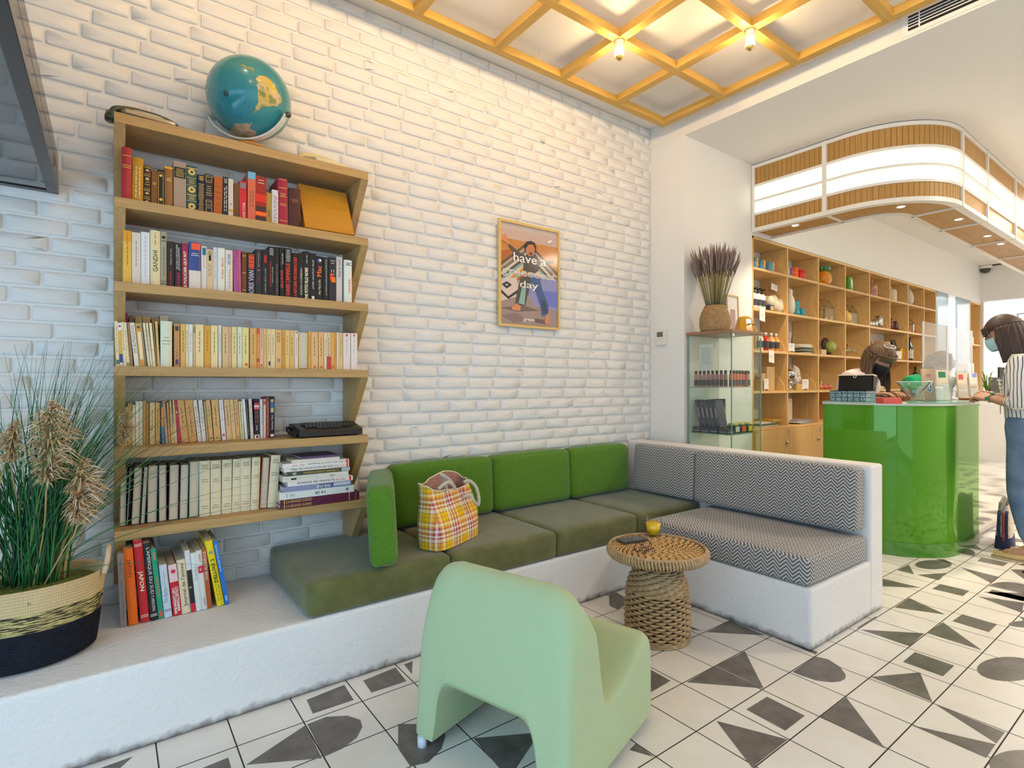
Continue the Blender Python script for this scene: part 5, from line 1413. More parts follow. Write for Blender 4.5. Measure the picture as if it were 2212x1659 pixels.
    line('greet', 495, 1380, .024, 630, 1390, '#f2ece6')
    pr.build('print', mats, t)
    g = MB(); g.quad([(-W/2 + fw, -.012, -H/2 + fw), (W/2 - fw, -.012, -H/2 + fw), (W/2 - fw, -.012, H/2 - fw), (-W/2 + fw, -.012, H/2 - fw)]); g.build('glazing', glass('poster_glazing', (1, 1, 1), .3, .1), t)
poster()
def thermostat():
    t = thing('thermostat', 'small white thermostat with grey display on the white wall return', 'thermostat', (XC - .0005, 2.704, 1.563))
    m = MB(); m.box((-.024, -.044, -.060), (0, .044, .060)); bevel(m.build('frame', flat((.78, .74, .68), .4), t), .004)
    m = MB(); m.box((-.0252, -.022, .004), (-.0245, .034, .042)); m.build('display', flat((.13, .14, .11), .2), t)
    m = MB(); m.box((-.0252, -.0, -.020), (-.0245, .02, -.017)); m.build('logo_line', flat((.4, .38, .36), .5), t)
    m = MB(); m.box((-.0252, -.044, -.009), (-.0245, .044, -.008)); m.build('flap_line', flat((.5, .47, .43), .5), t)
thermostat()
def wall_socket():
    p = ony(1186, 1275, 2.163)
    t = thing('wall_socket', 'small white socket low on the front of the plaster ledge behind the green chair', 'socket', (p.x, 2.1645, p.z - .035))
    m = MB(); m.box((-.04, -.012, -.04), (.04, 0, .04)); bevel(m.build('plate', flat((.78, .70, .66), .4), t), .004)
    m = MB(); m.lathe([(.02, 0), (.022, .002), (.0001, .002)], (0, 0, 0), 20, M=Matrix.Translation((0, -.0125, 0)) @ Matrix.Rotation(PI / 2, 4, 'X')); m.build('recess', flat((.6, .54, .5), .4), t)
wall_socket()
# ================================================================== wooden ceiling lattice with bulbs, air vent
ZG, HG = 3.118, .046
GX = [3.305, 2.795, 2.293, 1.79, 1.287, .784, .281, -.222, -.725, -1.228]
GY = [2.573, 2.087, 1.603, 1.120, .636, .152, -.33, -.815]
BULBS = [(2.293, 2.087), (2.795, 1.603), (1.79, 1.603), (1.287, 2.087), (.784, 1.603), (2.293, 1.12), (2.795, .636), (1.287, 1.12), (1.79, .636), (.281, 2.087), (.784, .636), (.281, 1.12)]
def lattice():
    t = thing('ceiling_lattice', 'honey coloured wooden lattice of square cells hung under the white ceiling', 'ceiling lattice', (0, 0, 0))
    w = .026
    for i, y in enumerate(GY):
        m = MB(); m.box((GX[-1] - w, y - w, ZG), (GX[0] + w, y + w, ZG + HG)); bevel(m.build('lattice_beam', M_['pine'], t), .0015, 1)
    for x in GX:
        m = MB()
        ys = [GY[0]] + GY[1:]
        for a, b in zip(GY[:-1], GY[1:]): m.box((x - w, b + w + .0003, ZG + .0004), (x + w, a - w - .0003, ZG + HG - .0004))
        m.build('lattice_cross_beam', M_['piney'], t)
    # hanging wires in the cells beside the outer beams
    for (x, y) in ((2.10, 2.56), (2.62, 2.56), (2.95, 1.62), (3.15, 2.56), (1.05, 2.56), (3.30, .9)):
        m = MB(); m.tube([(x, y, ZG + HG), (x, y, ZH - .0005)], .0018, 0, 5); m.ball((x, y, ZG + HG + .008), .009, 0, 10, 6); m.build('hanging_wire', flat((.75, .68, .55), .4), t)
lattice()
E_BULB = emis('bulb_glow', (1, .68, .34), BULB)
BULB_DUMMY = 0
def bulbs():
    vis = {0: 'left-hand of the two bulbs in view', 1: ''}
    labs = ['gold tipped bulb in white holder at the lattice crossing nearer the brick wall', 'gold tipped bulb in white holder at the lattice crossing nearer the shop ceiling']
    for i, (x, y) in enumerate(BULBS):
        t = thing('bulb_lamp', labs[i] if i < 2 else 'gold tipped bulb in white holder elsewhere on the wooden lattice, out of view', 'lamp', (x, y, ZG - .0005), 0, 'bulbs on the ceiling lattice')
        m = MB(); m.lathe([(.0001, -.050), (.021, -.050), (.024, -.044), (.026, -.004), (.026, 0), (.0001, 0)], (0, 0, 0), 24); m.build('holder', flat((.80, .74, .66), .35), t)
        m = MB(); m.lathe([(.018, -.0505), (.022, -.058), (.0235, -.076), (.0235, -.084)], (0, 0, 0), 24, caps=False); m.build('bulb_glass', E_BULB, t)
        m = MB(); m.lathe([(.0001, -.108), (.010, -.106), (.018, -.098), (.0232, -.0845), (.0001, -.084)], (0, 0, 0), 24); m.build('gold_tip', M_['brass'], t)
bulbs()
def vent():
    p0 = onx(1954, 42, XC)
    t = thing('air_vent', 'white air vent with black slots on the beam beside the wooden lattice', 'vent', (XC - .0005, 0, 0))
    y1 = p0.y + .012; y0 = y1 - .75; zc = 3.137
    m = MB(); m.box((-.006, y0, zc - .062), (0, y1, zc + .062)); m.build('frame', M_['white'], t)
    m = MB(); m.box((-.0068, y0 + .03, zc - .04), (-.0062, y1 - .03, zc + .04)); m.build('backing', M_['black'], t)
    for k in range(4):
        m = MB(); z = zc - .04 + .016 * (k + 1); m.box((-.010, y0 + .03, z - .0026), (-.0069, y1 - .03, z + .0026)); m.build('slat', M_['white'], t)
    m = MB(); m.box((-.0105, y1 - .085, zc - .04), (-.0101, y1 - .078, zc + .04)); m.build('divider', M_['white'], t)
vent()
# ================================================================== lit canopy above the counter
def plan_path(x0, y0, r, yend, x_end, n=36):
    """from the wall at (x0, y0) towards the room (-y), round a quarter circle, then along +x"""
    pts = [(x0, y0), (x0, yend + r)]
    for k in range(1, n + 1):
        a = PI + PI / 2 * k / n
        pts.append((x0 + r + r * math.cos(a), yend + r + r * math.sin(a)))
    pts.append((x_end, yend))
    return pts
def edged(o):
    e = o.modifiers.new('split', 'EDGE_SPLIT'); e.split_angle = math.radians(35); return o
def strip(pts, off0, off1, z0, z1, mi=0, mb=None):
    """a solid band that follows the plan path between two sideways offsets (towards the inside)"""
    mb = mb or MB(); P = [Vector((x, y)) for x, y in pts]; n = len(P); A = []; B = []
    for i in range(n):
        d = (P[min(n-1, i+1)] - P[max(0, i-1)]).normalized(); nrm = Vector((-d.y, d.x))   # left of travel = inside (+x, then +y)
        A.append(P[i] + nrm * off0); B.append(P[i] + nrm * off1)
    vs = []; fs = []
    for a, b in zip(A, B): vs += [(a.x, a.y, z0), (a.x, a.y, z1), (b.x, b.y, z1), (b.x, b.y, z0)]
    for i in range(n - 1):
        for k in range(4): fs.append((i*4+k, (i+1)*4+k, (i+1)*4+(k+1)%4, i*4+(k+1)%4))
    fs += [(3, 2, 1, 0), tuple(4*(n-1)+k for k in range(4))]
    mb.add(vs, fs, mi, True); return mb
def resample(pts, step):
    out = []; acc = 0; total = 0
    P = [Vector(p) for p in pts]
    for i in range(len(P) - 1):
        L = (P[i+1] - P[i]).length; s = -acc % step if i else 0
        s = (step - acc) if (i and acc > 1e-9) else (0 if i == 0 else 0)
        while s <= L: out.append((P[i].lerp(P[i+1], s / L), (P[i+1] - P[i]).normalized())); s += step
        acc = L - (s - step)
    return out
E_PANEL = emis('lit_panel', (1, .90, .70), 2.2)
E_SPOT = emis('spot_glow', (1, .92, .78), 30)
def canopy():
    t = thing('counter_canopy', 'curved canopy of slatted wood and glowing white bands over the green counter', 'canopy', (0, 0, 0))
    pth = plan_path(4.40, 2.502, .56, 1.232, 10.9)
    zt, zb = 3.056, 2.492
    wh = flat((.80, .77, .72), .4)
    wd = wood('canopy_wood', (.50, .27, .075), 2, 1, .5); gr = flat((.16, .08, .02), .8)
    H = zt - zb
    lv = [(0, .027), (.167, .020), (.296, .018), (.408, .020), (.532, .032)]   # white rails, measured down from the top
    for d, th in lv: edged(strip(pth, -.006, .05, zt - d - th, zt - d).build('white_rail', wh, t))
    def band(a, b, name, grooves):
        o = edged(strip(pth, .004, .03, zt - b, zt - a).build(name, wd, t))
        if grooves:
            m = MB()
            for p, d in resample([q for q in pth if q[0] < 5.0] + [(4.96, 1.232)], .036):
                nrm = Vector((-d.y, d.x)); q = p + nrm * .0035
                e = d * .0014
                m.quad([(q.x - e.x, q.y - e.y, zt - b + .001), (q.x + e.x, q.y + e.y, zt - b + .001), (q.x + e.x, q.y + e.y, zt - a - .001), (q.x - e.x, q.y - e.y, zt - a - .001)])
            m.build('slat_grooves', gr, o)
    band(.027, .167, 'wood_band', True); band(.428, .532, 'wood_band', True)
    edged(strip(pth, .012, .03, zt - .296, zt - .187).build('light_band', E_PANEL, t)); edged(strip(pth, .012, .03, zt - .408, zt - .314).build('light_band', E_PANEL, t))
    edged(strip(pth, .05, .29, zb + .006, zb + .02).build('wood_soffit', wood('canopy_soffit', (.50, .29, .10), 0, .8, .5), t))
    edged(strip(pth, .29, .33, zb - .004, zt - .02).build('inner_face', wh, t))
    edged(strip(pth, .03, .29, zt - .02, zt - .005).build('top_board', wh, t))
    edged(strip(pth, .331, .335, zt - .40, zt - .19).build('added_inner_glow', E_PANEL, t))  # unseen glow added to brighten the wall above the shelving
    # white posts between the panels, and thin white bars across the soffit
    for (x, y) in ((4.40, 2.495), (4.40, 1.92), (4.985, 1.232), (5.62, 1.232), (6.5, 1.232), (7.4, 1.232), (8.4, 1.232), (9.4, 1.232)):
        m = MB()
        if x < 4.41: m.box((x - .012, y - .016, zb - .002), (x + .03, y + .016 if y < 2.4 else y + .006, zt)); m.box((x + .03, y - .012, zb - .004), (x + .31, y + .006, zb + .006))
        else: m.box((x - .012, y - .012, zb - .002), (x + .012, y + .03, zt)); m.box((x - .010, y + .03, zb - .004), (x + .010, y + .31, zb + .006))
        m.build('white_post', wh, t)
    for i, (u, v) in enumerate(((1718, 487), (1946, 447), (2071, 474), (2133, 510), (2162, 527))):
        p = onz(u, v, zb + .005)
        m = MB(); m.lathe([(.022, 0), (.030, -.003), (.034, 0)], (p.x, p.y, zb + .0055), 20, caps=False); r = m.build('spotlight', flat((.8, .76, .7), .3), t)
        m = MB(); m.lathe([(.0001, -.001), (.022, -.001)], (p.x, p.y, zb + .0055), 20, caps=False); m.build('spot_lens', E_SPOT, r)
        l = bpy.data.lights.new('canopy_spot', 'SPOT'); l.energy = SPOT; l.color = (1, .84, .6); l.spot_size = 2.0; l.spot_blend = .8; l.shadow_soft_size = .03
        o = bpy.data.objects.new('canopy_spot', l); COL.objects.link(o); o.location = (p.x, p.y, zb - .01)
SPOT = 30
canopy()
# ================================================================== green counter
ZC = 1.072
CPTH = plan_path(4.385, 1.925, .44, 1.208, 5.30)
def counter():
    t = thing('reception_counter', 'glossy green reception counter with rounded corner and glass edged top', 'counter', (0, 0, 0))
    g, nt, out = newmat('glossy_green_lacquer')
    bs = bsdf(nt, out, (.075, .27, .010), .3, spec=.2)
    gl = nt.nodes.new('ShaderNodeBsdfGlossy'); gl.inputs[0].default_value = (.50, .80, .34, 1); gl.inputs['Roughness'].default_value = .03
    lw = nt.nodes.new('ShaderNodeLayerWeight'); mx = nt.nodes.new('ShaderNodeMixShader')
    nt.links.new(mth(nt, 'ADD', .07, mth(nt, 'MULTIPLY', .38, mth(nt, 'POWER', lw.outputs[1], 3))), mx.inputs[0]); nt.links.new(bs.outputs[0], mx.inputs[1]); nt.links.new(gl.outputs[0], mx.inputs[2]); nt.links.new(mx.outputs[0], out.inputs[0])
    edged(strip(CPTH, .0, .03, .0965, ZC - .022).build('green_front', g, t))
    edged(strip(CPTH, -.004, .028, .001, .096).build('plinth', flat((.07, .25, .02), .12, coat=.6), t))
    edged(strip(CPTH, -.010, .34, ZC - .0215, ZC - .004).build('worktop', flat((.60, .62, .58), .2), t))
    edged(strip(CPTH, -.014, .342, ZC - .0035, ZC).build('glass_top', M_['glass_edge'], t))
    m = MB(); m.box((4.416, 1.905, .001), (4.98, 1.925, ZC - .022)); m.build('end_panel', g, t)
    # mirror-bright steel front that carries on to the right of the green curve
    m = MB(); m.box((5.303, 1.215, .06), (9.6, 1.24, ZC - .03)); m.build('steel_front', flat((.62, .60, .57), .10, metal=1.), t)
    m = MB(); m.box((5.303, 1.20, ZC - .0295), (9.6, 1.64, ZC)); m.build('steel_top', flat((.6, .6, .58), .2, metal=.6), t)
    m = MB(); m.box((5.294, 1.2085, .097), (5.3025, 1.24, ZC - .03)); m.build('edge_strip', M_['white'], t)
counter()
# ================================================================== beech display shelving
SX = [4.402, 5.003, 5.612, 6.214, 6.832, 7.415, 7.993, 8.560, 9.020]
SZ = [2.467, 2.205, 1.853, 1.497, 1.142, .822]
YB_ = 2.757
def shelving():
    t = thing('display_shelving', 'tall light beech display shelving with square compartments behind the counter', 'shelving', (0, 0, 0))
    w = .011; YF = YC + .0
    def up(x, z0, z1, name='divider'):
        m = MB(); m.box((x - w, YF, z0), (x + w, YB_, z1)); bevel(m.build(name, M_['beechv'], t), .001, 1)
    up(SX[0] + .012, .0, 2.466, 'end_panel'); up(SX[8] - .012, .0, 2.466, 'end_panel')
    for k in range(1, 8): 
        if k == 5: up(SX[k], SZ[2] + .0005, 2.444); up(SX[k], .0, SZ[4] - .024)
        else: up(SX[k], .0, 2.444)
    m = MB(); m.box((SX[0] + .002, YF, 2.4445), (SX[8] - .002, YB_, 2.467)); bevel(m.build('top_board', M_['beech'], t), .001, 1)
    for r in range(1, 6):
        for c in range(8):
            a = SX[c] + (w if c else .0235) + .0004; b = SX[c + 1] - (w if c < 7 else .0235) - .0004
            if c == 4 and r == 3: b = SX[6] - w - .0004
            if c == 4 and r == 2: b = SX[6] - w - .0004
            if c == 5 and r in (2, 3): continue
            m = MB(); m.box((a, YF, SZ[r] - .022), (b, YB_, SZ[r])); bevel(m.build('shelf_board', M_['beech'], t), .001, 1)
    for r in range(1, 5):   # quarter-round stops beside each divider
        for c in range(8):
            if c in (4, 5) and r >= 3: continue
            x = SX[c + 1] - (w if c < 7 else .0235) - .0165
            R_ = .185; pr = [(YB_ - .01, SZ[r] + .0004)] + [(YB_ - .01 - R_ * 1.22 * math.sin(PI / 2 * k / 12), SZ[r] + .0004 + R_ * math.cos(PI / 2 * k / 12)) for k in range(13)]
            m = MB(); m.prism(pr, x, x + .016, 0); m.build('quarter_round', M_['beech'], t)
    for c in range(3):
        a = SX[c] + (.001 if c else .024); b = SX[c + 1] - .001
        if c == 2: b = SX[3]
        m = MB(); m.box((a + .001, YF - .018, .06), (b - .001, YF - .0005, SZ[5] - .024))
        for i in range(9):
            for j in range(9):
                x = a + .07 + i * .058; z = .12 + j * .076
                if x < b - .05: m.quad([(x - .004, YF - .0184, z - .0025), (x + .004, YF - .0184, z - .0025), (x + .004, YF - .0184, z + .0025), (x - .004, YF - .0184, z + .0025)], 1)
        d = m.build('cabinet_door', [M_['beechv'], flat((.28, .15, .05), .8)], t)
        m = MB(); m.lathe([(.013, 0), (.013, .012), (.0001, .014)], (0, 0, 0), 14, M=Matrix.Translation((b - .05, YF - .0185, SZ[5] - .15)) @ Matrix.Rotation(PI / 2, 4, 'X')); m.build('lock', M_['steel'], d)
        m = MB(); m.box((b - .026, YF - .021, SZ[5] - .085), (b - .003, YF - .0185, SZ[5] - .035)); m.build('hinge', M_['grey'], d)
    for c in range(3, 8):
        m = MB(); m.box((SX[c] + .002, YF - .018, .06), (SX[c + 1] - .002, YF - .0005, SZ[5] - .024)); m.build('cabinet_door', M_['beechv'], t)
    # the separate narrow column beyond the sliding door
    t2 = thing('display_shelving', 'narrow beech shelf column at the far end beyond the sliding glass door', 'shelving', (0, 0, 0))
    for x in (10.55, 11.07): m = MB(); m.box((x - .012, YC - .001, 0), (x + .012, YB_, 2.46)); m.build('upright', M_['beechv'], t2)
    for z in (2.468, 1.82, 1.1, .45): m = MB(); m.box((10.563, YC - .001, z - .022), (11.057, YB_, z)); m.build('shelf_board', M_['beech'], t2)
shelving()
# ---- goods on the shelves --------------------------------------------------------------------------
def yat(u, v, c, r, off=.06): return None
def spot_on(u, r, depth):   # where a thing seen at picture column u stands on shelf row r, depth metres behind the shelf front
    depth = min(depth, .095); x = ony(u, 700, YC + depth * .55).x
    return x, YC + depth, SZ[r] + .0012
def lth(name, prof, mat, lab, cat, u, r, depth, group=None, seg=20, extra=None, sx=1, sy=1):
    x, y, z = spot_on(u, r, depth)
    m = MB(); m.lathe(prof, (0, 0, 0), seg, 0, sx=sx, sy=sy); 
    if extra: extra(m)
    ms = mat if isinstance(mat, list) else [mat]
    return one(m, name, ms, lab, cat, group, (x, y, z))
def mug(u, r, d, col, lab, g, patch=None, h=.088, rad=.043, handle=True):
    x, y, z = spot_on(u, r, d)
    t = thing('mug', lab, 'mug', (x, y, z), 0, g)
    m = MB(); m.lathe([(.0001, .001), (rad - .002, 0), (rad, .004), (rad, h), (rad - .003, h), (rad - .003, .006), (.0001, .006)], (0, 0, 0), 24)
    ms = [flat(col, .25, coat=.4)]
    if patch:
        for a0, a1, z0, z1, c in patch:
            k = len(ms); ms.append(flat(c, .3))
            vs = []; n = 7
            for i in range(n):
                a = math.radians(a0 + (a1 - a0) * i / (n - 1)); vs += [((rad + .0006) * math.cos(a), (rad + .0006) * math.sin(a), z0 * h), ((rad + .0006) * math.cos(a), (rad + .0006) * math.sin(a), z1 * h)]
            m.add(vs, [(2*i, 2*i+2, 2*i+3, 2*i+1) for i in range(n - 1)], k, True)
    m.build('mug_body', ms, t)
    if handle:
        hd = MB(); hd.tube(smooth_path([(rad - .001, .0, h * .8), (rad + .022, .0, h * .78), (rad + .026, .0, h * .45), (rad - .001, .0, h * .22)], 5), .005, 0, 7, M=Matrix.Rotation(math.radians(70), 4, 'Z')); hd.build('handle', ms[0], t)
def tagcard(u, r, d, w, h, lab, g=None, lift=0., tilt=-8, holder=True):
    x, y, z = spot_on(u, r, d)
    t = thing('price_card', lab, 'card', (x, y, z + lift), math.radians(-4), g)
    m = MB(); m.box((-w/2, -.0006, .008), (w/2, .0006, h)); 
    for k in range(3): m.quad([(-w * .3, -.0008, h * (.55 + .12 * k)), (w * (.1 + .1 * k), -.0008, h * (.55 + .12 * k)), (w * (.1 + .1 * k), -.0008, h * (.55 + .12 * k) + .003), (-w * .3, -.0008, h * (.55 + .12 * k) + .003)], 1)
    m.build('paper_card', [flat((.80, .76, .70), .7), flat((.35, .32, .3), .7)], t)
    if holder: k = MB(); k.box((-.014, -.008, 0), (.014, .008, .014)); bevel(k.build('wooden_foot', flat((.20, .11, .05), .6), t), .002)
def hang_tag(u, r, lab):   # a paper tag that hangs over the shelf edge
    x = ony(u, 700, YC - .01).x; z = SZ[r] - .002
    m = MB(); m.box((-.045, -.0012, -.105), (.045, 0, .006)); m.quad([(-.03, -.0015, -.05), (.02, -.0015, -.05), (.02, -.0015, -.045), (-.03, -.0015, -.045)], 1); m.quad([(-.03, -.0015, -.065), (.01, -.0015, -.065), (.01, -.0015, -.06), (-.03, -.0015, -.06)], 1)
    o = one(m, 'price_tag', [flat((.80, .76, .70), .7), flat((.4, .37, .34), .7)], lab, 'tag', 'paper tags on the shelf edges', (x, YC - .003, z)); o.rotation_euler = (math.radians(-4), math.radians(6), 0)
def pump(u, r, d, lab, g):
    x, y, z = spot_on(u, r, d); t = thing('pump_bottle', lab, 'bottle', (x, y, z), 0, g)
    m = MB(); m.lathe([(.0001, 0), (.029, 0), (.031, .004), (.031, .115), (.020, .135), (.014, .14), (.0001, .14)], (0, 0, 0), 20, 0); m.lathe([(.0314, .03), (.0314, .085)], (0, 0, 0), 20, 1, caps=False); m.build('bottle_body', [flat((.78, .74, .66), .4), flat((.05, .05, .07), .5)], t)
    k = MB(); k.lathe([(.012, .14), (.012, .155), (.004, .156), (.004, .178), (.0001, .178)], (0, 0, 0), 12); k.box((-.006, -.034, .172), (.006, .008, .184)); k.build('pump_head', M_['black'], t)
def perfume(x, y, z, col, lab, g, s=1., cap=(.02, .03, .02), lcol=(.05, .045, .045)):
    t = thing('bottle', lab, 'bottle', (x, y, z), 0, g)
    m = MB(); m.lathe([(.0001, 0), (.0125, 0), (.0135, .003), (.0135, .088), (.008, .096), (.0001, .096)], (0, 0, 0), 14, 0); m.lathe([(.0138, .012), (.0138, .052)], (0, 0, 0), 14, 1, caps=False)
    m.build('bottle_body', [flat(col, .15, coat=.5), flat(lcol, .6)], t)
    k = MB(); k.lathe([(.0001, .0962), (.0095, .0962), (.0095, .118), (.0001, .119)], (0, 0, 0), 12); k.build('cap', flat(cap, .3), t)
    t.scale = (s, s, s)
def bottle_prof(r, h, neck=.35, nr=.3): return [(.0001, 0), (r * .96, 0), (r, .004), (r, h * (1 - neck)), (r * nr, h * (1 - neck * .55)), (r * nr, h), (.0001, h)]
def goods():
    Y1 = hx('#e8a51c')
    gm = 'blue mugs with yellow flowers'
    pt = [(-125, -75, .3, .95, Y1), (-165, -140, .25, .8, hx('#d8901c'))]
    mug(1632, 1, .05, hx('#5f9cb4'), 'blue mug with yellow flower, left end of the top shelf row', gm, [(-110, -30, .2, .95, Y1)], handle=False)
    mug(1649, 1, .06, hx('#68a4ba'), 'blue mug with yellow flower in the middle of three', gm, [(-115, -50, .25, .95, Y1)], handle=False)
    mug(1668, 1, .06, hx('#68a4ba'), 'blue mug with yellow flower, right of the three', gm, [(-105, -40, .2, .95, Y1)], handle=False)
    mug(1708, 1, .05, hx('#d8c8b4'), 'striped cream mug left of the orange mug', None, [(-130, -90, .1, .95, hx('#5a4a9a')), (-80, -50, .1, .95, hx('#c8402e'))], rad=.034, handle=False)
    mug(1720, 1, .07, hx('#ef5a10'), 'bright orange mug on the top shelf row', None, h=.10, rad=.047, handle=False)
    mug(1734, 1, .05, hx('#d81f14'), 'bright red mug beside the orange mug', None, h=.085, rad=.043, handle=False)
    # pineapple jug
    x, y, z = spot_on(1786, 1, .12); t = thing('pineapple_jug', 'pineapple shaped jug with green leaf top and green handle', 'jug', (x, y, z))
    m = MB()
    def pine(i, j):
        a = 2 * PI * i; f = j; r = .085 * math.sin(PI * (.12 + .80 * f)) ** .6; r *= 1 + .04 * math.sin(9 * a + 14 * f * PI) * math.sin(9 * a - 14 * f * PI)
        return (r * math.cos(a), r * math.sin(a), .165 * f)
    m.surf(pine, 54, 22, closeu=True); m.build('jug_body', flat(hx('#e08a12'), .25, coat=.4), t)
    m = MB(); 
    for k in range(11):
        a = 2 * PI * k / 11; m.tube([(.05 * math.cos(a), .05 * math.sin(a), .155), (.062 * math.cos(a), .062 * math.sin(a), .185), (.072 * math.cos(a), .072 * math.sin(a), .205)], [.016, .017, .006], 0, 6)
    m.build('leaf_crown', flat(hx('#4f8a50'), .3, coat=.4), t)
    m = MB(); m.tube(smooth_path([(.06, -.02, .14), (.10, -.03, .15), (.125, -.035, .10), (.10, -.03, .045), (.075, -.02, .02)], 5), .010, 0, 8); m.build('handle', flat(hx('#3f7a3c'), .3, coat=.4), t)
    # vases and bottles of the top row
    x, y, z = spot_on(1840, 1, .10); m = MB(); m.rbox((0, 0, .085), (.105, .085, .17), .025); one(m, 'green_vase', flat(hx('#4f9a1c'), .1, coat=.6), 'green square shouldered glass vase on the top shelf row', 'vase', None, (x, y, z))
    lth('pink_bottle', [(.0001, 0), (.058, 0), (.062, .01), (.062, .12), (.05, .15), (.018, .165), (.014, .185), (.02, .205), (.0001, .21)], flat(hx('#b87a64'), .1, coat=.5), 'rose pink glass bottle with ball stopper on the top shelf row', 'bottle', 1891, 1, .12)
    lth('cream_vase', [(.0001, 0), (.06, 0), (.066, .01), (.066, .13), (.05, .155), (.02, .16), (.016, .19), (.0001, .195)], flat(hx('#d8c8a8'), .3), 'cream ceramic bottle vase on the top shelf row', 'vase', 1932, 1, .10)
    lth('ceramic_egg', [(.0001, 0), (.03, 0), (.05, .05), (.055, .10), (.04, .17), (.012, .22), (.0001, .225)], [flat(hx('#cfc9bd'), .3), flat(hx('#6a8f8c'), .3)], 'tall pale ceramic egg with teal side near the end of the top shelf row', 'ornament', 1970, 1, .08)
    # second row
    gp = 'white pump bottles with dark labels'
    pump(1633, 2, .05, 'white pump bottle against the left end panel', gp); pump(1642, 2, .045, 'white pump bottle in the middle of three', gp); pump(1651, 2, .05, 'white pump bottle next to the little dark box', gp)
    x, y, z = spot_on(1665, 2, .045); m = MB(); m.box((-.038, -.03, 0), (.038, .03, .05)); m.box((-.02, -.031, .008), (.03, -.0302, .042), 1); one(m, 'small_box', [flat((.03, .03, .06), .5), flat(hx('#d8a86a'), .6)], 'small dark box with tan label right of the pump bottles', 'box', None, (x, y, z))
    x, y, z = spot_on(1677, 2, .11); t = thing('gourd_bunch', 'bunch of white hanging gourds with a white card above the small dark box', 'ornament', (x, y, z))
    iv = flat(hx('#ddd2b8'), .6)
    for k, (dx, dy, dz, r) in enumerate(((-.085, -.03, .095, .042), (-.055, .02, .10, .045), (.0, -.03, .07, .043), (.02, .0, .115, .045), (.085, -.02, .085, .043), (.03, -.05, .05, .04))):
        m = MB(); m.ball((dx, dy, dz), r, 0, 16, 10, sz=1.25); m.build('gourd', iv, t)
        m = MB(); m.tube([(dx, dy, dz + r * 1.2), (dx * .5, dy * .5, .185), (.0, 0, .215)], .002, 0, 5); m.build('string', flat((.35, .22, .1), .8), t)
    m = MB(); m.box((-.06, -.012, .21), (.055, -.010, .268)); o = m.build('card', flat((.82, .79, .74), .7), t); o.rotation_euler = (0, math.radians(7), 0)
    m = MB(); m.tube([(.0, .02, 0), (.0, .02, .22)], .004, 0, 6); m.build('stand', flat((.3, .2, .1), .6), t)
    hang_tag(1648, 2, 'white paper tag hanging under the pump bottles')
    x, y, z = spot_on(1711, 2, .05); t = thing('bird_figure', 'tall white ceramic bird on the second shelf row', 'ornament', (x, y, z))
    m = MB(); m.lathe([(.0001, 0), (.03, 0), (.042, .03), (.05, .08), (.042, .14), (.024, .185), (.026, .21), (.024, .23), (.0001, .245)], (0, 0, 0), 18, sx=.9); m.build('body', flat(hx('#d8cdb4'), .35), t)
    m = MB(); m.lathe([(.009, 0), (.0001, .04)], (0, 0, 0), 8, M=Matrix.Translation((.018, -.012, .218)) @ Matrix.Rotation(math.radians(80), 4, 'Y')); m.build('beak', flat(hx('#caa86a'), .4), t)
    for u, h, r, lab in ((1722, .135, .045, 'tall turquoise ribbed glass beside the white bird'), (1736, .075, .04, 'short turquoise ribbed glass')):
        lth('turquoise_glass', [(.0001, 0), (r * .85, 0), (r, .02), (r * .92, h * .5), (r, h * .8), (r * .95, h), (r * .85, h), (r * .8, .01), (.0001, .008)], flat(hx('#0f8e9c'), .08, coat=.6), lab, 'glass', u, 2, .06)
    def terrarium(u, r, lab, w, h, green):
        x, y, z = spot_on(u, r, .09); t = thing('terrarium', lab, 'terrarium', (x, y, z))
        wire = flat((.12, .10, .08), .3, metal=.7); a = w / 2; d = .05; e = h * .62
        P = [(-a, -d, 0), (a, -d, 0), (a, d, 0), (-a, d, 0), (-a, -d, e), (a, -d, e), (a, d, e), (-a, d, e), (-a * .0 - a, 0, h), (a, 0, h)]
        m = MB()
        for i, j in ((0, 1), (1, 2), (2, 3), (3, 0), (4, 5), (5, 6), (6, 7), (7, 4), (0, 4), (1, 5), (2, 6), (3, 7), (4, 8), (7, 8), (5, 9), (6, 9), (8, 9)): m.tube([P[i], P[j]], .0022, 0, 5)
        m.build('wire_frame', wire, t)
        m = MB(); m.quad([P[i] for i in (0, 1, 5, 4)]); m.quad([P[i] for i in (1, 2, 6, 5)]); m.quad([P[i] for i in (4, 5, 9, 8)]); m.quad([P[i] for i in (5, 6, 9)]); m.build('panes', M_['glass'], t)
        if green:
            m = MB(); m.tube([(-.02, 0, .004), (-.01, 0, .06), (.01, 0, .12)], .003, 0, 5)
            for k in range(4): m.tube([(-.012 + .006 * k, 0, .04 + .02 * k), (.015 + .006 * k, -.01, .055 + .02 * k)], [.004, .001], 0, 5)
            m.build('plant', flat(hx('#4a7a2a'), .6), t)
        m = MB(); m.lathe([(.0001, .001), (.012, .001), (.012, .035), (.0001, .035)], (w * .2, 0, 0), 10); m.build('candle', flat((.75, .7, .6), .5), t)
    terrarium(1789, 2, 'house shaped glass terrarium with a green sprig', .21, .215, True)
    terrarium(1843, 2, 'house shaped glass terrarium behind the yellow teapot', .17, .21, False)
    x, y, z = spot_on(1832, 2, .035); t = thing('teapot', 'yellow and white patterned teapot in front of the glass house', 'teapot', (x, y, z))
    m = MB(); m.lathe([(.0001, 0), (.03, 0), (.042, .03), (.042, .08), (.03, .105), (.012, .115), (.01, .13), (.0001, .135)], (0, 0, 0), 20); m.build('pot', flat(hx('#d8b45a'), .3), t)
    m = MB(); m.tube(smooth_path([(.035, -.01, .095), (.075, -.012, .10), (.082, -.012, .055), (.04, -.01, .03)], 5), .007, 0, 7); m.build('handle', flat(hx('#e0b440'), .3), t)
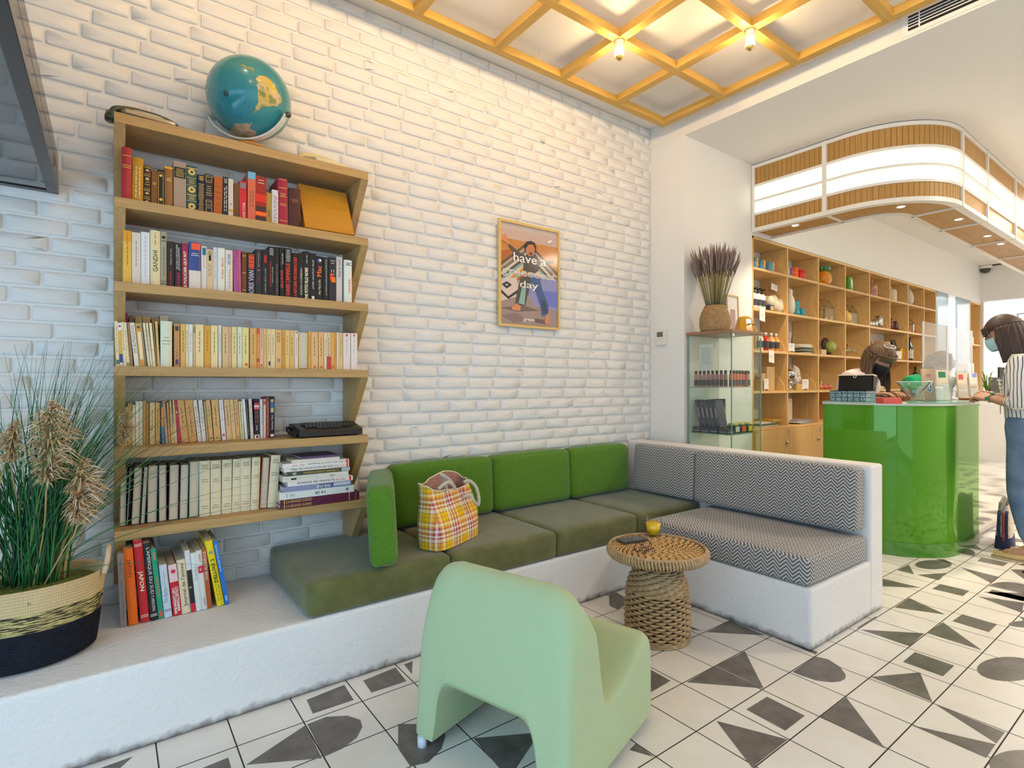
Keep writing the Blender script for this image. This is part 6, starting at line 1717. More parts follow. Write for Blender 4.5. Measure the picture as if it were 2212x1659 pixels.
    tn_ = flat((.60, .58, .54), .22, metal=1.)
    for u, h, r, lab in ((1885.5, .07, .022, 'smallest steel beaker at the left of the row'), (1891, .075, .022, 'second steel beaker from the left'), (1897, .09, .024, 'third steel beaker from the left'), (1904.5, .145, .04, 'tallest steel canister at the right of the beakers')):
        lth('steel_beaker', [(.0001, 0), (r, 0), (r, h), (r - .003, h), (r - .003, .01), (.0001, .008)], tn_, lab, 'canister', u, 2, .06, 'steel beakers on the second shelf row')
    am = flat(hx('#5a2008'), .08, coat=.7)
    for u, h, r, d, lab in ((1931, .15, .05, .10, 'dark amber glass jar at the back of a pair'), (1939, .115, .04, .045, 'smaller dark amber glass jar in front')):
        lth('amber_jar', [(.0001, 0), (r, 0), (r, h * .62), (r * .62, h * .78), (r * .62, h), (.0001, h)], am, lab, 'jar', u, 2, d, 'amber jars')
    terrarium(1972, 2, 'small glass lantern house beside a red bauble', .075, .19, False)
    lth('red_bauble', [(.0001, 0), (.018, .004), (.026, .024), (.018, .044), (.0001, .05)], flat(hx('#c8261c'), .2, coat=.5), 'small red ball beside the glass lantern', 'ornament', 1981, 2, .05)
    # third row
    gb = 'scented bottles on the third shelf row'
    for k, (u, c, lab) in enumerate(((1648, hx('#d8cf9a'), 'pale green bottle with dark label, first of four'), (1660, hx('#b51c2c'), 'deep red bottle with dark label'), (1672, hx('#d89a5a'), 'amber bottle with dark label beside the red one'), (1682.5, hx('#d8903a'), 'amber bottle with dark label at the right of the four'))):
        x, y, z = spot_on(u, 3, .06); t = thing('bottle', lab, 'bottle', (x, y, z), 0, gb)
        m = MB(); m.lathe([(.0001, 0), (.027, 0), (.029, .004), (.029, .11), (.013, .135), (.0001, .136)], (0, 0, 0), 18); m.lathe([(.0296, .025), (.0296, .085)], (0, 0, 0), 18, 1, caps=False); m.build('bottle_body', [flat(c, .12, coat=.5), flat((.05, .045, .05), .5)], t)
        m = MB(); m.lathe([(.0135, .136), (.0135, .165), (.0001, .166)], (0, 0, 0), 12); m.build('cap', flat((.72, .66, .58), .3), t)
    x, y, z = spot_on(1634, 3, .13); m = MB(); m.box((-.05, -.008, 0), (-.035, .008, .21)); m.box((.035, -.008, 0), (.05, .008, .21)); m.box((-.035, -.008, 0), (.035, .008, .015)); m.box((-.035, -.008, .195), (.035, .008, .21)); m.box((-.035, .004, .015), (.035, .008, .195), 1)
    o = one(m, 'small_picture', [flat(hx('#d8a818'), .4), flat(hx('#a07a1c'), .5)], 'small yellow picture frame at the left end behind the bottles', 'picture frame', None, (x, y, z))
    hang_tag(1668, 3, 'white paper tag hanging under the four scented bottles')
    tagcard(1713, 3, .03, .10, .085, 'white price card left of the folded cloths')
    x, y, z = spot_on(1712, 3, .10); t = thing('garlic', 'dried garlic bulb with papery stalk behind the price card', 'ornament', (x, y, z))
    m = MB(); m.lathe([(.0001, 0), (.03, .01), (.042, .035), (.03, .065), (.010, .085), (.007, .15), (.012, .175), (.0001, .176)], (0, 0, 0), 16); m.build('bulb_body', flat(hx('#b08a5c'), .7), t)
    gc = 'folded cloths in one pile'
    x, y, z = spot_on(1741, 3, .09)
    for k, c, lab in ((0, '#d9cfb8', 'bottom folded cream cloth of the pile'), (1, '#3c4640', 'dark striped folded cloth second in the pile'), (2, '#cfc8b0', 'folded cream cloth third in the pile'), (3, '#4a5248', 'dark edged folded cloth fourth in the pile'), (4, '#ddd6bf', 'rumpled cream cloth on top of the pile')):
        m = MB(); hgt = .012 if k < 4 else .034
        def top(i, j, hgt=hgt, k=k): 
            a = 2 * PI * i; q = math.sin(PI * j); rr_ = .098 * (abs(math.sin(PI * j)) ** .25)
            return (rr_ * math.copysign(abs(math.cos(a)) ** .5, math.cos(a)) * (1 + .04 * math.sin(3 * a + k)), .075 * (abs(math.sin(PI * j)) ** .25) * math.copysign(abs(math.sin(a)) ** .5, math.sin(a)), hgt * (1 - math.cos(PI * j)) / 2 * (1 + (.35 * math.cos(a * 2 + .6) if k == 4 and j > .5 else 0)))
        m.surf(top, 40, 9, closeu=True); one(m, 'folded_cloth', cloth('folded_' + str(k), hx(c), 400), lab, 'cloth', gc, (x + .004 * (k % 2), y, z + k * .0128))
    x, y, z = spot_on(1797, 3, .10); t = thing('gift_basket', 'dark round basket holding a green ball on the third shelf row', 'basket', (x, y, z))
    m = MB(); m.lathe([(.0001, 0), (.075, 0), (.092, .02), (.092, .03), (.06, .035), (.0001, .03)], (0, 0, 0), 28, M=Matrix.Translation((0, .03, .092)) @ Matrix.Rotation(math.radians(78), 4, 'X')); m.build('dish', flat(hx('#2e1a16'), .5), t)
    m = MB(); m.ball((0, -.02, .088), .062, 0, 20, 14); m.build('green_ball', flat(hx('#9aa84e'), .35), t)
    m = MB(); m.box((-.06, -.03, 0), (.06, .05, .012)); m.build('base', flat(hx('#2e1a16'), .6), t)
    x, y, z = spot_on(1776, 3, .06); m = MB(); m.prism([(-.04, 0), (.05, 0), (-.04, .19)], -.004, .004, 1); one(m, 'card_board', flat(hx('#b08a72'), .7), 'pink brown triangular card standing left of the round basket', 'card', None, (x, y + .06, z))
    x, y, z = spot_on(1778, 3, .045); m = MB(); m.box((-.055, -.03, 0), (.055, .03, .05)); bevel(one(m, 'soap_box', flat(hx('#d8b488'), .6), 'small tan box before the pink brown card', 'box', None, (x, y, z)), .004)
    def goblet(u, r, d, s, lab, c, g): 
        x, y, z = spot_on(u, r, d); t = thing('goblet', lab, 'glass', (x, y, z), 0, g); t.scale = (s, s, s)
        m = MB(); m.lathe([(.0001, 0), (.026, .001), (.026, .003), (.004, .008), (.004, .030), (.022, .045), (.032, .07), (.028, .10), (.026, .10), (.029, .07), (.018, .046), (.0001, .04)], (0, 0, 0), 20); m.build('bowl', M_['glass_g'], t)
        m = MB(); m.lathe([(.0001, .0415), (.016, .0475), (.027, .066), (.0001, .066)], (0, 0, 0), 18); m.build('filling', flat(c, .3), t)
    for i, u in enumerate((1831, 1838, 1846, 1858)): goblet(u, 3, .05 + .02 * (i % 2), 1.05 if i < 3 else .8, ('stemmed glass nearest the divider', 'stemmed glass second from the divider', 'stemmed glass third from the divider', 'small stemmed glass by the quarter round')[i], hx('#d8b070'), 'stemmed glasses with pale filling')
    x, y, z = spot_on(1837, 3, .14); m = MB(); m.tube([(.035 * math.cos(a * PI / 12), 0, .11 + .035 * math.sin(a * PI / 12)) for a in range(24)], .007, 0, 7, closed=True); m.box((-.006, -.006, 0), (.006, .006, .08)); one(m, 'red_ring', flat(hx('#a8300f'), .3), 'red ring ornament behind the stemmed glasses', 'ornament', None, (x, y, z))
    # wide coffee compartment
    gk = 'coffee packets in the wide compartment'
    for u, w, h, c, lab, d in ((1886, .075, .20, '#22231f', 'black coffee packet at the left of the wide compartment', .07), (1897, .07, .15, '#d8b020', 'small yellow coffee packet beside the black one', .04), (1938, .13, .25, '#2a2a26', 'tall dark coffee packet under the amber jars', .13)):
        x, y, z = spot_on(u, 3, d); m = MB()
        m.add([(-w/2, -.03, 0), (w/2, -.03, 0), (w/2, .03, 0), (-w/2, .03, 0), (-w/2, -.035, h * .45), (w/2, -.035, h * .45), (w/2, .035, h * .45), (-w/2, .035, h * .45), (-w * .46, -.003, h), (w * .46, -.003, h), (w * .46, .003, h), (-w * .46, .003, h)],
              [(3, 2, 1, 0), (0, 1, 5, 4), (1, 2, 6, 5), (2, 3, 7, 6), (3, 0, 4, 7), (4, 5, 9, 8), (5, 6, 10, 9), (6, 7, 11, 10), (7, 4, 8, 11), (8, 9, 10, 11)])
        m.quad([(-w * .3, -.0357, h * .2), (w * .3, -.0357, h * .2), (w * .3, -.0357, h * .42), (-w * .3, -.0357, h * .42)], 1)
        one(m, 'coffee_packet', [flat(hx(c), .3), flat(hx('#b8a878'), .5)], lab, 'packet', gk, (x, y, z))
    x, y, z = spot_on(1914, 3, .16); m = MB(); m.box((-.14, -.04, 0), (.14, .04, .21)); m.box((-.02, -.0408, .05), (.02, -.0402, .18), 1); one(m, 'yellow_box', [flat(hx('#d89a10'), .4), flat(hx('#f0c030'), .4)], 'yellow carton at the back of the wide compartment', 'box', None, (x, y, z))
    for i, (u, lab) in enumerate(((1911, 'left of three white cards before the coffee packets'), (1926, 'middle of three white cards before the coffee packets'), (1944, 'right of three white cards before the coffee packets'))): tagcard(u, 3, .02, .13, .105, lab, 'white cards in the wide compartment')
    x, y, z = spot_on(1953, 3, .075); m = MB(); m.lathe([(.0001, 0), (.075, 0), (.075, .02), (.0001, .02)], (0, 0, 0), 28, M=Matrix.Translation((0, 0, .076)) @ Matrix.Rotation(PI / 2, 4, 'X')); m.box((-.03, -.02, 0), (.03, .0, .004)); one(m, 'yellow_disc', flat(hx('#e8b81c'), .4), 'round yellow tin standing on edge behind the right white card', 'tin', None, (x, y, z))
    lth('oil_bottle', bottle_prof(.036, .30, .4, .3), [flat(hx('#3a3f52'), .1, coat=.5), flat(hx('#d0c8b4'), .6)], 'dark blue bottle with pale label right of the coffee compartment', 'bottle', 1971, 3, .06, extra=lambda m: m.lathe([(.0366, .03), (.0366, .14)], (0, 0, 0), 20, 1, caps=False))
    # fourth row
    gw = 'wooden boxes in the fourth shelf row'
    wb = wood('raw_wood_box', (.62, .40, .17), 2, 1.2, .55)
    for u, d, w, h, lab in ((1667, .10, .14, .215, 'tall pale wooden box'), (1652, .075, .07, .155, 'narrow wooden box left of the tall one'), (1646, .05, .055, .10, 'lowest wooden box at the left end')):
        x, y, z = spot_on(u, 4, d + .02); m = MB(); m.box((-w/2, -.035, 0), (w/2, .035, h)); bevel(one(m, 'wooden_box', wb, lab, 'box', gw, (x, y, z)), .002)
    tagcard(1657.5, 4, .018, .065, .105, 'white price card before the wooden boxes')
    x, y, z = spot_on(1723, 4, .13); t = thing('face_sculpture', 'pale plaster sculpture of a smiling face', 'sculpture', (x, y, z))
    m = MB()
    def head(i, j):
        a = 2 * PI * i; b = PI * (j - .5); r = .098 + .012 * math.sin(3 * a + 2) * math.cos(b) ** 2 + .010 * math.sin(5 * a + 6 * b)
        x_ = r * math.cos(b) * math.cos(a); y_ = .62 * r * math.cos(b) * math.sin(a); z_ = r * 1.18 * math.sin(b)
        if y_ < 0: y_ -= .016 * math.exp(-((x_ - .0) ** 2 + (z_ + .005) ** 2) / .0004) + .006 * math.exp(-((x_) ** 2 + (z_ + .045) ** 2) / .0006) - .010 * (math.exp(-((x_ - .03) ** 2 + (z_ - .022) ** 2) / .0003) + math.exp(-((x_ + .03) ** 2 + (z_ - .022) ** 2) / .0003))
        return (x_, y_, .115 + z_)
    m.surf(head, 48, 26, closeu=True); m.build('face', plaster('sculpture_plaster', (.60, .50, .42), 60, .5), t)
    for s in (-1, 1): k = MB(); k.ball((s * .03, -.062, .137), .007, 0, 10, 6); k.build('eye', flat((.35, .28, .24), .6), t)
    k = MB(); k.tube([(-.024, -.066, .078), (0, -.074, .070), (.024, -.066, .078)], .004, 0, 6); k.build('mouth', flat((.50, .26, .2), .6), t)
    x, y, z = spot_on(1711, 4, .06); m = MB(); m.lathe([(.0001, 0), (.04, 0), (.02, .03), (.016, .06), (.03, .085), (.0001, .088)], (0, 0, 0), 20); m.ball((0, 0, .145), .055, 0, 20, 14); one(m, 'silver_ball', flat((.6, .6, .58), .08, metal=1.), 'mirror silver ball on a stand left of the plaster face', 'ornament', None, (x, y, z))
    x, y, z = spot_on(1727, 4, .05); m = MB(); m.box((-.055, -.025, 0), (.055, .025, .062)); bevel(one(m, 'tan_box', flat(hx('#c8a260'), .6), 'small tan box before the plaster face', 'box', None, (x, y, z)), .003)
    tagcard(1742, 4, .02, .11, .105, 'white price card right of the plaster face')
    for i, (u, lab) in enumerate(((1777, 'upturned stemware with orange glass at the left of three'), (1787, 'upturned stemware in the middle of three'), (1797, 'upturned stemware at the right of three'))):
        x, y, z = spot_on(u, 4, .06); t = thing('wine_glass', lab, 'glass', (x, y, z), 0, 'upturned wine glasses on the fourth shelf row')
        m = MB(); m.lathe([(.030, 0), (.040, .035), (.036, .075), (.010, .095), (.006, .12), (.006, .185), (.036, .192), (.036, .195), (.0001, .195)], (0, 0, 0), 20, caps=False); m.build('glass_body', M_['glass_g'], t)
        m = MB(); m.lathe([(.0001, .004), (.026, .004), (.030, .035), (.012, .055), (.0001, .056)], (0, 0, 0), 16); m.build('coloured_bowl', flat(hx('#d8862c' if i == 0 else '#d0604a'), .2, coat=.4), t)
    x, y, z = spot_on(1834, 4, .06); m = MB(); m.tube([(0, 0, .001), (0, 0, .10)], .004, 0, 6); m.lathe([(.0001, 0), (.02, .0), (.02, .005), (.0001, .006)], (0, 0, 0), 14); m.box((-.018, -.004, .10), (.018, .004, .165)); one(m, 'silver_spatula', flat((.62, .6, .57), .25, metal=1.), 'upright pale utensil behind the open chest', 'utensil', None, (x, y, z))
    x = ony(1924, 790, YB_ - .003).x; m = MB(); m.box((-.17, 0, -.20), (.17, .0015, .20)); 
    for k in range(7): m.quad([(-.12, -.0004, .14 - .035 * k), (.08 + .02 * (k % 3), -.0004, .14 - .035 * k), (.08 + .02 * (k % 3), -.0004, .146 - .035 * k), (-.12, -.0004, .146 - .035 * k)], 1)
    one(m, 'notice_sheet', [flat((.52, .45, .36), .7), flat((.40, .33, .26), .7)], 'grey paper notice on the shelf back behind the cashier', 'notice', None, (x, YB_ - .004, 1.235))
    lth('wine_bottle', bottle_prof(.037, .29, .38, .32), flat((.012, .016, .010), .1, coat=.5), 'dark wine bottle above the green shirt', 'bottle', 1984.5, 4, .08)
    # bottom row: magazines and leaning cards
    for i, (u, w, c, lab) in enumerate(((1647, .36, '#c8bca4', 'lowest magazine of the pile at the left end of the bottom shelf'), (1650, .33, '#5f6a4a', 'dark green magazine in the pile at the left end'), (1648, .30, '#d8cdb4', 'pale magazine under the yellow one'), (1668, .22, '#c89a2c', 'yellow magazine on top of the pile at the left end'))):
        x, y, z = spot_on(u, 5, .12); m = MB(); m.box((-w/2, -.09, 0), (w/2, .09, .014)); o = one(m, 'magazine', flat(hx(c), .4), lab, 'magazine', 'magazines on the bottom shelf', (x, y, z + i * .0146)); o.rotation_euler = (0, 0, .05 * (i - 1))
    for i, (u, w, c, lab) in enumerate(((1732, .30, '#8a8478', 'grey magazine at the bottom of the second pile'), (1728, .30, '#c8c0b0', 'pale magazine in the middle of the second pile'), (1729, .26, '#9a94a0', 'lilac grey magazine on top of the second pile'))):
        x, y, z = spot_on(u, 5, .12); m = MB(); m.box((-w/2, -.09, 0), (w/2, .09, .012)); o = one(m, 'magazine', flat(hx(c), .4), lab, 'magazine', 'magazines on the bottom shelf', (x, y, z + i * .0126)); o.rotation_euler = (0, 0, .06 * (1 - i))
    x, y, z = spot_on(1712, 5, .20); m = MB(); m.box((-.06, -.012, 0), (.06, .012, .24)); bevel(one(m, 'plaster_plaque', flat(hx('#cbb59a'), .7), 'tall pale plaque leaning behind the second magazine pile', 'plaque', None, (x, y, z)), .004)
    x, y, z = (10.72, YC + .08, 1.821); 
    for k in range(3): m = MB(); m.box((-.04, -.03, 0), (.04, .03, .16 - .02 * k)); one(m, 'small_packet', flat(hx(('#b0453c', '#c9b48a', '#d8cfc0')[k]), .5), ('red packet in the far shelf column', 'tan packet in the far shelf column', 'white packet in the far shelf column')[k], 'packet', 'packets in the far shelf column', (x + .09 * k, y, z))
goods()
# ================================================================== glass display cabinet
def cabinet():
    x0, x1, y0, y1, zt = 3.485, 3.872, 2.135, 2.485, 1.585
    t = thing('glass_cabinet', 'tall glass display cabinet with brown top board behind the low bench wall', 'cabinet', (0, 0, 0))
    m = MB(); m.box((x0 - .012, y0 - .012, zt - .022), (x1 + .012, y1 + .01, zt)); bevel(m.build('top_board', flat((.30, .155, .085), .4), t), .002)
    m = MB(); m.box((x0 - .012, y0 - .012, .0), (x1 + .012, y1 + .01, .06)); m.build('base_board', flat((.30, .155, .085), .4), t)
    for (a, b) in (((x0, y0, .0605), (x0 + .005, y1, zt - .0225)), ((x1 - .005, y0, .0605), (x1, y1, zt - .0225)), ((x0 + .0055, y0, .0605), (x1 - .0055, y0 + .005, zt - .0225))):
        m = MB(); m.box(a, b); m.build('glass_pane', M_['glass_g'], t)
    for x in (x0, x1 - .006):
        for y in (y0 - .002, y1 - .004): m = MB(); m.box((x, y, .0605), (x + .006, y + .006, zt - .0225)); m.build('glass_edge', flat((.20, .34, .28), .1), t)
    m = MB(); m.box((x0 + .006, y1 - .006, .061), (x1 - .006, y1 - .001, zt - .023)); m.build('back_panel', flat((.72, .68, .60), .3), t)
    for z in (1.180, .845, .5): m = MB(); m.box((x0 + .0065, y0 + .02, z - .006), (x1 - .0065, y1 - .0065, z)); m.build('glass_shelf', [glass('shelf_glass', (.80, .93, .88))], t)
    for x in (x0 + .012, x1 - .03): m = MB(); m.box((x, y0 - .004, zt - .05), (x + .018, y0 - .0005, zt - .030)); m.build('clip', M_['white'], t)
    z = 1.1806
    cols = ['#b08088', '#9a7a80', '#a8757c', '#a07078', '#96666c', '#8f6a70', '#9a6a68', '#a06a60']
    g = 'scented bottles on the upper glass shelf'
    for i in range(8): perfume(x0 + .030, y1 - .045 - i * .0345, z, hx(cols[i]), f'dusky pink bottle with black cap, {ordinal(i + 1)} from the pillar side', g, 1.0)
    for i, (c, lab) in enumerate(zip(['#d8756a', '#d86a2a', '#e0701f', '#d8784a', '#d86a70', '#c8203a', '#c9c27a'], ['salmon', 'burnt orange', 'bright orange', 'peach orange', 'rose', 'crimson', 'pale lime'])): perfume(x0 + .067 + i * .038, y0 + .045, z, hx(c), f'{lab} bottle with black cap in the front row of the upper glass shelf', g, 1.0, lcol=(.10, .08, .06))
    for i in range(2): perfume(x1 - .035, y0 + .09 + i * .04, z, hx('#b9c9b4'), ('clear bottle behind the pale lime one', 'clear bottle at the right end of the upper glass shelf')[i], g, 1.05, cap=(.6, .6, .55), lcol=(.25, .26, .22))
    z = .8456
    def gift(x, y, rz, lean, lab, win=None):
        t2 = thing('gift_box', lab, 'box', (x, y, z + .043), rz, 'dark blue gift boxes on the lower glass shelf')
        t2.rotation_euler = (math.radians(-4), lean, rz)
        m = MB(); m.box((-.014, -.045, 0), (.014, .045, .20)); 
        bx = m.build('carton', [flat((.028, .030, .060), .4)], t2)
        m = MB()
        for zz in (.012, .186): m.box((-.0146, -.038, zz), (-.0142, .038, zz + .002))
        for yy in (-.038, .036): m.box((-.0146, yy, .012), (-.0142, yy + .002, .188))
        m.box((-.0146, -.004, .05), (-.0142, .004, .15)); 
        for yy in (-.0146,):
            m.box((-.010, -.0456, .02), (-.009, -.0452, .18)); m.box((.009, -.0456, .02), (.010, -.0452, .18)); m.box((-.002, -.0456, .07), (.002, -.0452, .14))
        m.build('silver_print', flat((.5, .5, .56), .4), bx)
        if win: m = MB(); m.box((-.010, -.0458, .03), (.010, -.0454, .12)); m.build('window', flat(hx(win), .3), bx)
    for i in range(5): gift(x0 + .058, y1 - .10 - i * .036 , math.radians(-90), math.radians(-15), f'dark blue gift box with silver lines, {ordinal(i + 1)} from the pillar side')
    for i in range(3): gift(x0 + .15 + i * .034, y1 - .12, 0, math.radians(4), ('dark blue gift box behind the jars, left of three', 'dark blue gift box behind the jars, middle of three', 'dark blue gift box behind the jars with yellow window')[i], '#b5b03a' if i == 2 else None)
    for i in range(4):
        m = MB(); m.box((-.045, -.033, 0), (.045, .033, .038)); m.box((-.0456, -.025, .012), (-.0452, .025, .016), 1); m.box((-.038, -.0336, .012), (.038, -.0332, .016), 1)
        one(m, 'flat_box', [flat((.028, .030, .055), .4), flat((.4, .4, .46), .5)], f'low dark blue box in front row of the lower glass shelf, {ordinal(i + 1)} from the pillar', 'box', 'low dark boxes on the lower glass shelf', (x0 + .058, y1 - .06 - i * .072, z))
    for i, c in enumerate(('#cfc6b8', '#d8501c', '#c8b820')):
        t2 = thing('candle_jar', ('candle jar with pale label on the lower glass shelf', 'candle jar with orange label on the lower glass shelf', 'candle jar with yellow label on the lower glass shelf')[i], 'candle', (x0 + .145 + i * .085, y0 + .075, z), 0, 'candle jars on the lower glass shelf')
        m = MB(); m.box((-.034, -.034, 0), (.034, .034, .058)); m.box((-.024, -.0346, .012), (.024, -.0342, .05), 1); bevel(m.build('sleeve', [flat((.05, .055, .07), .4), flat(hx(c), .5)], t2), .002)
        m = MB(); m.lathe([(.033, .0582), (.033, .072), (.030, .074), (.0001, .074)], (0, 0, 0), 20); m.build('lid', flat(hx('#c8c06a'), .3), t2)
    # things on top
    vx, vy = x0 + .085, y0 + .185; zz = zt + .0006
    t2 = thing('lavender_pot', 'woven straw pot of dried lavender on top of the glass cabinet', 'plant', (vx, vy, zz))
    prof = []
    for i in range(73):
        f = i / 72; r = .092 + .020 * math.sin(PI * (f * .85 + .08)) - .028 * f ** 2; r += .0028 * abs(math.sin(PI * f * 18)); prof.append((r * (1 if f > .03 else .92), .19 * f))
    rr = random.Random(8)
    m = MB(); m.lathe([(.0001, 0)] + prof + [(.07, .182), (.0001, .178)], (0, 0, 0), 40, caps=False); m.build('straw_pot', rattan_mat('straw_coil', (.22, .13, .055), (.46, .30, .14)), t2)
    st = MB(); fl = MB()
    for k in range(190):
        a = rr.random() * 2 * PI; q = math.sqrt(rr.random()); L = rr.uniform(.40, .50) * (1 - .12 * q); sp = .125 * q
        b = Vector((.055 * q * math.cos(a), .055 * q * math.sin(a), .17)); d = Vector((sp * math.cos(a), sp * math.sin(a), L)); e = b + d; c = b + d * .62
        st.tube([b, b.lerp(e, .35), c], .0016, rr.choice((0, 0, 1)), 4)
        n = 5; pts = [c.lerp(e, i / n) + Vector((rr.uniform(-.003, .003), rr.uniform(-.003, .003), 0)) for i in range(n + 1)]
        fl.tube(pts, [.002, .0055, .0035, .0058, .0034, .0008], rr.choice((0, 0, 1)), 5)
    st.build('stalks', [flat((.30, .26, .11), .8), flat((.40, .32, .14), .8)], t2); fl.build('lavender_heads', [flat((.20, .135, .125), .95), flat((.29, .21, .19), .95)], t2)
    yx, yy = ony(1608, 700, y0 + .10).x, y0 + .10
    t2 = thing('yellow_lantern', 'glossy yellow ceramic tealight house on top of the glass cabinet', 'ornament', (yx, yy, zz))
    m = MB(); m.lathe([(.0001, 0), (.082, 0), (.085, .006), (.062, .095), (.055, .112), (.035, .12), (.0001, .118)], (0, 0, 0), 8, smooth=False, sx=1, sy=.8); bevel(m.build('ceramic_body', flat(hx('#d89c08'), .12, coat=.7), t2), .006, 3)
    for s in (-1, 1): m = MB(); m.box((s * .028 - .012, -.0655, .055), (s * .028 + .012, -.050, .062)); m.build('slot', flat((.30, .18, .01), .5), t2)
    px = ony(1586, 700, y1 - .012).x; t2 = thing('leaning_frame', 'narrow pale wood picture frame leaning on the wall behind the lavender', 'picture frame', (px - .02, y1 - .024, zz)); t2.rotation_euler = (math.radians(-2), 0, 0)
    W, H = .17, .335; m = MB()
    for q in (((-W/2, 0, 0), (-W/2 + .012, .014, H)), ((W/2 - .012, 0, 0), (W/2, .014, H)), ((-W/2 + .012, 0, 0), (W/2 - .012, .014, .012)), ((-W/2 + .012, 0, H - .012), (W/2 - .012, .014, H))): m.box(*q)
    m.build('frame', flat((.62, .42, .20), .5), t2)
    m = MB(); m.box((-W/2 + .0125, .006, .0125), (W/2 - .0125, .012, H - .0125)); m.box((-.035, .0054, .06), (.035, .0058, .22), 1); m.build('print', [flat((.74, .70, .68), .6), flat((.42, .30, .28), .6)], t2)
    m = MB(); m.box((-.055, -.0008, 0), (.055, .0008, .19)); 
    for k in range(9): m.quad([(-.04, -.0011, .16 - .014 * k), (.03 + .004 * (k % 3), -.0011, .16 - .014 * k), (.03 + .004 * (k % 3), -.0011, .163 - .014 * k), (-.04, -.0011, .163 - .014 * k)], 1)
    o = one(m, 'notice_sheet', [flat((.62, .64, .62), .7), flat((.25, .25, .27), .7)], 'printed sheet taped inside the left pane of the glass cabinet', 'notice', None, (x0 + .0075, (y0 + y1) / 2 + .03, 1.30)); o.rotation_euler = (0, 0, math.radians(-90))
cabinet()
# ================================================================== people
def skin_geo(nodes, edges, root, sub=2):
    """nodes: {name: ((x,y,z), radius)}; grows one smooth tapered surface over the skeleton"""
    names = list(nodes); ix = {n: i for i, n in enumerate(names)}
    me = bpy.data.meshes.new('tmp'); me.from_pydata([nodes[n][0] for n in names], [(ix[a], ix[b]) for a, b in edges], [])
    o = bpy.data.objects.new('tmp', me); COL.objects.link(o)
    sk = o.modifiers.new('skin', 'SKIN'); sk.use_smooth_shade = True
    for n in names:
        r = nodes[n][1]; d = me.skin_vertices[0].data[ix[n]]
        d.radius = (r, r) if isinstance(r, (int, float)) else r
        d.use_root = (n == root)
    s = o.modifiers.new('sub', 'SUBSURF'); s.levels = sub; s.render_levels = sub
    dg = bpy.context.evaluated_depsgraph_get(); ev = o.evaluated_get(dg); m = ev.to_mesh()
    vs = [tuple(v.co) for v in m.vertices]; fs = [tuple(p.vertices) for p in m.polygons]
    ev.to_mesh_clear(); bpy.data.objects.remove(o); bpy.data.meshes.remove(me)
    return vs, fs
def head_geo(mb, M, mi_skin=0, mi_eye=1, mi_iris=2, mi_lip=3, mi_brow=4):
    """a head about .22 m tall, looking along +y, centred between the ears"""
    def P(i, j):
        a = 2 * PI * i; b = PI * (j - .5)
        x = .074 * math.cos(b) * math.cos(a); y = .094 * math.cos(b) * math.sin(a); z = .112 * math.sin(b)
        if z < -.02:   # narrow towards the chin
            k = min(1, (-z - .02) / .09); x *= 1 - .42 * k; y = y * (1 - .22 * k) + .018 * k
        if y > 0:
            y += .020 * math.exp(-(x / .011) ** 2 - ((z + .012) / .017) ** 2) + .009 * math.exp(-(x / .010) ** 2 - ((z - .012) / .02) ** 2)
            y -= .011 * (math.exp(-((x - .031) / .014) ** 2 - ((z - .016) / .011) ** 2) + math.exp(-((x + .031) / .014) ** 2 - ((z - .016) / .011) ** 2))
            y += .006 * math.exp(-(x / .022) ** 2 - ((z + .050) / .010) ** 2) + .005 * math.exp(-(x / .018) ** 2 - ((z + .088) / .016) ** 2)
            y += .004 * math.exp(-((abs(x) - .03) / .016) ** 2 - ((z - .034) / .008) ** 2)
        return (x, y, z)
    mb.surf(P, 40, 30, mi_skin, closeu=True, M=M)
    for s in (-1, 1):
        mb.ball((s * .031, .071, .016), .0125, mi_eye, 12, 8, M=M); mb.ball((s * .031, .0805, .015), .0052, mi_iris, 10, 6, M=M)
        mb.surf(lambda i, j, s=s: (s * (.072 + .010 * math.sin(PI * j) * (1 - .3 * math.sin(2 * PI * i))), -.004 + .016 * math.cos(2 * PI * i) * math.sin(PI * j), .004 + .029 * math.sin(2 * PI * i) * math.sin(PI * j) ** .7), 14, 7, mi_skin, closeu=True, M=M)
        mb.tube([(s * .047, .074, .034), (s * .031, .085, .040), (s * .014, .088, .036)], [.002, .0034, .003], mi_brow, 5, M=M)
    mb.tube([(-.021, .084, -.050), (-.008, .093, -.047), (.008, .093, -.047), (.021, .084, -.050)], [.002, .0042, .0042, .002], mi_lip, 6, M=M)
    mb.tube([(-.019, .085, -.054), (0, .094, -.056), (.019, .085, -.054)], [.002, .0048, .002], mi_lip, 6, M=M)
def hand_geo(mb, M, side, curl=.5, mi=0):
    """fingers point along +y, palm faces -z, thumb on the given side (+1: +x)"""
    mb.rbox((0, .040, 0), (.076, .088, .027), .012, mi, M)
    L = [.066, .078, .082, .068] if side > 0 else [.068, .082, .078, .066]
    if side > 0: L = L[::-1]
    for k in range(4):
        x = -.0285 + .019 * k; l = L[k] if side < 0 else L[k]; c = curl * (.8 + .12 * k); p = Vector((x, .076, 0)); a = .1 * c; pts = [p - Vector((0, .012, 0)), p]
        for seg, t in ((.42, .55), (.32, .9), (.26, .7)):
            a += c * t; p = p + Vector((0.0, math.cos(a), -math.sin(a))) * (l * seg); pts.append(p)
        mb.tube(pts, [.0085, .0092, .0084, .0076, .0058], mi, 8, M=M)
    pts = [Vector((side * .022, .008, -.004)), Vector((side * .046, .028, -.010)), Vector((side * .056, .056, -.018)), Vector((side * (.052 - .012 * curl), .080, -.024 - .01 * curl))]
    mb.tube(pts, [.013, .0115, .0098, .0068], mi, 8, M=M)
SKIN = lambda c: flat(c, .5)
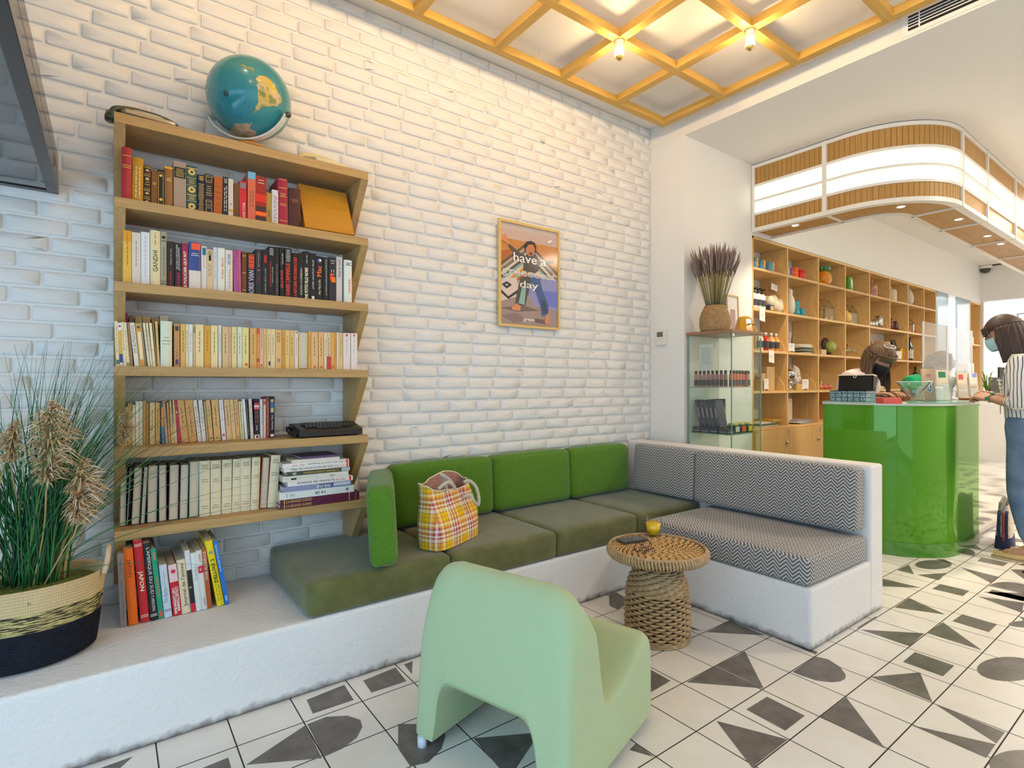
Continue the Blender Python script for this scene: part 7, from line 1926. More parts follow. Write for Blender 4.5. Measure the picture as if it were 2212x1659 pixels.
def person(label, loc, rz, J, skin, shirt, trousers, hair_c, hair, shoes=None, mask=None, curl=.6, sleeve=1., extras=None, headpitch=0., head_rot=0., group=None, collar=True):
    t = thing('person', label, 'person', loc, rz, group)
    mats = [SKIN(skin), flat((.8, .78, .75), .3), flat((.06, .035, .02), .3), SKIN(tuple(x * .75 if i else x * .9 for i, x in enumerate(skin))), flat(hair_c, .8)]
    V = {k: Vector(v) for k, v in J.items() if len(v) == 3}
    mid = lambda a, b, f: tuple(V[a].lerp(V[b], f))
    nodes = {'pelvis': (V['pelvis'], (.135, .105)), 'waist': (V['waist'], (.115, .092)), 'chest': (V['chest'], (.135, .10)), 'neckb': (V['neckb'], .060), 'neck': (V['neck'], .048), 'skull': (V['head'] + Vector((0, 0, -.03)), .052)}
    edges = [('pelvis', 'waist'), ('waist', 'chest'), ('chest', 'neckb'), ('neckb', 'neck'), ('neck', 'skull')]
    for s, n in ((-1, 'l'), (1, 'r')):
        nodes['hip' + n] = (V['hip' + n], .094); nodes['th' + n] = (mid('hip' + n, 'knee' + n, .5), .080); nodes['knee' + n] = (V['knee' + n], .058); nodes['cf' + n] = (mid('knee' + n, 'ank' + n, .35), .055); nodes['ank' + n] = (V['ank' + n], .036); nodes['toe' + n] = (V['toe' + n], .030)
        edges += [('pelvis', 'hip' + n), ('hip' + n, 'th' + n), ('th' + n, 'knee' + n), ('knee' + n, 'cf' + n), ('cf' + n, 'ank' + n), ('ank' + n, 'toe' + n)]
        nodes['sh' + n] = (V['sh' + n], .056); nodes['ua' + n] = (mid('sh' + n, 'el' + n, .5), .045); nodes['el' + n] = (V['el' + n], .038); nodes['fa' + n] = (mid('el' + n, 'wr' + n, .35), .037); nodes['wr' + n] = (V['wr' + n], .025)
        edges += [('chest', 'sh' + n), ('sh' + n, 'ua' + n), ('ua' + n, 'el' + n), ('el' + n, 'fa' + n), ('fa' + n, 'wr' + n)]
    mb = MB(); v, f = skin_geo(nodes, edges, 'pelvis'); mb.add(v, f, 0, True)
    HM = Matrix.Translation(V['head']) @ Euler((headpitch, 0, head_rot)).to_matrix().to_4x4()
    head_geo(mb, HM)
    for s, n in ((-1, 'l'), (1, 'r')):
        d = (V['hd' + n] - V['wr' + n]).normalized(); z = Vector(J.get('up' + n, (0, 0, 1))); z = (z - d * z.dot(d)).normalized(); x = d.cross(z)
        M = basis(V['wr' + n], x, d, z)
        hand_geo(mb, M, -s if z.z >= 0 else s, curl)
    mb.build('body', mats, t)
    # shirt
    sn = {k: nodes[k] for k in ('pelvis', 'waist', 'chest')}
    grow = lambda r, g: (r[0] + g, r[1] + g) if isinstance(r, tuple) else r + g
    sn = {k: (nodes[k][0], grow(nodes[k][1], .026)) for k in ('waist', 'chest')}
    sn['hem'] = (V['waist'].lerp(V['pelvis'], J.get('hem', (1.05,))[0]), (.158, .128)); sn['neckb'] = (V['neckb'], .072); sn['nk'] = (V['neckb'].lerp(V['neck'], .35), .062)
    sn['hemb'] = (V['waist'].lerp(V['pelvis'], J.get('hem', (1.05,))[0] + .75), (.166, .138))
    se = [('hemb', 'hem'), ('hem', 'waist'), ('waist', 'chest'), ('chest', 'neckb'), ('neckb', 'nk')]
    for n in 'lr':
        g = J.get('puff', (.020,))[0]
        sn['sh' + n] = (nodes['sh' + n][0], .056 + .020); sn['ua' + n] = (nodes['ua' + n][0], .045 + g); se += [('chest', 'sh' + n), ('sh' + n, 'ua' + n)]
        if sleeve > .55:
            sn['el' + n] = (nodes['el' + n][0], .038 + g * 1.25); sn['fa' + n] = (mid('el' + n, 'wr' + n, .55 if sleeve < 2 else .85), .032 + g * .6); se += [('ua' + n, 'el' + n), ('el' + n, 'fa' + n)]
    m = MB(); v, f = skin_geo(sn, se, 'chest'); m.add(v, f, 0, True); m.build('shirt', shirt, t, uv='box')
    tr = {k: (nodes[k][0], grow(nodes[k][1], .011)) for k in nodes if k[:3] in ('pel', 'hip', 'kne') or k[:2] in ('th', 'cf')}
    tr['belt'] = (mid('pelvis', 'waist', 1.15), (.134, .110))
    te = [e for e in edges if e[0] in tr and e[1] in tr] + [('belt', 'pelvis')]
    for n in 'lr': tr['cuff' + n] = (mid('knee' + n, 'ank' + n, .88), .048); te.append(('cf' + n, 'cuff' + n))
    m = MB(); v, f = skin_geo(tr, te, 'pelvis'); m.add(v, f, 0, True); m.build('trousers', trousers, t)
    hair(t, HM, hair_c)
    if shoes:
        for n in 'lr':
            a = V['ank' + n]; d = (V['toe' + n] - a); d.z = 0; d.normalize(); x = Vector((d.y, -d.x, 0))
            M = basis(Vector((a.x, a.y, 0)), x, d, (0, 0, 1)); m = MB()
            def sh(i, j):
                aa = 2 * PI * i; y = -.055 + .25 * j; w = .040 * (1 - .25 * abs(j - .6)) * math.sin(PI * min(.97, max(.03, .08 + j * .90))) ** .35; hgt = .055 * (1 - .55 * j ** 1.5) 
                return (w * math.cos(aa), y, max(.002, .028 + (hgt * .62 if math.sin(aa) > 0 else .026) * math.sin(aa)))
            m.surf(sh, 18, 14, 0, closeu=True, M=M); m.add([M @ Vector(sh(k / 18, 0)) for k in range(18)], [tuple(range(18))]); m.add([M @ Vector(sh(k / 18, 1)) for k in range(18)], [tuple(range(18))[::-1]])
            s_ = m.build('shoe', shoes, t)
            m = MB(); m.surf(lambda i, j: (.043 * math.copysign(abs(math.cos(2*PI*i)) ** .7, math.cos(2*PI*i)) * (.55 + .45 * j if False else 1), .072 + .135 * math.sin(2*PI*i), .001 + .012 * j), 24, 2, 0, closeu=True, M=M); m.build('sole', flat((.62, .50, .30), .8), s_)
            b_ = MB()
            for q in (-1, 1): b_.tube([M @ Vector((0, .10, .056)), M @ Vector((q * .035, .095, .075)), M @ Vector((q * .03, .115, .058)), M @ Vector((0, .10, .056))], .005, 0, 6)
            b_.build('bow', shoes, s_)
    if mask:
        m = MB()
        def mk(i, j):
            a = (i - .5) * 2.3; z = -.012 - .090 * j
            w = .076 * (1 - .34 * max(0, j - .3)); pr = .020 * math.cos(a) ** 2 * math.sin(PI * (.28 + .62 * j))
            return (w * math.sin(a), (.088 - .012 * max(0, j - .6)) * math.cos(a) + .012 + pr, z + .004 * math.sin(9 * PI * j) * 0)
        m.surf(mk, 22, 12, 0, M=HM); o = m.build('face_mask', flat(mask, .7), t); so = o.modifiers.new('s', 'SOLIDIFY'); so.thickness = .002
        for s in (-1, 1):
            for zz in (-.018, -.085): k = MB(); k.tube([HM @ Vector((s * .066, .034, zz)), HM @ Vector((s * .079, .0, -.01)), HM @ Vector((s * .078, -.02, .004))], .0012, 0, 5); k.build('ear_loop', flat(mask, .7), t)
    if extras: extras(t, HM, V)
    return t
def strands(fn, nu, nv, t, mat, name='hair', th=.010):
    m = MB(); m.surf(fn, nu, nv); o = m.build(name, mat, t); s = o.modifiers.new('s', 'SOLIDIFY'); s.thickness = th; s.offset = -1; return o
def hair_mat(c, hi):
    m, nt, out = newmat('hair_strands'); n = noise(nt, coords(nt, 'Object', (70, 70, 4)), 2, 3)
    b = bsdf(nt, out, mixc(nt, ramp(nt, n, .35, .7), c, hi), .5, spec=.4); bump(nt, b, n, .5, .004); return m
def bob(t, HM, c):
    mt = hair_mat(c, tuple(x * 2.0 + .01 for x in c))
    def cap(i, j):
        a = 2 * PI * i; b = PI / 2 * (1 - j * .80)
        k = 1 + .02 * math.sin(22 * a)
        return HM @ Vector((.092 * k * math.cos(b) * math.cos(a), .108 * k * math.cos(b) * math.sin(a) - .006, .128 * math.sin(b) + .002))
    def curtain(i, j):
        a = PI / 2 + math.radians(74) + math.radians(212) * i
        b0 = PI / 2 * .22; z0 = .128 * math.sin(b0)
        k = 1 + .025 * math.sin(26 * a + 3 * j) + .10 * math.sin(PI * min(1, j * 1.05)) - .12 * max(0, j - .72)
        z = z0 + (-.205 - z0 + .0) * j * (1 if abs(i - .5) > .28 else .88)
        fwd = .030 * j * (abs(i - .5) * 2) ** 3
        return HM @ Vector((.092 * k * math.cos(a), .108 * k * math.sin(a) - .010 + fwd, z))
    m = MB(); m.surf(cap, 60, 12, closeu=True); m.surf(curtain, 70, 16)
    def bang(i, j):
        a = PI / 2 - math.radians(52) + math.radians(104) * i; b0 = PI / 2 * .36
        z = .128 * math.sin(b0) - .055 * j; k = 1 + .03 * math.sin(30 * a) + .02 * j
        return HM @ Vector((.090 * k * math.cos(a), .104 * k * math.sin(a) - .002, z))
    m.surf(bang, 40, 6)
    o = m.build('hair', mt, t); s = o.modifiers.new('s', 'SOLIDIFY'); s.thickness = .010; s.offset = -1
def long_hair(t, HM, c):
    mt = hair_mat(c, (.15, .085, .04))
    m = MB()
    def cap(i, j):
        a = 2 * PI * i; b = PI / 2 * (1 - j * .80); k = 1 + .02 * math.sin(22 * a)
        return HM @ Vector((.088 * k * math.cos(b) * math.cos(a), .106 * k * math.cos(b) * math.sin(a) - .006, .127 * math.sin(b) + .002))
    m.surf(cap, 60, 12, closeu=True)
    inv = HM.to_3x3().inverted()
    down = (inv @ Vector((0, 0, -1)))
    def curtain(i, j):
        a = PI / 2 + math.radians(64) + math.radians(232) * i; k = 1 + .04 * math.sin(24 * a + 2 * j)
        z0 = .127 * math.sin(PI / 2 * .22); side = abs(i - .5) * 2
        p = Vector((.088 * k * math.cos(a), .106 * k * math.sin(a) - .008, z0 - .07 * min(1, j * 3)))
        L = .30 * (.45 + .55 * side ** 2) + .02 * math.sin(40 * i)
        f = max(0, j - .25) / .75
        q = p + down * (L * f) + Vector((math.cos(a) * .012, math.sin(a) * .012, 0)) * math.sin(PI * f)
        return HM @ q
    m.surf(curtain, 84, 18)
    def bang(i, j):
        a = PI / 2 - math.radians(54) + math.radians(108) * i; b0 = PI / 2 * .38
        return HM @ Vector((.089 * math.cos(a) * (1 + .03 * math.sin(30 * a)), .108 * math.sin(a) * (1 + .04 * j) - .002, .127 * math.sin(b0) - .050 * j))
    m.surf(bang, 40, 6)
    o = m.build('hair', mt, t); s = o.modifiers.new('s', 'SOLIDIFY'); s.thickness = .010; s.offset = -1
def curly(t, HM, c):
    mt = hair_mat(c, (.10, .07, .055)); m = MB(); rr = random.Random(6)
    for k in range(230):
        a = rr.random() * 2 * PI; b = rr.uniform(-.35, PI / 2)
        if math.sin(a) > .35 and b < .45: continue
        p = Vector((.084 * math.cos(b) * math.cos(a), .102 * math.cos(b) * math.sin(a) - .008, .122 * math.sin(b)))
        m.ball(HM @ (p * rr.uniform(.98, 1.12)), rr.uniform(.016, .027), 0, 8, 6)
    m.build('hair', mt, t)
def striped():
    m, nt, out = newmat('navy_striped_cotton'); u, v, uv = uvcoords(nt)
    w = mth(nt, 'FRACT', mth(nt, 'DIVIDE', mth(nt, 'ADD', u, mth(nt, 'MULTIPLY', noise(nt, coords(nt), 4, 2), .05)), .021))
    b = bsdf(nt, out, mixc(nt, mth(nt, 'GREATER_THAN', w, .72), (.76, .74, .71), (.10, .11, .17)), .9, spec=.2); return m
def denim():
    m, nt, out = newmat('washed_denim'); co = coords(nt)
    n = noise(nt, co, 7, 4, .6); f = noise(nt, co, 300, 2)
    b = bsdf(nt, out, mixc(nt, ramp(nt, n, .3, .7), (.075, .135, .245), (.17, .26, .39)), .85, spec=.2); bump(nt, b, f, .3, .002); return m
def customer():
    J = dict(pelvis=(0, -.02, .90), waist=(0, .0, 1.04), chest=(0, .015, 1.22), neckb=(0, .01, 1.385), neck=(0, .045, 1.44), head=(0, .105, 1.555), hem=(1.25,), puff=(.032,),
             hipl=(-.085, -.02, .84), kneel=(-.09, .015, .47), ankl=(-.09, -.05, .085), toel=(-.10, .10, .03), hipr=(.085, -.02, .84), kneer=(.09, .0, .47), ankr=(.10, -.10, .085), toer=(.11, .05, .03),
             shl=(-.175, -.005, 1.335), ell=(-.205, -.025, 1.055), wrl=(-.115, .165, 1.105), hdl=(-.075, .25, 1.125), upl=(-.5, .0, .8), shr=(.175, -.005, 1.335), elr=(.205, -.02, 1.06), wrr=(.10, .19, 1.12), hdr=(.05, .27, 1.135), upr=(.5, 0, .8))
    def ex(t, HM, V):
        gl = flat((.62, .45, .36), .3, metal=.6)
        for s in (-1, 1):
            m = MB(); m.tube([HM @ Vector((s * .031 + .023 * math.cos(q * PI / 9), .106, .012 + .018 * math.sin(q * PI / 9))) for q in range(18)], .0014, 0, 5, closed=True); m.build('glasses_rim', gl, t)
            m = MB(); m.tube([HM @ Vector((s * .054, .104, .018)), HM @ Vector((s * .076, .06, .016)), HM @ Vector((s * .077, -.01, .010))], .0013, 0, 5); m.build('glasses_temple', gl, t)
        w = V['wrl']; d = (V['hdl'] - w).normalized(); c = w - d * .012
        m = MB(); x = d.cross(Vector((0, 0, 1))).normalized(); y = d.cross(x)
        m.tube([c + x * (.031 * math.cos(a * PI / 10)) + y * (.027 * math.sin(a * PI / 10)) for a in range(20)], .006, 0, 6, closed=True); m.build('watch_strap', flat((.55, .42, .25), .4), t)
        m = MB(); m.ball(c - y * .030 + x * .0, .012, 0, 12, 8); m.ball(c - x * .032, .013, 0, 12, 8); m.build('watch_face', flat((.02, .22, .15), .2), t)
        m = MB(); m.tube([V['waist'] + Vector((.0, .128, -.05 + .0)), V['waist'] + Vector((.0, .125, .1)), V['chest'] + Vector((0, .120, .02))], .003, 0, 5); m.build('button_band', flat((.75, .73, .70), .8), t)
    person('woman in striped shirt jeans and blue face mask standing at the counter holding a wallet', (5.05, .905, 0), 0, J, (.52, .28, .19), striped(), denim(), (.035, .020, .016), bob, flat((.68, .50, .22), .8), (.38, .62, .72), .9, 1., ex, math.radians(-16))
    # brown leather wallet held in her hands
    m = MB(); m.box((-.085, -.045, 0), (.085, .045, .009)); m.box((-.083, -.043, .0095), (.085, .045, .018)); o = one(m, 'wallet', flat((.32, .10, .025), .4), 'orange brown leather wallet held by the woman in the striped shirt', 'wallet', None, (5.03, 1.165, 1.082)); bevel(o, .003); o.rotation_euler = (0, 0, math.radians(75))
customer()
def staff():
    J = dict(pelvis=(0, 0, .90), waist=(0, .03, 1.03), chest=(0, .10, 1.17), neckb=(0, .165, 1.29), neck=(0, .20, 1.325), head=(0, .255, 1.405), hem=(1.0,), puff=(.018,),
             hipl=(-.085, 0, .84), kneel=(-.09, .02, .47), ankl=(-.09, -.03, .085), toel=(-.10, .11, .03), hipr=(.085, 0, .84), kneer=(.09, .02, .47), ankr=(.09, -.03, .085), toer=(.10, .11, .03),
             shl=(-.17, .12, 1.245), ell=(-.225, .10, 1.00), wrl=(-.12, .27, 1.12), hdl=(-.09, .35, 1.13), shr=(.17, .12, 1.245), elr=(.225, .10, 1.00), wrr=(.12, .27, 1.12), hdr=(.09, .35, 1.13))
    def ex(t, HM, V):
        m = MB(); m.tube([HM @ Vector((.05 * math.cos(a * PI / 8), .03 + .03 * math.sin(a * PI / 8), .128)) for a in range(16)], .003, 0, 5, closed=True); m.build('hair_clip', flat((.62, .66, .62), .3), t)
        for k in range(4): m = MB(); m.ball(V['chest'] + Vector((.01, .135 - .0 * k, .05 - .055 * k)), .006, 0, 8, 6); m.build('button', flat((.05, .04, .05), .3), t)
    person('woman in pale pink blouse and black face mask bending over behind the green counter', (4.955, 2.0, 0), math.radians(176), J, (.50, .25, .16), cloth('pale_pink_blouse', (.68, .55, .54), 300, .05), flat((.05, .05, .06), .8), (.055, .030, .016), long_hair, flat((.05, .05, .05), .6), (.008, .008, .014), .5, 2., ex, math.radians(-34), math.radians(-18))
    J2 = dict(J); J2.update(head=(0, .235, 1.36), neck=(0, .185, 1.30), neckb=(0, .15, 1.265), chest=(0, .09, 1.13), shl=(-.20, .10, 1.215), shr=(.20, .10, 1.215), ell=(-.27, .08, 1.00), elr=(.27, .08, 1.00), wrl=(-.12, .19, 1.13), hdl=(-.09, .25, 1.15), wrr=(.12, .19, 1.13), hdr=(.09, .25, 1.15))
    person('person in bright green T-shirt with dark curly hair bending behind the clear screen', (6.33, 1.955, 0), math.radians(168), J2, (.22, .095, .045), cloth('bright_green_jersey', (.006, .36, .15), 300, .08), flat((.03, .03, .04), .8), (.028, .018, .016), curly, flat((.05, .05, .05), .6), None, .5, .5, None, math.radians(-38), math.radians(-10))
staff()
# ================================================================== things on and around the counter
def counter_things():
    zc = ZC + .0006
    # patterned chest with open lid
    x, y = 4.545, 1.785
    t = thing('patterned_chest', 'small blue and white patterned chest with open black lid on the green counter', 'chest', (x, y, zc))
    tile = None
    m, nt, out = newmat('blue_tile_pattern'); u, v, uv = uvcoords(nt)
    fx = mth(nt, 'PINGPONG', u, .021); fy = mth(nt, 'PINGPONG', v, .0145)
    g = mth(nt, 'MINIMUM', fx, fy); n = noise(nt, coords(nt), 130, 2, .6)
    col = mixc(nt, mth(nt, 'GREATER_THAN', n, .53), (.36, .50, .58), (.03, .055, .10)); col = mixc(nt, mth(nt, 'LESS_THAN', g, .0022), col, (.02, .03, .05)); bsdf(nt, out, col, .3)
    q = MB(); q.box((-.085, -.125, 0), (.085, .125, .075)); q.box((-.087, -.127, .075), (.087, .127, .080), 1); q.build('chest_body', [m, M_['black']], t, uv='box')
    q = MB(); q.box((-.006, -.115, 0), (.006, .115, .108)); q.box((.006, -.121, .0), (.05, .121, .112)); o = q.build('lid', [flat((.012, .010, .010), .25)], t); o.location = (.045, 0, .082); o.rotation_euler = (0, math.radians(8), 0)
    q = MB(); q.box((-.012, -.124, .112), (.052, .124, .120)); o2 = q.build('lid_rim', flat((.80, .70, .55), .4), t); o2.location = (.045, 0, .082); o2.rotation_euler = (0, math.radians(8), 0)
    q = MB(); q.tube([(-.016, .009 * math.cos(a * PI / 8), .104 + .011 * math.sin(a * PI / 8)) for a in range(16)], .003, 0, 6, closed=True); o3 = q.build('latch_ring', flat((.75, .66, .48), .3), t); o3.location = (.045, 0, .082); o3.rotation_euler = (0, math.radians(8), 0)
    # receipt printer, red leaflet box
    p = ony(1932, 868, 1.55); 
    t = thing('receipt_printer', 'small white receipt printer behind the red box on the counter', 'printer', (5.13, 1.47, zc), math.radians(-35))
    q = MB(); q.prism([(-.065, 0), (.065, 0), (.065, .075), (.03, .105), (-.065, .105)], -.06, .06, 0); bevel(q.build('printer_body', flat((.72, .73, .74), .3), t), .006)
    q = MB(); q.box((-.05, .0655, .03), (.05, .0665, .06)); q.build('slot', flat((.15, .16, .2), .3), t)
    q = MB(); q.box((-.055, .02, .1055), (.055, .075, .109)); q.build('paper_strip', M_['paper'], t)
    p = ony(1920, 866, 1.40)
    q = MB(); q.prism([(-.045, 0), (.045, 0), (.030, .040), (-.030, .040)], -.06, .06, 0); o = one(q, 'red_box', flat((.55, .07, .06), .5), 'coral red flat box on the green counter', 'box', None, (p.x, 1.40, zc), None); o.rotation_euler = (0, 0, math.radians(-40)); bevel(o, .004)
    p = ony(1945, 867, 1.36); q = MB(); q.box((-.05, -.035, 0), (.05, .035, .004)); q.box((-.045, -.03, .0042), (.05, .04, .007)); o = one(q, 'paper_pad', flat((.80, .78, .74), .7), 'small white paper pad right of the red box', 'paper', None, (p.x, 1.36, zc)); o.rotation_euler = (0, 0, .3)
    p = ony(1974, 866, 1.38)
    t = thing('cocktail_glass', 'large clear cone shaped cocktail glass on the green counter', 'glass', (p.x, 1.38, zc))
    q = MB(); q.lathe([(.045, 0), (.045, .006), (.010, .012), (.010, .020), (.105, .145), (.102, .145), (.006, .022), (.0001, .020)], (0, 0, 0), 32, caps=False); q.build('glass_body', glass('cocktail_clear', (.95, .98, .96), 1.6), t)
    q = MB(); q.tube([(.104 * math.cos(a * PI / 20), .104 * math.sin(a * PI / 20), .145) for a in range(40)], .0022, 0, 5, closed=True); q.build('rim', flat((.75, .82, .8), .1), t)
    # clear protective screens
    y = 1.585
    a, b, c = ony(1993, 700, y).x, ony(2046, 700, y).x, ony(2100, 700, y).x; zt = ony(1993, 694, y).z
    for (x0, x1, lab) in ((a, b - .004, 'left clear acrylic counter screen before the curly haired person'), (b + .004, c, 'right clear acrylic counter screen before the curly haired person')):
        t = thing('counter_screen', lab, 'screen', ((x0 + x1) / 2, y, zc), 0, 'clear acrylic screens on the counter'); w = (x1 - x0) / 2
        q = MB(); q.box((-w, -.003, .004), (w, .003, zt - zc)); q.build('acrylic_sheet', glass('acrylic', (.93, .95, .97), 1.4), t)
        for s in (-1, 1): q = MB(); q.box((s * (w - .006) - .004, -.004, .004), (s * (w - .006) + .004, .004, zt - zc)); q.build('polished_edge', flat((.66, .70, .72), .15), t)
        q = MB(); q.box((-w, -.06, 0), (w, .06, .0035)); q.build('foot', flat((.7, .74, .75), .2), t)
    # leaflet holders
    D = [(2007, 1.40, .105, .26, '#d8b59a', 'leaflet holder with peach leaflet and blue oval emblem on the counter', 'oval'), (2037, 1.40, .105, .255, '#d8cbb8', 'leaflet holder with green square leaflet on the counter', 'green'),
         (2080, 1.36, .095, .235, '#dcc8b4', 'leaflet holder with red square leaflet on the counter', 'red'), (2104, 1.40, .085, .24, '#e0d2c8', 'leaflet holder with pale leaflets at the right end of the counter', 'pale')]
    for u, y, w, h, c, lab, k in D:
        p = ony(u, 866, y); t = thing('leaflet_holder', lab, 'leaflet holder', (p.x, y, zc), math.radians(-30), 'leaflet holders on the counter')
        t.rotation_euler = (math.radians(-6), 0, math.radians(-30))
        ac = glass('holder_acrylic', (.95, .97, .97), 1.6)
        q = MB(); q.box((-w/2, -.02, .0), (w/2, -.017, h * .55)); q.box((-w/2, .0, 0), (w/2, .003, h)); q.box((-w/2, -.02, 0), (w/2, .003, .003)); q.build('acrylic_stand', ac, t)
        q = MB(); q.box((-w/2 + .004, -.012, .004), (w/2 - .004, -.001, h * .93))
        F = -.0124
        ms = [flat(hx(c), .5)]
        def R(x0, x1, z0, z1, col):
            ms.append(flat(hx(col), .5)); q.quad([(x0*w, F, z0*h), (x1*w, F, z0*h), (x1*w, F, z1*h), (x0*w, F, z1*h)], len(ms) - 1)
        if k == 'oval':
            for rx, rz_, col, yy in ((.26, .17, '#d8e0e8', F), (.16, .14, '#5a7fa8', F - .0002), (.08, .10, '#e8ecf0', F - .0004)):
                ms.append(flat(hx(col), .5)); q.quad([(rx * w * math.cos(a * PI / 10), yy, .42 * h + rz_ * h * math.sin(a * PI / 10)) for a in range(20)], len(ms) - 1)
            R(-.2, .2, .74, .76, '#8a6a5a'); R(-.18, .18, .70, .715, '#8a6a5a')
        elif k == 'green': R(-.3, .3, .70, .88, '#2f7a5c'); R(.1, .4, .30, .42, '#a8c03a'); R(-.4, .0, .44, .46, '#7a90a8'); R(-.45, .45, .0, .5, '#dde0da'); R(.1, .4, .30, .42, '#a8c03a')
        elif k == 'red': R(-.35, .1, .70, .88, '#c8544e'); R(-.4, .35, .3, .36, '#e8e0dc')
        else: R(-.1, .4, .78, .92, '#8090d8'); R(-.4, .3, .4, .46, '#c8a898')
        q.build('leaflets', ms, t)
    # clear hand gel bottle stand in front, chalk boards, small plant
    p = ony(2055, 862, 1.44); t = thing('gel_dispenser', 'clear oval gel dispenser between the leaflet holders', 'dispenser', (p.x, 1.44, zc))
    q = MB(); q.lathe([(.0001, 0), (.035, 0), (.035, .006), (.01, .01), (.01, .09), (.03, .12), (.036, .16), (.025, .20), (.008, .215), (.0001, .216)], (0, 0, 0), 20); q.build('dispenser_body', flat((.55, .58, .58), .15, coat=.5), t)
    def board(u0, u1, v0, v1, y, lab, lines):
        a = ony(u0, v1, y); b = ony(u1, v0, y); zb_ = zc
        w = b.x - a.x; zt_ = max(a.z, ony(u0, v0, y).z)
        t = thing('chalkboard', lab, 'chalkboard', ((a.x + b.x) / 2, y, zc), 0, 'black chalk signs on the counter')
        q = MB(); q.box((-w/2, -.008, 0), (w/2, .008, zt_ - zc)); q.build('slate', flat((.022, .020, .020), .7), t)
        q = MB(); H = zt_ - zc
        for k, s in enumerate(lines):
            zz = H * (.86 - .20 * k); sz, sx = fit_text(s, w * .72, H * .11)
            q.text(s, sz, basis((-w * .04 + .03 * k, -.0086, zz), (1, 0, 0), (0, 0, 1)), 0, sx=sx, shear=.3)
        q.build('chalk_writing', flat((.70, .68, .62), .9), t)
    board(2137, 2176, 815, 850, 1.50, 'nearer black chalk sign with white handwriting on the steel counter', ['Formule', 'Classique', 'Salade', 'Vin'])
    board(2157, 2190, 793, 832, 1.66, 'taller black chalk sign behind the other one on the steel counter', ['Planche', 'Tapas', 'du jour'])
    p = ony(2126, 850, 1.50); t = thing('potted_sprig', 'small potted green sprig beside the chalk signs', 'plant', (p.x, 1.48, zc))
    q = MB(); q.lathe([(.0001, 0), (.03, 0), (.036, .06), (.032, .06), (.0001, .05)], (0, 0, 0), 18); q.build('pot', flat((.45, .45, .42), .4), t)
    q = MB()
    for k in range(12):
        a = k * 2.4; q.tube([(0, 0, .05), (.04 * math.cos(a), .03 * math.sin(a), .11 + .012 * k), (.10 * math.cos(a), .05 * math.sin(a), .10 + .016 * k)], [.003, .006, .001], k % 2, 5)
    q.build('leaves', [flat((.12, .20, .03), .6), flat((.20, .26, .05), .6)], t)
    p = ony(2112, 840, 1.62); q = MB(); q.box((-.09, -.05, 0), (.09, .05, .34)); bevel(one(q, 'white_carton', flat((.82, .83, .85), .4), 'tall white carton behind the right leaflet holder', 'box', None, (p.x, 1.72, zc)), .004)
    # striped tote by the shoes
    t = thing('striped_tote', 'cream and navy striped tote bag on the floor beside the shoes', 'bag', (5.36, 1.07, .001), math.radians(8))
    q = MB()
    def bg(i, j, k=1):
        a = 2 * PI * i; w = .155 * (1 + .05 * j); d = .055 * (1 - .45 * j); ca, sa = math.cos(a), math.sin(a)
        return (w * math.copysign(abs(ca) ** .4, ca) + .02 * j, d * math.copysign(abs(sa) ** .6, sa), .33 * j + .012 * math.sin(3 * a) * j)
    q.surf(lambda i, j: bg(i, j * .27), 40, 6, 1, closeu=True); q.surf(lambda i, j: bg(i, .27 + .73 * j), 40, 12, 0, closeu=True); q.add([bg(k / 40, 0) for k in range(40)], [tuple(range(40))], 1)
    sm, nt, out = newmat('fine_striped_canvas'); uu, vv, uv = uvcoords(nt)
    w_ = mth(nt, 'FRACT', mth(nt, 'DIVIDE', mth(nt, 'ADD', uu, mth(nt, 'MULTIPLY', vv, .35)), .026)); bsdf(nt, out, mixc(nt, mth(nt, 'GREATER_THAN', w_, .8), (.66, .60, .52), (.28, .26, .28)), .9)
    nv = flat((.025, .035, .10), .8)
    q.build('bag_body', [sm, nv], t, uv='box')
    for s in (-1, 1): q = MB(); q.tube(smooth_path([(-.17, s * .02, .28), (-.22, s * .02, .24), (-.225, s * .02, .15), (-.19, s * .02, .10)], 5), .010, 0, 7); q.build('strap', nv, t)
    q = MB(); q.tube([(-.158, 0, .06), (-.168, 0, .27)], .006, 0, 6); q.build('side_piping', flat((.45, .04, .06), .6), t)
    # far wall: camera and picture
    p = Vector((11.06, 2.44, ZL - .001))
    t = thing('security_camera', 'small white security camera in the ceiling corner above the opening', 'camera', p)
    q = MB(); q.lathe([(.0001, 0), (.09, 0), (.09, -.05), (.0001, -.05)], (0, 0, 0), 20); q.build('mount', flat((.75, .73, .68), .4), t)
    q = MB(); q.ball((0, 0, -.05), .07, 0, 18, 10); q.build('dome', flat((.05, .05, .05), .1), t)
    q = MB(); q.tube([(-.02, -.09, -.012), (-.02, -.9, -.012)], .012, 0, 6); q.build('cable_duct', flat((.12, .10, .08), .5), t)
    t = thing('wall_picture', 'grey picture on the far wall of the bright back room', 'picture', (14.098, 2.30, 2.35))
    q = MB(); q.box((-.02, -.34, -.22), (0, .34, .22)); q.build('frame', flat((.08, .08, .09), .5), t)
    q = MB(); q.box((-.022, -.31, -.19), (-.0202, .31, .19)); 
    for k in range(8): q.ball((-.0215, -.22 + .06 * k, -.05 + .06 * math.sin(k * 2.1)), .035, 1, 8, 5, sx=.05)
    q.build('photo_print', [flat((.32, .32, .36), .5), flat((.16, .16, .19), .5)], t)
counter_things()
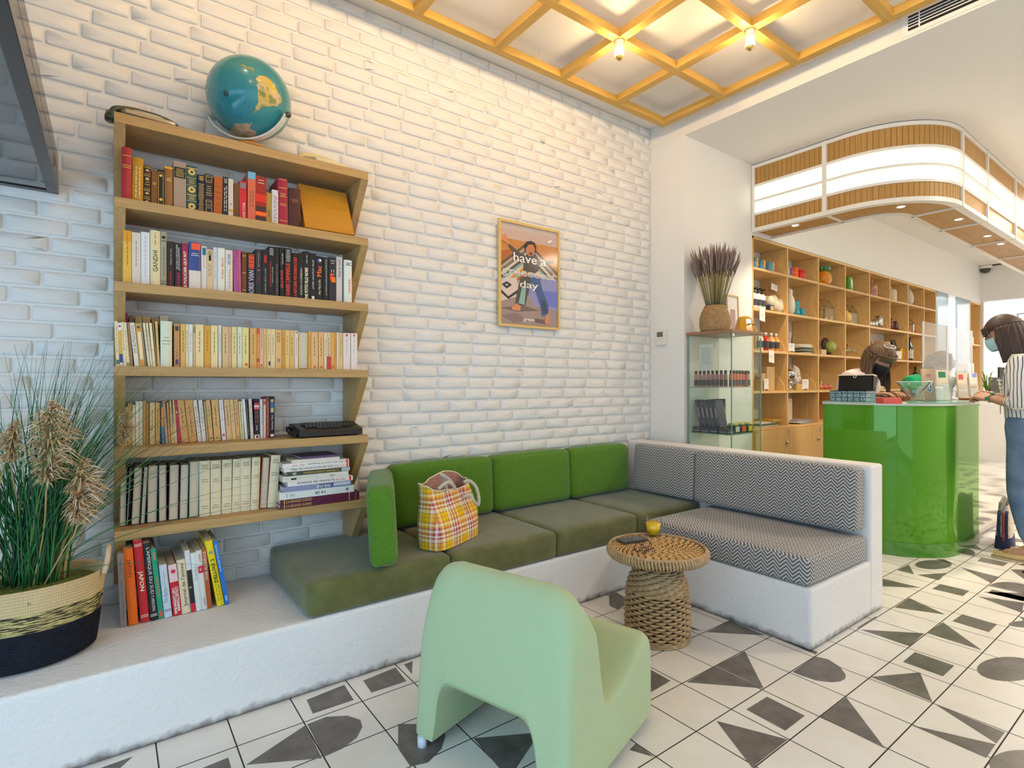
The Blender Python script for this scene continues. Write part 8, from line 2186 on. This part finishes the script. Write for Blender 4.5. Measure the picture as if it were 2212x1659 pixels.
# ================================================================== camera, light, colour
def finish():
    cam = bpy.data.cameras.new('camera'); co = bpy.data.objects.new('camera', cam); COL.objects.link(co)
    cam.sensor_width = 36; cam.lens = F_PX / 2212 * 36
    cam.shift_y = (CY - 829.5) / 2212
    co.location = (0, 0, CAMH); co.rotation_euler = (PI / 2, 0, ANG - PI / 2)
    cam.clip_start = .05; sc.camera = co
    w = bpy.data.worlds.new('sky'); sc.world = w; w.use_nodes = True
    bg = w.node_tree.nodes['Background']; bg.inputs[0].default_value = (.72, .86, 1, 1); bg.inputs[1].default_value = WORLD
    def area(name, loc, rot, sx, sy, e, c):
        l = bpy.data.lights.new(name, 'AREA'); l.shape = 'RECTANGLE'; l.size = sx; l.size_y = sy; l.energy = e; l.color = c
        o = bpy.data.objects.new(name, l); COL.objects.link(o); o.location = loc; o.rotation_euler = rot; return o
    area('shop_window_daylight', (-1.48, -.2, 1.25), (0, -PI / 2, 0), 1.9, 4.2, DAY, (.47, .75, 1.0))
    area('entrance_daylight', (.4, -2.55, 1.4), (PI / 2, 0, 0), 3.4, 2.5, DAY2, (.62, .82, 1.0))
    area('back_room_light', (12.6, 2.2, ZL - .02), (0, 0, 0), 2.6, 3.6, BACK, (1, .96, .92))
    area('passage_light', (10.1, 3.1, 2.58), (0, 0, 0), 1.2, .6, 40, (1, .97, .95))
    for (x, y) in ((5.4, -.6), (8.2, -.4), (8.0, 1.0)):
        area('shop_ceiling_lamp', (x, y, ZL - .01), (0, 0, 0), .5, .5, SHOP, (1, .88, .70))
    v = sc.view_settings; sc.display_settings.display_device = 'sRGB'
    v.view_transform = 'Standard'; v.look = 'None'; v.gamma = 1; v.use_curve_mapping = False; v.exposure = EXPO
    c = sc.cycles
    c.use_denoising = True
    c.max_bounces = 8; c.diffuse_bounces = 5; c.glossy_bounces = 4; c.transmission_bounces = 6; c.transparent_max_bounces = 16
    c.caustics_reflective = False; c.caustics_refractive = False; c.sample_clamp_indirect = 6
WORLD, DAY, DAY2, BACK, SHOP, EXPO = .32, 88, 40, 260, 75, -.04
finish()
